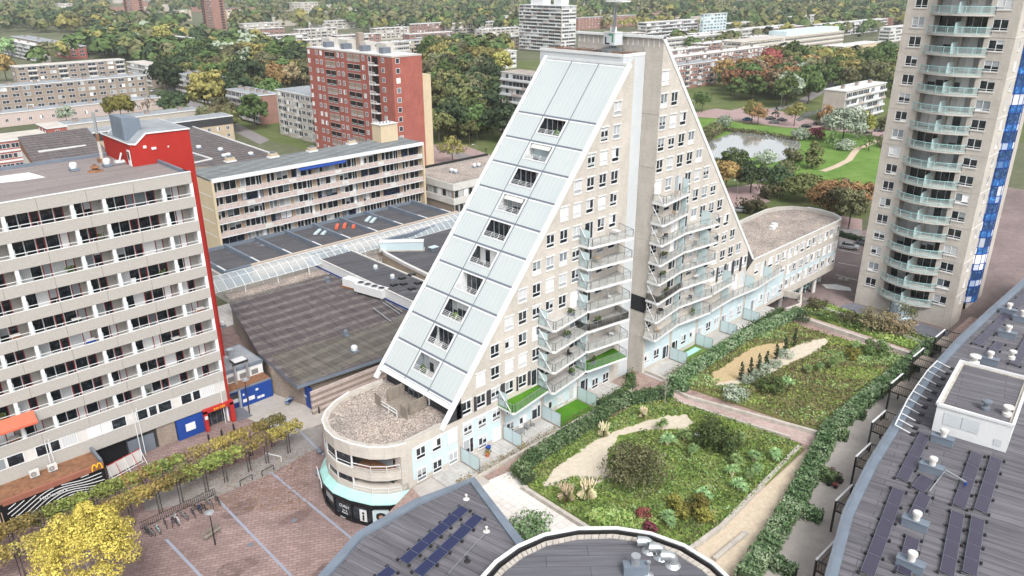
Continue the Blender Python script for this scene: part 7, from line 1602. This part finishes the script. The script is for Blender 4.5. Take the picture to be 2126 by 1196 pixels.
for i,(px,py,l) in enumerate(((1695,640,'at the far corner'),(1760,668,'left of the two brown bushes'),(1880,655,'before the round tower lantern'))): gplant(px,py,T('bush','leaf_bush',2,1.7,20,34,.2,18),1.0,'olive bush on the edge bed '+l)
gplant(1100,1110,T('bush','leaf_hedge',2,2.2,30,40,.24,19),1.0,'white-speckled evergreen shrub on the tiled terrace by the round roof')
b=MB(); random.seed(8); x,y=onz(1380,838,Z+.3); b.bar((x,y,Z),(x,y,Z+3.4),.06,'barkpale',.03,5)
for i in range(26): a=random.uniform(0,6.3); z=random.uniform(1.4,3.4); b.bar((x,y,Z+z),(x+math.cos(a)*.8,y+math.sin(a)*.8,Z+z+.9),.02,'barkpale',.008,3)
tag(b.build('bare_sapling'),'bare pale sapling at the corner of the cross path','tree')
# ---- pleached trees, two rows on the plaza ----
def pleach_mesh(mat,seed,sparse):
    random.seed(seed); b=MB(); n=900 if not sparse else 300
    for i in range(n):
        x=random.uniform(-2.2,2.2); y=random.uniform(-1.0,1.0); z=3.0+random.uniform(0,1.0)+.18*math.sin(x*3); 
        if random.random()<.5: z=3.95+random.uniform(-.1,.2)
        leafq(b,Vector((x,y,z)),.23,mat,Vector((0,0,1)),.4)
    t=MB(); t.bar((0,0,0),(0,0,3.1),.09,'bark',.06,6)
    for s_ in (-1,1):
        for k in range(3): t.bar((0,0,2.6+.3*k),(s_*(1.9-.2*k),random.uniform(-.8,.8),3.2+.25*k),.04,'bark',.015,4); t.bar((0,0,2.5+.3*k),(s_*.4,s_*1.0,3.3+.2*k),.03,'bark',.012,4)
    return b.mesh('crown'),t.mesh('trunk')
PM=[pleach_mesh('leaf_pleach',1,False),pleach_mesh('leaf_pleachgreen',2,False),pleach_mesh('leaf_pleach',3,True),pleach_mesh('leaf_autumn',4,False)]
def prow(p0,p1,z,n,kinds,which,grp):
    a=Vector(onz(*p0,z));c_=Vector(onz(*p1,z)); ang=math.atan2((c_-a).y,(c_-a).x)
    for i in range(n):
        q=a.lerp(c_,i/(n-1)); o=bpy.data.objects.new('pleached_tree',None); C.objects.link(o); o.location=(q.x,q.y,0); o.rotation_euler=(0,0,ang+(PI if i%2 else 0)); k=kinds[i%len(kinds)]
        tag(o,('golden','green','thin brownish','olive-yellow')[k]+' flat-topped pleached tree, '+NUM[i]+' from the left in the '+which+' row','tree',grp)
        for nm,m_ in (('crown',PM[k][0]),('trunk',PM[k][1])): c2=bpy.data.objects.new(nm,m_); C.objects.link(c2); c2.parent=o
        b=MB() if 'stake' not in MESHES else None
        if b is not None: b.bar((.35,0,0),(.35,0,3.0),.05,'black'); MESHES['stake']=b.mesh('stake')
        s_=bpy.data.objects.new('stake',MESHES['stake']); C.objects.link(s_); s_.parent=o
prow((-40,1122),(558,880),3.6,13,[0,0,3,1,1,1,0,1,2,2,0,2,3],'back','back row of pleached trees'); prow((-30,1168),(592,893),3.6,13,[0,2,0,3,0,0,0,3,1,1,2,2,0],'front','front row of pleached trees')
# ---- big yellow tree ----
x,y=onz(185,1185,6); t=thing('yellow_tree','large bright yellow tree filling the bottom left corner','tree',(x,y,0))
random.seed(12); b=MB(); crown(b,(0,0,8.2),4.6,3.3,80,190,.165,'leaf_yellow',-.6,.25); crown(b,(1.5,2.5,9.5),2.4,1.8,24,140,.165,'leaf_yellow',-.6,.28); b.build('crown',t,world=False); trunkmb(10,.24,7,4.2,10.5,'barkpale').build('trunk',t,world=False)
b=MB(); random.seed(3)
for i in range(2600):
    q=onz(random.uniform(380,640),random.uniform(930,1060),.02); leafq(b,Vector((q[0],q[1],.02)),.13,'leaf_orange',Vector((0,0,1)),.95)
for i in range(1500):
    q=onz(*random.choice([(1180+random.uniform(-130,120),0)]) if False else (random.uniform(1050,1400),0),Z+.03) if False else None
    t_=random.random(); a=Vector(onz(1060,985,Z)).lerp(Vector(onz(1400,790,Z)),t_); leafq(b,Vector((a.x+random.uniform(-1,1),a.y+random.uniform(-1,1),Z+.03)),.14,'leaf_orange',Vector((0,0,1)),.95)
tag(b.build('fallen_leaves'),kind='stuff')
# ================= street and garden things =================
def car(px,py,ang,col,label,z=0,grp='parked cars along the pond road'):
    x,y=onz(px,py,z); name='car_'+col
    if name not in MATS: plain(name,{'black':(.012,.012,.015),'silver':(.42,.44,.46),'blue':(.01,.12,.20),'grey':(.10,.11,.12),'red':(.10,.015,.02),'white':(.6,.62,.63),'dark':(.03,.035,.05)}[col],.25,.05,metal=.3,spec=.6)
    key='car'+col
    if key not in MESHES:
        b=MB(); L=2.1; W=.86
        prof=[(-L,.35),(-L,.8),(-1.7,.95),(-1.2,1.0),(-.75,1.42),(.75,1.45),(1.35,1.05),(2.0,.98),(L,.8),(L,.35)]
        sec=[(-L,.3,.82,.82),(-2.0,.3,.95,.86),(-1.15,.28,.98,.9),(1.3,.28,.98,.9),(1.95,.3,.88,.86),(L,.32,.75,.78)]
        rings=[]
        for (xx,zb,zt,w_) in sec: rings.append([(xx,-w_,zb),(xx,w_,zb),(xx,w_,zt*.75),(xx,w_*.93,zt),(xx,-w_*.93,zt),(xx,-w_,zt*.75)])
        for r0,r1 in zip(rings,rings[1:]): b.add(r0+r1,[(i,(i+1)%6,6+(i+1)%6,6+i)[::-1] for i in range(6)],name)
        b.add(rings[0],[(0,1,2,3,4,5)],name); b.add(rings[-1],[(5,4,3,2,1,0)],name)
        b.add([(-.95,-.62,1.42),(.55,-.62,1.42),(.55,.62,1.42),(-.95,.62,1.42),(-.8,-.55,1.47),(.4,-.55,1.47),(.4,.55,1.47),(-.8,.55,1.47)],[(4,5,6,7),(0,1,5,4),(1,2,6,5),(2,3,7,6),(3,0,4,7)],name)
        g=MB(); lo=[(-1.6,-.82,.96),(1.25,-.82,.96),(1.25,.82,.96),(-1.6,.82,.96)]; hi=[(-.95,-.62,1.42),(.55,-.62,1.42),(.55,.62,1.42),(-.95,.62,1.42)]
        g.add(lo+hi,[(0,1,5,4),(1,2,6,5),(2,3,7,6),(3,0,4,7)],'blackgloss')
        w_=MB(); w_.T=Matrix.Rotation(PI/2,4,'X'); w_.lathe((0,0,-.1),[(.31,0),(.33,.03),(.33,.17),(.31,.2)],'black',12); r_=MB(); r_.T=Matrix.Rotation(PI/2,4,'X'); r_.lathe((0,0,-.11),[(.18,0),(.18,.22)],'silver',8)
        h_=MB(); h_.box(2.0,2.12,-.1,.1,.62,.74,'white')
        MESHES[key]=(b.mesh('body'),g.mesh('windows'),w_.mesh('wheel'),r_.mesh('rim'),h_.mesh('headlight'))
    me=MESHES[key]; t=thing('parked_car',label,'car',(x,y,z),grp,rz=ang)
    for nm,m_ in (('body',me[0]),('windows',me[1])): place(nm,m_,t,False)
    for sx in (-1.3,1.35):
        for sy in (-.82,.82): o=place('wheel',me[2],t,False); o.location=(sx,sy,.33); place('rim',me[3],o,False)
    for sy in (-.6,.6): o=place('headlight',me[4],t,False); o.location=(0,sy,0)
    return t
Z3=lambda a,b:(1300+a*.3885,b*.3885)
for (a,b_,an,col,lab) in ((648,645,-.9,'blue','turquoise-blue parked car above the pond'),(790,660,-.95,'grey','dark grey parked car left of centre on the pond road'),(832,648,-.9,'dark','dark blue car behind the grey one on the pond road'),(772,640,-.9,'black','black car half hidden by the small conical tree'),(962,682,-1.0,'black','black parked car under the yellow-brown street tree'),(1027,667,-1.0,'dark','dark car on the far lane behind the black one'),(1062,694,-1.0,'red','dark red parked car beside the silver willow'),(1272,715,-1.0,'black','black car right of the silver willow'),(1352,703,-1.0,'dark','dark car nearest the round tower on the pond road')): car(*Z3(a,b_),an,col,lab)
car(1762,516,-1.25,'silver','silver hatchback driving on the street left of the round tower',grp='cars on the near street'); car(1797,509,-1.25,'grey','dark grey car cut off by the round tower',grp='cars on the near street'); car(1536,440,2.2,'silver','silver car beside the gravel-roofed wing, behind the gable edge',grp='cars on the near street'); car(205,196,1.0,'white','white car on the rear street at the upper left',grp='cars on the rear street') if False else car(318,190,.8,'white','white car on the rear street beside the blank brick gable',grp='cars on the rear street')
car(770+24,163,0,'white','white van-like car behind the pond road trees',grp='cars on the rear street') if False else None
def lamp(px,py,h,label,z=0,arm=True,grp='street lamps'):
    x,y=onz(px,py,z); t=thing('street_lamp',label,'street lamp',(x,y,z),grp); b=MB(); b.bar((0,0,0),(0,0,h),.09,'silver' if arm else 'black',.05,7)
    if arm: b.bar((0,0,h),(-.8,.5,h+.3),.05,'silver')
    b.build('pole',t,world=False); b=MB()
    if arm: b.box(-1.4,-.7,.4,.65,h+.22,h+.36,'white')
    else: b.lathe((0,0,h),[(.12,0),(.5,.12),(.5,.2),(.1,.35)],'silver',14)
    b.build('lamp_head',t,world=False)
lamp(1527,432,7.5,'curved-neck street lamp behind the triangular gable'); lamp(990,345,7,'street lamp on the square right of the red tower'); lamp(1440,235+8,7,'street lamp at the edge of the gable near the pond'); lamp(1590+30,228,7,'street lamp among the street trees above the pond'); lamp(343,190,7,'street lamp at the rear street, upper left')
lamp(447,1131,4.2,'black lamp post with a round silver head beside the plaza bench',arm=False); lamp(518,857,5.2,'black lamp post by the blue sheds',arm=False)
# bench
x,y=onz(442,1112,0); t=thing('park_bench','grey slatted timber bench beside the black lamp post on the plaza','bench',(x,y,0),rz=.25)
b=MB(); [b.box(-1.1,1.1,-.25+i*.13,-.15+i*.13,.42,.46,'wood') for i in range(4)]; b.build('seat',t,world=False)
b=MB(); [b.box(-1.1,1.1,.3,.34,.55+i*.14,.65+i*.14,'wood') for i in range(3)]; b.build('backrest',t,world=False)
for sx in (-.8,.8): b=MB(); b.box(sx-.04,sx+.04,-.25,-.18,0,.42,'railsteel'); b.box(sx-.04,sx+.04,.25,.34,0,.98,'railsteel'); b.box(sx-.04,sx+.04,-.25,.3,.36,.42,'railsteel'); b.build('leg',t,world=False)
x,y=onz(1630,880,Z)
# bicycles
def bike(x,y,ang,col,label,grp='bicycles parked at the plaza rack'):
    t=thing('bicycle',label,'bicycle',(x,y,0),grp,rz=ang)
    for sx in (-.52,.52):
        b=MB(); 
        for i in range(16): a0=2*PI*i/16;a1=2*PI*(i+1)/16; b.bar((sx+.34*math.cos(a0),0,.35+.34*math.sin(a0)),(sx+.34*math.cos(a1),0,.35+.34*math.sin(a1)),.028,'black' if col!='white' else 'white',n=3,cap=False)
        for i in range(6): a0=PI*i/6; b.bar((sx+.33*math.cos(a0),0,.35+.33*math.sin(a0)),(sx-.33*math.cos(a0),0,.35-.33*math.sin(a0)),.008,'railsteel',n=3,cap=False)
        b.build('wheel',t,world=False)
    b=MB(); mt={'black':'black','white':'white','blue':'blue','teal':'teal','grey':'railsteel'}[col]
    for p,q in (((-.52,.35),(-.1,.35)),((-.1,.35),(-.25,.85)),((-.1,.35),(.35,.8)),((-.22,.78),(.35,.82)),((-.52,.35),(-.22,.78)),((.52,.35),(.35,.95))): b.bar((p[0],0,p[1]),(q[0],0,q[1]),.03,mt)
    b.build('frame',t,world=False)
    b=MB(); b.box(-.38,-.14,-.07,.07,.88,.94,'black'); b.build('saddle',t,world=False)
    b=MB(); b.bar((.35,-.28,1.02),(.35,.28,1.02),.02,'railsteel'); b.bar((.35,0,.9),(.35,0,1.02),.02,'railsteel'); b.build('handlebar',t,world=False)
random.seed(6); p0=Vector(onz(300,1108,0)); p1=Vector(onz(455,1035,0)); ad=math.atan2((p1-p0).y,(p1-p0).x)
bc=['black','grey','teal','black','blue','black','white','grey','black','black','blue','black','grey','black']
for i in range(14):
    q=p0.lerp(p1,(i+.3)/14.5); bike(q.x+.3*math.sin(i*5),q.y-.5-.4*((i*7)%3)*.5,ad+PI/2+random.uniform(-.35,.35),bc[i],{'white':'white','blue':'blue','teal':'pale green','black':'black','grey':'grey'}[bc[i]]+' bicycle, '+NUM[i]+' from the left at the plaza rack')
b=MB(); n_=Vector((-(p1-p0).y,(p1-p0).x)).normalized()
for i in range(40):
    q=p0.lerp(p1,i/39); b.bar((q.x+n_.x,q.y+n_.y,0),(q.x+n_.x,q.y+n_.y,.95),.03,'black')
a=p0+n_;c_=p1+n_; b.bar((a.x,a.y,.95),(c_.x,c_.y,.95),.035,'black'); b.bar((a.x,a.y,.15),(c_.x,c_.y,.15),.03,'black'); tag(b.build('bicycle_rack'),'long black railing rack behind the bicycles on the plaza','rack')
def hoop(px,py,ang,lab,mt='black',L=1.7):
    x,y=onz(px,py,0); b=MB(); d=Vector((math.cos(ang),math.sin(ang)))*L/2; b.bar((x-d.x,y-d.y,0),(x-d.x,y-d.y,.8),.05,mt); b.bar((x+d.x,y+d.y,0),(x+d.x,y+d.y,.8),.05,mt); b.bar((x-d.x,y-d.y,.8),(x+d.x,y+d.y,.8),.05,mt); tag(b.build('railing_hoop'),lab,'railing','low hoops between the pleached trees')
hoop(512,1003,.1,'black hoop left of the long blue paving line'); hoop(557,983,.1,'black hoop at the head of the long blue paving line'); hoop(568,955,-1.1,'white hoop railing near the front pleached trees','white',2.4); hoop(520,955,1.0,'small black hoop among the pleached trunks')
for i,(px,py,l) in enumerate(((434,915,'left of the red entrance'),(461,905,'in front of the red entrance'),(486,893,'right of the red entrance'),(663,858,'in front of the striped brick wall'))):
    x,y=onz(px,py,0); b=MB(); b.lathe((x,y,0),[(.13,0),(.13,.9),(.1,.98)],'black',8); tag(b.build('bollard'),'black street bollard '+l,'bollard','black bollards')
for i,(px,py,l) in enumerate(((664,941,'farther'),(662,986,'nearer'))):
    x,y=onz(px,py,0); b=MB(); b.lathe((x,y,0),[(.2,0),(.42,.2),(.45,.42),(.25,.72),(.02,.8)],'greymetal',12); tag(b.build('stone_ball'),l+' dark round stone ball bollard beside the shopfront','bollard','stone balls')
# construction hoarding
x0_,y0_=onz(228,995,0); x1_,y1_=onz(296,958,0); t=thing('site_hoarding','white panel hoarding with red and white braces in front of the slab','fence',(x0_,y0_,0)); b=MB(); b.strip([(x0_,y0_),(x1_,y1_)],.06,.2,1.9,'offwhite'); b.build('panel',t)
b=MB()
for i in range(5): q=Vector((x0_,y0_)).lerp(Vector((x1_,y1_)),i/4); b.bar((q.x,q.y,0),(q.x,q.y,2.0),.05,'white'); b.bar((q.x,q.y,1.8),(q.x+.2,q.y-1.3,0),.04,'red' if i%2 else 'white')
b.bar((x0_,y0_,1.95),(x1_,y1_,1.95),.06,'red'); b.bar((x0_,y0_-.9,.5),(x1_,y1_-.9,.5),.04,'white'); b.build('brace',t)
# shopping trolleys
x,y=onz(602,838,0); t=thing('shopping_trolleys','nested row of blue shopping trolleys by the blue doors','trolley',(x,y,0),rz=.5)
for i in range(3):
    b=MB(); dx=i*.35-.4
    for zz in (.5,.7,.95): b.bar((dx-.4,-.28,zz),(dx+.4,-.25,zz),.03,'blue'); b.bar((dx-.4,.28,zz),(dx+.4,.25,zz),.03,'blue'); b.bar((dx-.4,-.28,zz),(dx-.4,.28,zz),.03,'blue')
    b.box(dx-.4,dx+.4,-.26,.26,.48,.5,'lightpanel'); b.bar((dx-.3,-.2,0),(dx-.3,-.2,.5),.03,'silver'); b.bar((dx+.3,.2,0),(dx+.3,.2,.5),.03,'silver'); b.box(dx-.45,dx-.4,-.3,.3,.95,1.02,'lightpanel'); b.build('trolley_basket',t,world=False)
# people
def person(px,py,col,label,z=0):
    x,y=onz(px,py,z); b=MB(); n=10; v=[]
    prof=[(.10,.08,0),(.11,.1,.1),(.15,.11,.5),(.18,.13,.85),(.16,.12,1.05),(.21,.13,1.38),(.17,.1,1.5),(.06,.06,1.53),(.1,.1,1.6),(.11,.11,1.68),(.08,.09,1.76),(.01,.01,1.79)]
    for rx,ry,zz in prof:
        for i in range(n): a=2*PI*i/n; v.append((x+rx*math.cos(a),y+ry*math.sin(a),z+zz))
    k=len(prof); f=[(j*n+i,j*n+(i+1)%n,(j+1)*n+(i+1)%n,(j+1)*n+i) for j in range(k-1) for i in range(n)]; b.add(v,f,col)
    b.mi('skin')
    for i in range(7*n,len(f)): b.m[i]=1
    for s_ in (-1,1): b.bar((x+s_*.2,y,z+1.42),(x+s_*.27,y-.05,z+1.05),.055,col,.045,6); b.bar((x+s_*.27,y-.05,z+1.05),(x+s_*.25,y-.18,z+.8),.045,col,.035,6)
    tag(b.build('person',smooth=True),label,'person')
person(1009,316,'black','person in dark clothes walking at the edge of the square by the white roof'); person(760,520,'black','person in dark clothes under the glass arcade'); person(953,297,'bluedark','person in dark clothes standing under the park trees beside the square'); person(487,915-22,'black','person in dark clothes') if False else person(488,945,'black','person in black walking between the rows of pleached trees')
# market goods glimpsed under the arcade
b=MB(); random.seed(2)
for i in range(10): x,y=onz(735+i*5.5,522-i*.9,.5); b.box(x-.5,x+.5,y-.6,y+.6,0,random.uniform(.7,1.6),random.choice(('orange','red','white','rust')))
tag(b.build('shop_display'),'red and orange goods displayed under the glass arcade','display')
# timber beams on the sandy strip
for i,(p,q,l) in enumerate((((1483,1158),(1550,1103),'nearer'),((1630,1030),(1660,1003),'farther, against the hedge'))):
    b=MB(); b.strip(zpoly([p,q],Z+.4),.45,Z,Z+.4,'kerb'); tag(b.build('bench_block'),'long pale concrete bench block on the sandy strip, '+l,'bench','concrete bench blocks')
x,y=onz(1452,905,Z+.9); b=MB(); b.box(x-.5,x+.5,y-.4,y+.4,Z+.3,Z+1.1,'bluegrey'); b.box(x-.55,x+.55,y-.45,y+.45,Z+1.1,Z+1.2,'lightpanel'); tag(b.build('utility_box'),'small grey-blue box between the dark bushes','box')
# flower pots and benches on the rear terraces
def pot(px,py,col,flower,label,z=Z,grp='potted flowers on the rear terrace',r=.28):
    x,y=onz(px,py,z); t=thing('flower_pot',label,'plant pot',(x,y,z),grp); b=MB(); b.lathe((0,0,0),[(r*.7,0),(r,.35),(r*.9,.35)],col,10); b.build('pot',t,world=False); b=MB()
    for i in range(60): e=rv(); leafq(b,Vector((e.x*r*1.2,e.y*r*1.2,.5+e.z*r*.8)),.14,flower)
    b.build('flowers',t,world=False)
for px,py,c1,f1,l in ((1729,992,'black','leaf_brown','potted brown plant at the top of the flower group'),(1727,980+2,'black','leaf_orange','potted orange plant behind the flower group') ,(1728,1001,'black','leaf_yellow','potted bright yellow chrysanthemum, the largest of the flower group'),(1742,985+10,'black','leaf_red','potted red flowers right of the yellow one'),(1744,1003,'black','leaf_dark','small dark pot right of the yellow flowers'),(1720,1008,'black','leaf_dark','small dark pot left of the yellow flowers'),(1734,1013,'black','leaf_red','small pot below the yellow flowers')): pot(px,py,c1,f1,l)
pot(1830,872,'rust','leaf_green','leafy pot beside the garden bench'); pot(1838,880,'rust','leaf_orange','terracotta pot right of the leafy pot'); pot(1012,948,'orange','leaf_orange','terracotta pot with orange plant on the terrace next to the round end',grp='pots by the round end'); pot(1014,918+25,'rust','leaf_green','small pot by the wall on the same terrace',grp='pots by the round end'); pot(1083,928,'yellow','leaf_gold','yellow-leaved pot plant on the terrace with the grey table',grp='pots by the round end')
x,y=onz(1008,945,Z); b=MB(); b.lathe((x+1.2,y+.8,Z),[(.3,0),(.35,.35),(.1,.4)],'blue',10); tag(b.build('blue_toy'),'blue tub toy on the terrace next to the round end','toy')
def chair(px,py,z,col,label,grp,ang=0):
    x,y=onz(px,py,z); t=thing('garden_chair',label,'chair',(x,y,z),grp,rz=ang); mk=MATS[col]
    b=MB(); b.box(-.25,.25,-.25,.25,.4,.46,col); b.build('seat',t,world=False); b=MB(); b.box(-.25,.25,.22,.27,.46,.95,col); b.build('backrest',t,world=False)
    for u in (-.22,.22):
        for v in (-.22,.22): b=MB(); b.bar((u,v,0),(u,v,.42),.03,col); b.build('leg',t,world=False)
def table(px,py,z,col,label,L=.7):
    x,y=onz(px,py,z); t=thing('garden_table',label,'table',(x,y,z)); b=MB(); b.box(-L,L,-.4,.4,.68,.74,col); b.build('tabletop',t,world=False)
    for u in (-L+.1,L-.1):
        for v in (-.32,.32): b=MB(); b.bar((u,v,0),(u,v,.7),.03,col); b.build('leg',t,world=False)
table(1078,905,Z,'railsteel','grey table on the terrace left of the bright green lawn'); chair(1095,892,Z,'railsteel','grey garden chair left of the bright lawn, nearer the table','grey chairs left of the lawn'); chair(1106,886,Z,'railsteel','grey garden chair left of the bright lawn, nearer the wall','grey chairs left of the lawn',1)
cs=[(1475,690,'left'),(1490,682,'middle'),(1508,678,'right')]
for px,py,l in cs: chair(px,py,Z,'black',l+' one of three black chairs on a rear wing terrace','black chairs on the rear wing terrace',.5)
for i,(px,py,l) in enumerate(((1497,615,'left'),(1508,610,'middle'),(1521,606,'right'))): chair(px,py,FT(2),'white',l+' white plastic chair on the long balcony of the rear wing','white plastic chairs on the balcony',i)
table(1560,655,Z,'whitepanel','white table on the terrace at the end of the rear wing')
# balcony furniture, one set every few balconies
random.seed(15)
BAL=[(k,73.5+random.uniform(-.5,3.2),'L',FL(k)-.05,59.9) for k in (8,7,5,4,3,2)]+[(k,66+random.uniform(-1,2.5),'L',FL(k)-.05,59.8) for k in (5,4,3,2)]+[(k,85+random.uniform(0,3),'T',FT(k)-.05,58.5) for k in range(2,10)]+[(k,93+random.uniform(0,2),'T',FT(k)-.05,58.5) for k in range(2,7)]
for (k,x,wg,z,y) in BAL:
    side='sloping' if wg=='L' else 'triangular'; cl=('inner' if (wg=='L' and x>71) or (wg=='T' and x<90) else 'outer')
    typ=random.choice(('plant','chair','chair','table')); col=random.choice(('black','railsteel','wooden_door','white'))
    lab='%s, %s balcony stack of the %s wing, garden floor plus %d'%({'plant':'leafy green planter','chair':{'black':'black','railsteel':'grey','wooden_door':'brown','white':'white'}[col]+' chair','table':{'black':'black','railsteel':'grey','wooden_door':'brown','white':'white'}[col]+' table'}[typ],cl,side,k)
    t=thing({'plant':'planter','chair':'balcony_chair','table':'balcony_table'}[typ],lab,typ,(x,y,z),'things standing on the balconies',rz=random.uniform(0,3))
    if typ=='plant':
        b=MB(); b.box(-.45,.45,-.18,.18,0,.35,'greymetal'); b.build('box',t,world=False); b=MB(); [leafq(b,Vector((random.uniform(-.5,.5),random.uniform(-.25,.25),.35+random.uniform(0,.6))),.18,'leaf_green') for _ in range(110)]; b.build('leaves',t,world=False)
    elif typ=='chair': b=MB(); b.box(-.28,.28,-.28,.28,.38,.45,col); b.build('seat',t,world=False); b=MB(); b.box(-.28,.28,.24,.3,.45,.95,col); b.build('backrest',t,world=False); b=MB(); [b.bar((u,v,0),(u,v,.4),.03,col) for u in (-.25,.25) for v in (-.25,.25)]; b.build('legs',t,world=False)
    else: b=MB(); b.box(-.55,.55,-.35,.35,.68,.73,col); b.build('tabletop',t,world=False); b=MB(); [b.bar((u,v,0),(u,v,.7),.03,col) for u in (-.45,.45) for v in (-.28,.28)]; b.build('legs',t,world=False)
# clutter on the concrete slab galleries
random.seed(44)
for i in range(1,10):
    for n_ in range(3):
        x=random.uniform(3,35.5); z=BT[i]-1.0; typ=random.choice(('chair','plant','box')); c1,cn=random.choice((('white','white'),('black','black'),('blue','blue'),('reddoor','dark red'),('rust','brown')))
        if min(abs(x-p) for p in posts)<.6: continue
        t=thing('gallery_'+typ,'%s %s on gallery %d from the top, %s part of the slab'%(cn,{'chair':'chair','plant':'planter','box':'storage box'}[typ],i,'left' if x<13 else ('middle' if x<25 else 'right')),typ,(x,YL+.9,z),'things on the slab galleries')
        b=MB()
        if typ=='chair': b.box(-.3,.3,-.3,.3,.4,.47,c1); b.box(-.3,.3,.25,.3,.47,1.35,c1); [b.bar((u,v,0),(u,v,.42),.03,c1) for u in (-.25,.25) for v in (-.25,.25)]; b.build('frame',t,world=False)
        elif typ=='plant': b.box(-.3,.3,-.2,.2,0,.6,c1); b.build('box',t,world=False); b=MB(); [leafq(b,Vector((random.uniform(-.4,.4),random.uniform(-.2,.2),.6+random.uniform(0,1.0))),.22,'leaf_green') for _ in range(60)]; b.build('leaves',t,world=False)
        else: b.box(-.5,.5,-.25,.25,0,1.25,c1); b.box(-.52,.52,-.27,.27,1.25,1.3,'offwhite'); b.build('box',t,world=False)
# ================= air =================
hm=bpy.data.materials.new('haze'); hm.use_nodes=True; ht_=hm.node_tree; ht_.nodes.clear(); ho=ht_.nodes.new('ShaderNodeOutputMaterial'); hv=ht_.nodes.new('ShaderNodeVolumePrincipled'); hv.inputs['Color'].default_value=(.88,.93,.95,1); hv.inputs['Density'].default_value=.00011; hv.inputs['Anisotropy'].default_value=.1
ht_.links.new(hv.outputs[0],ho.inputs['Volume']); MATS['haze']=hm
b=MB(); b.box(-3500,9500,-3500,9500,-2,90,'haze'); tag(b.build('haze'),kind='stuff')
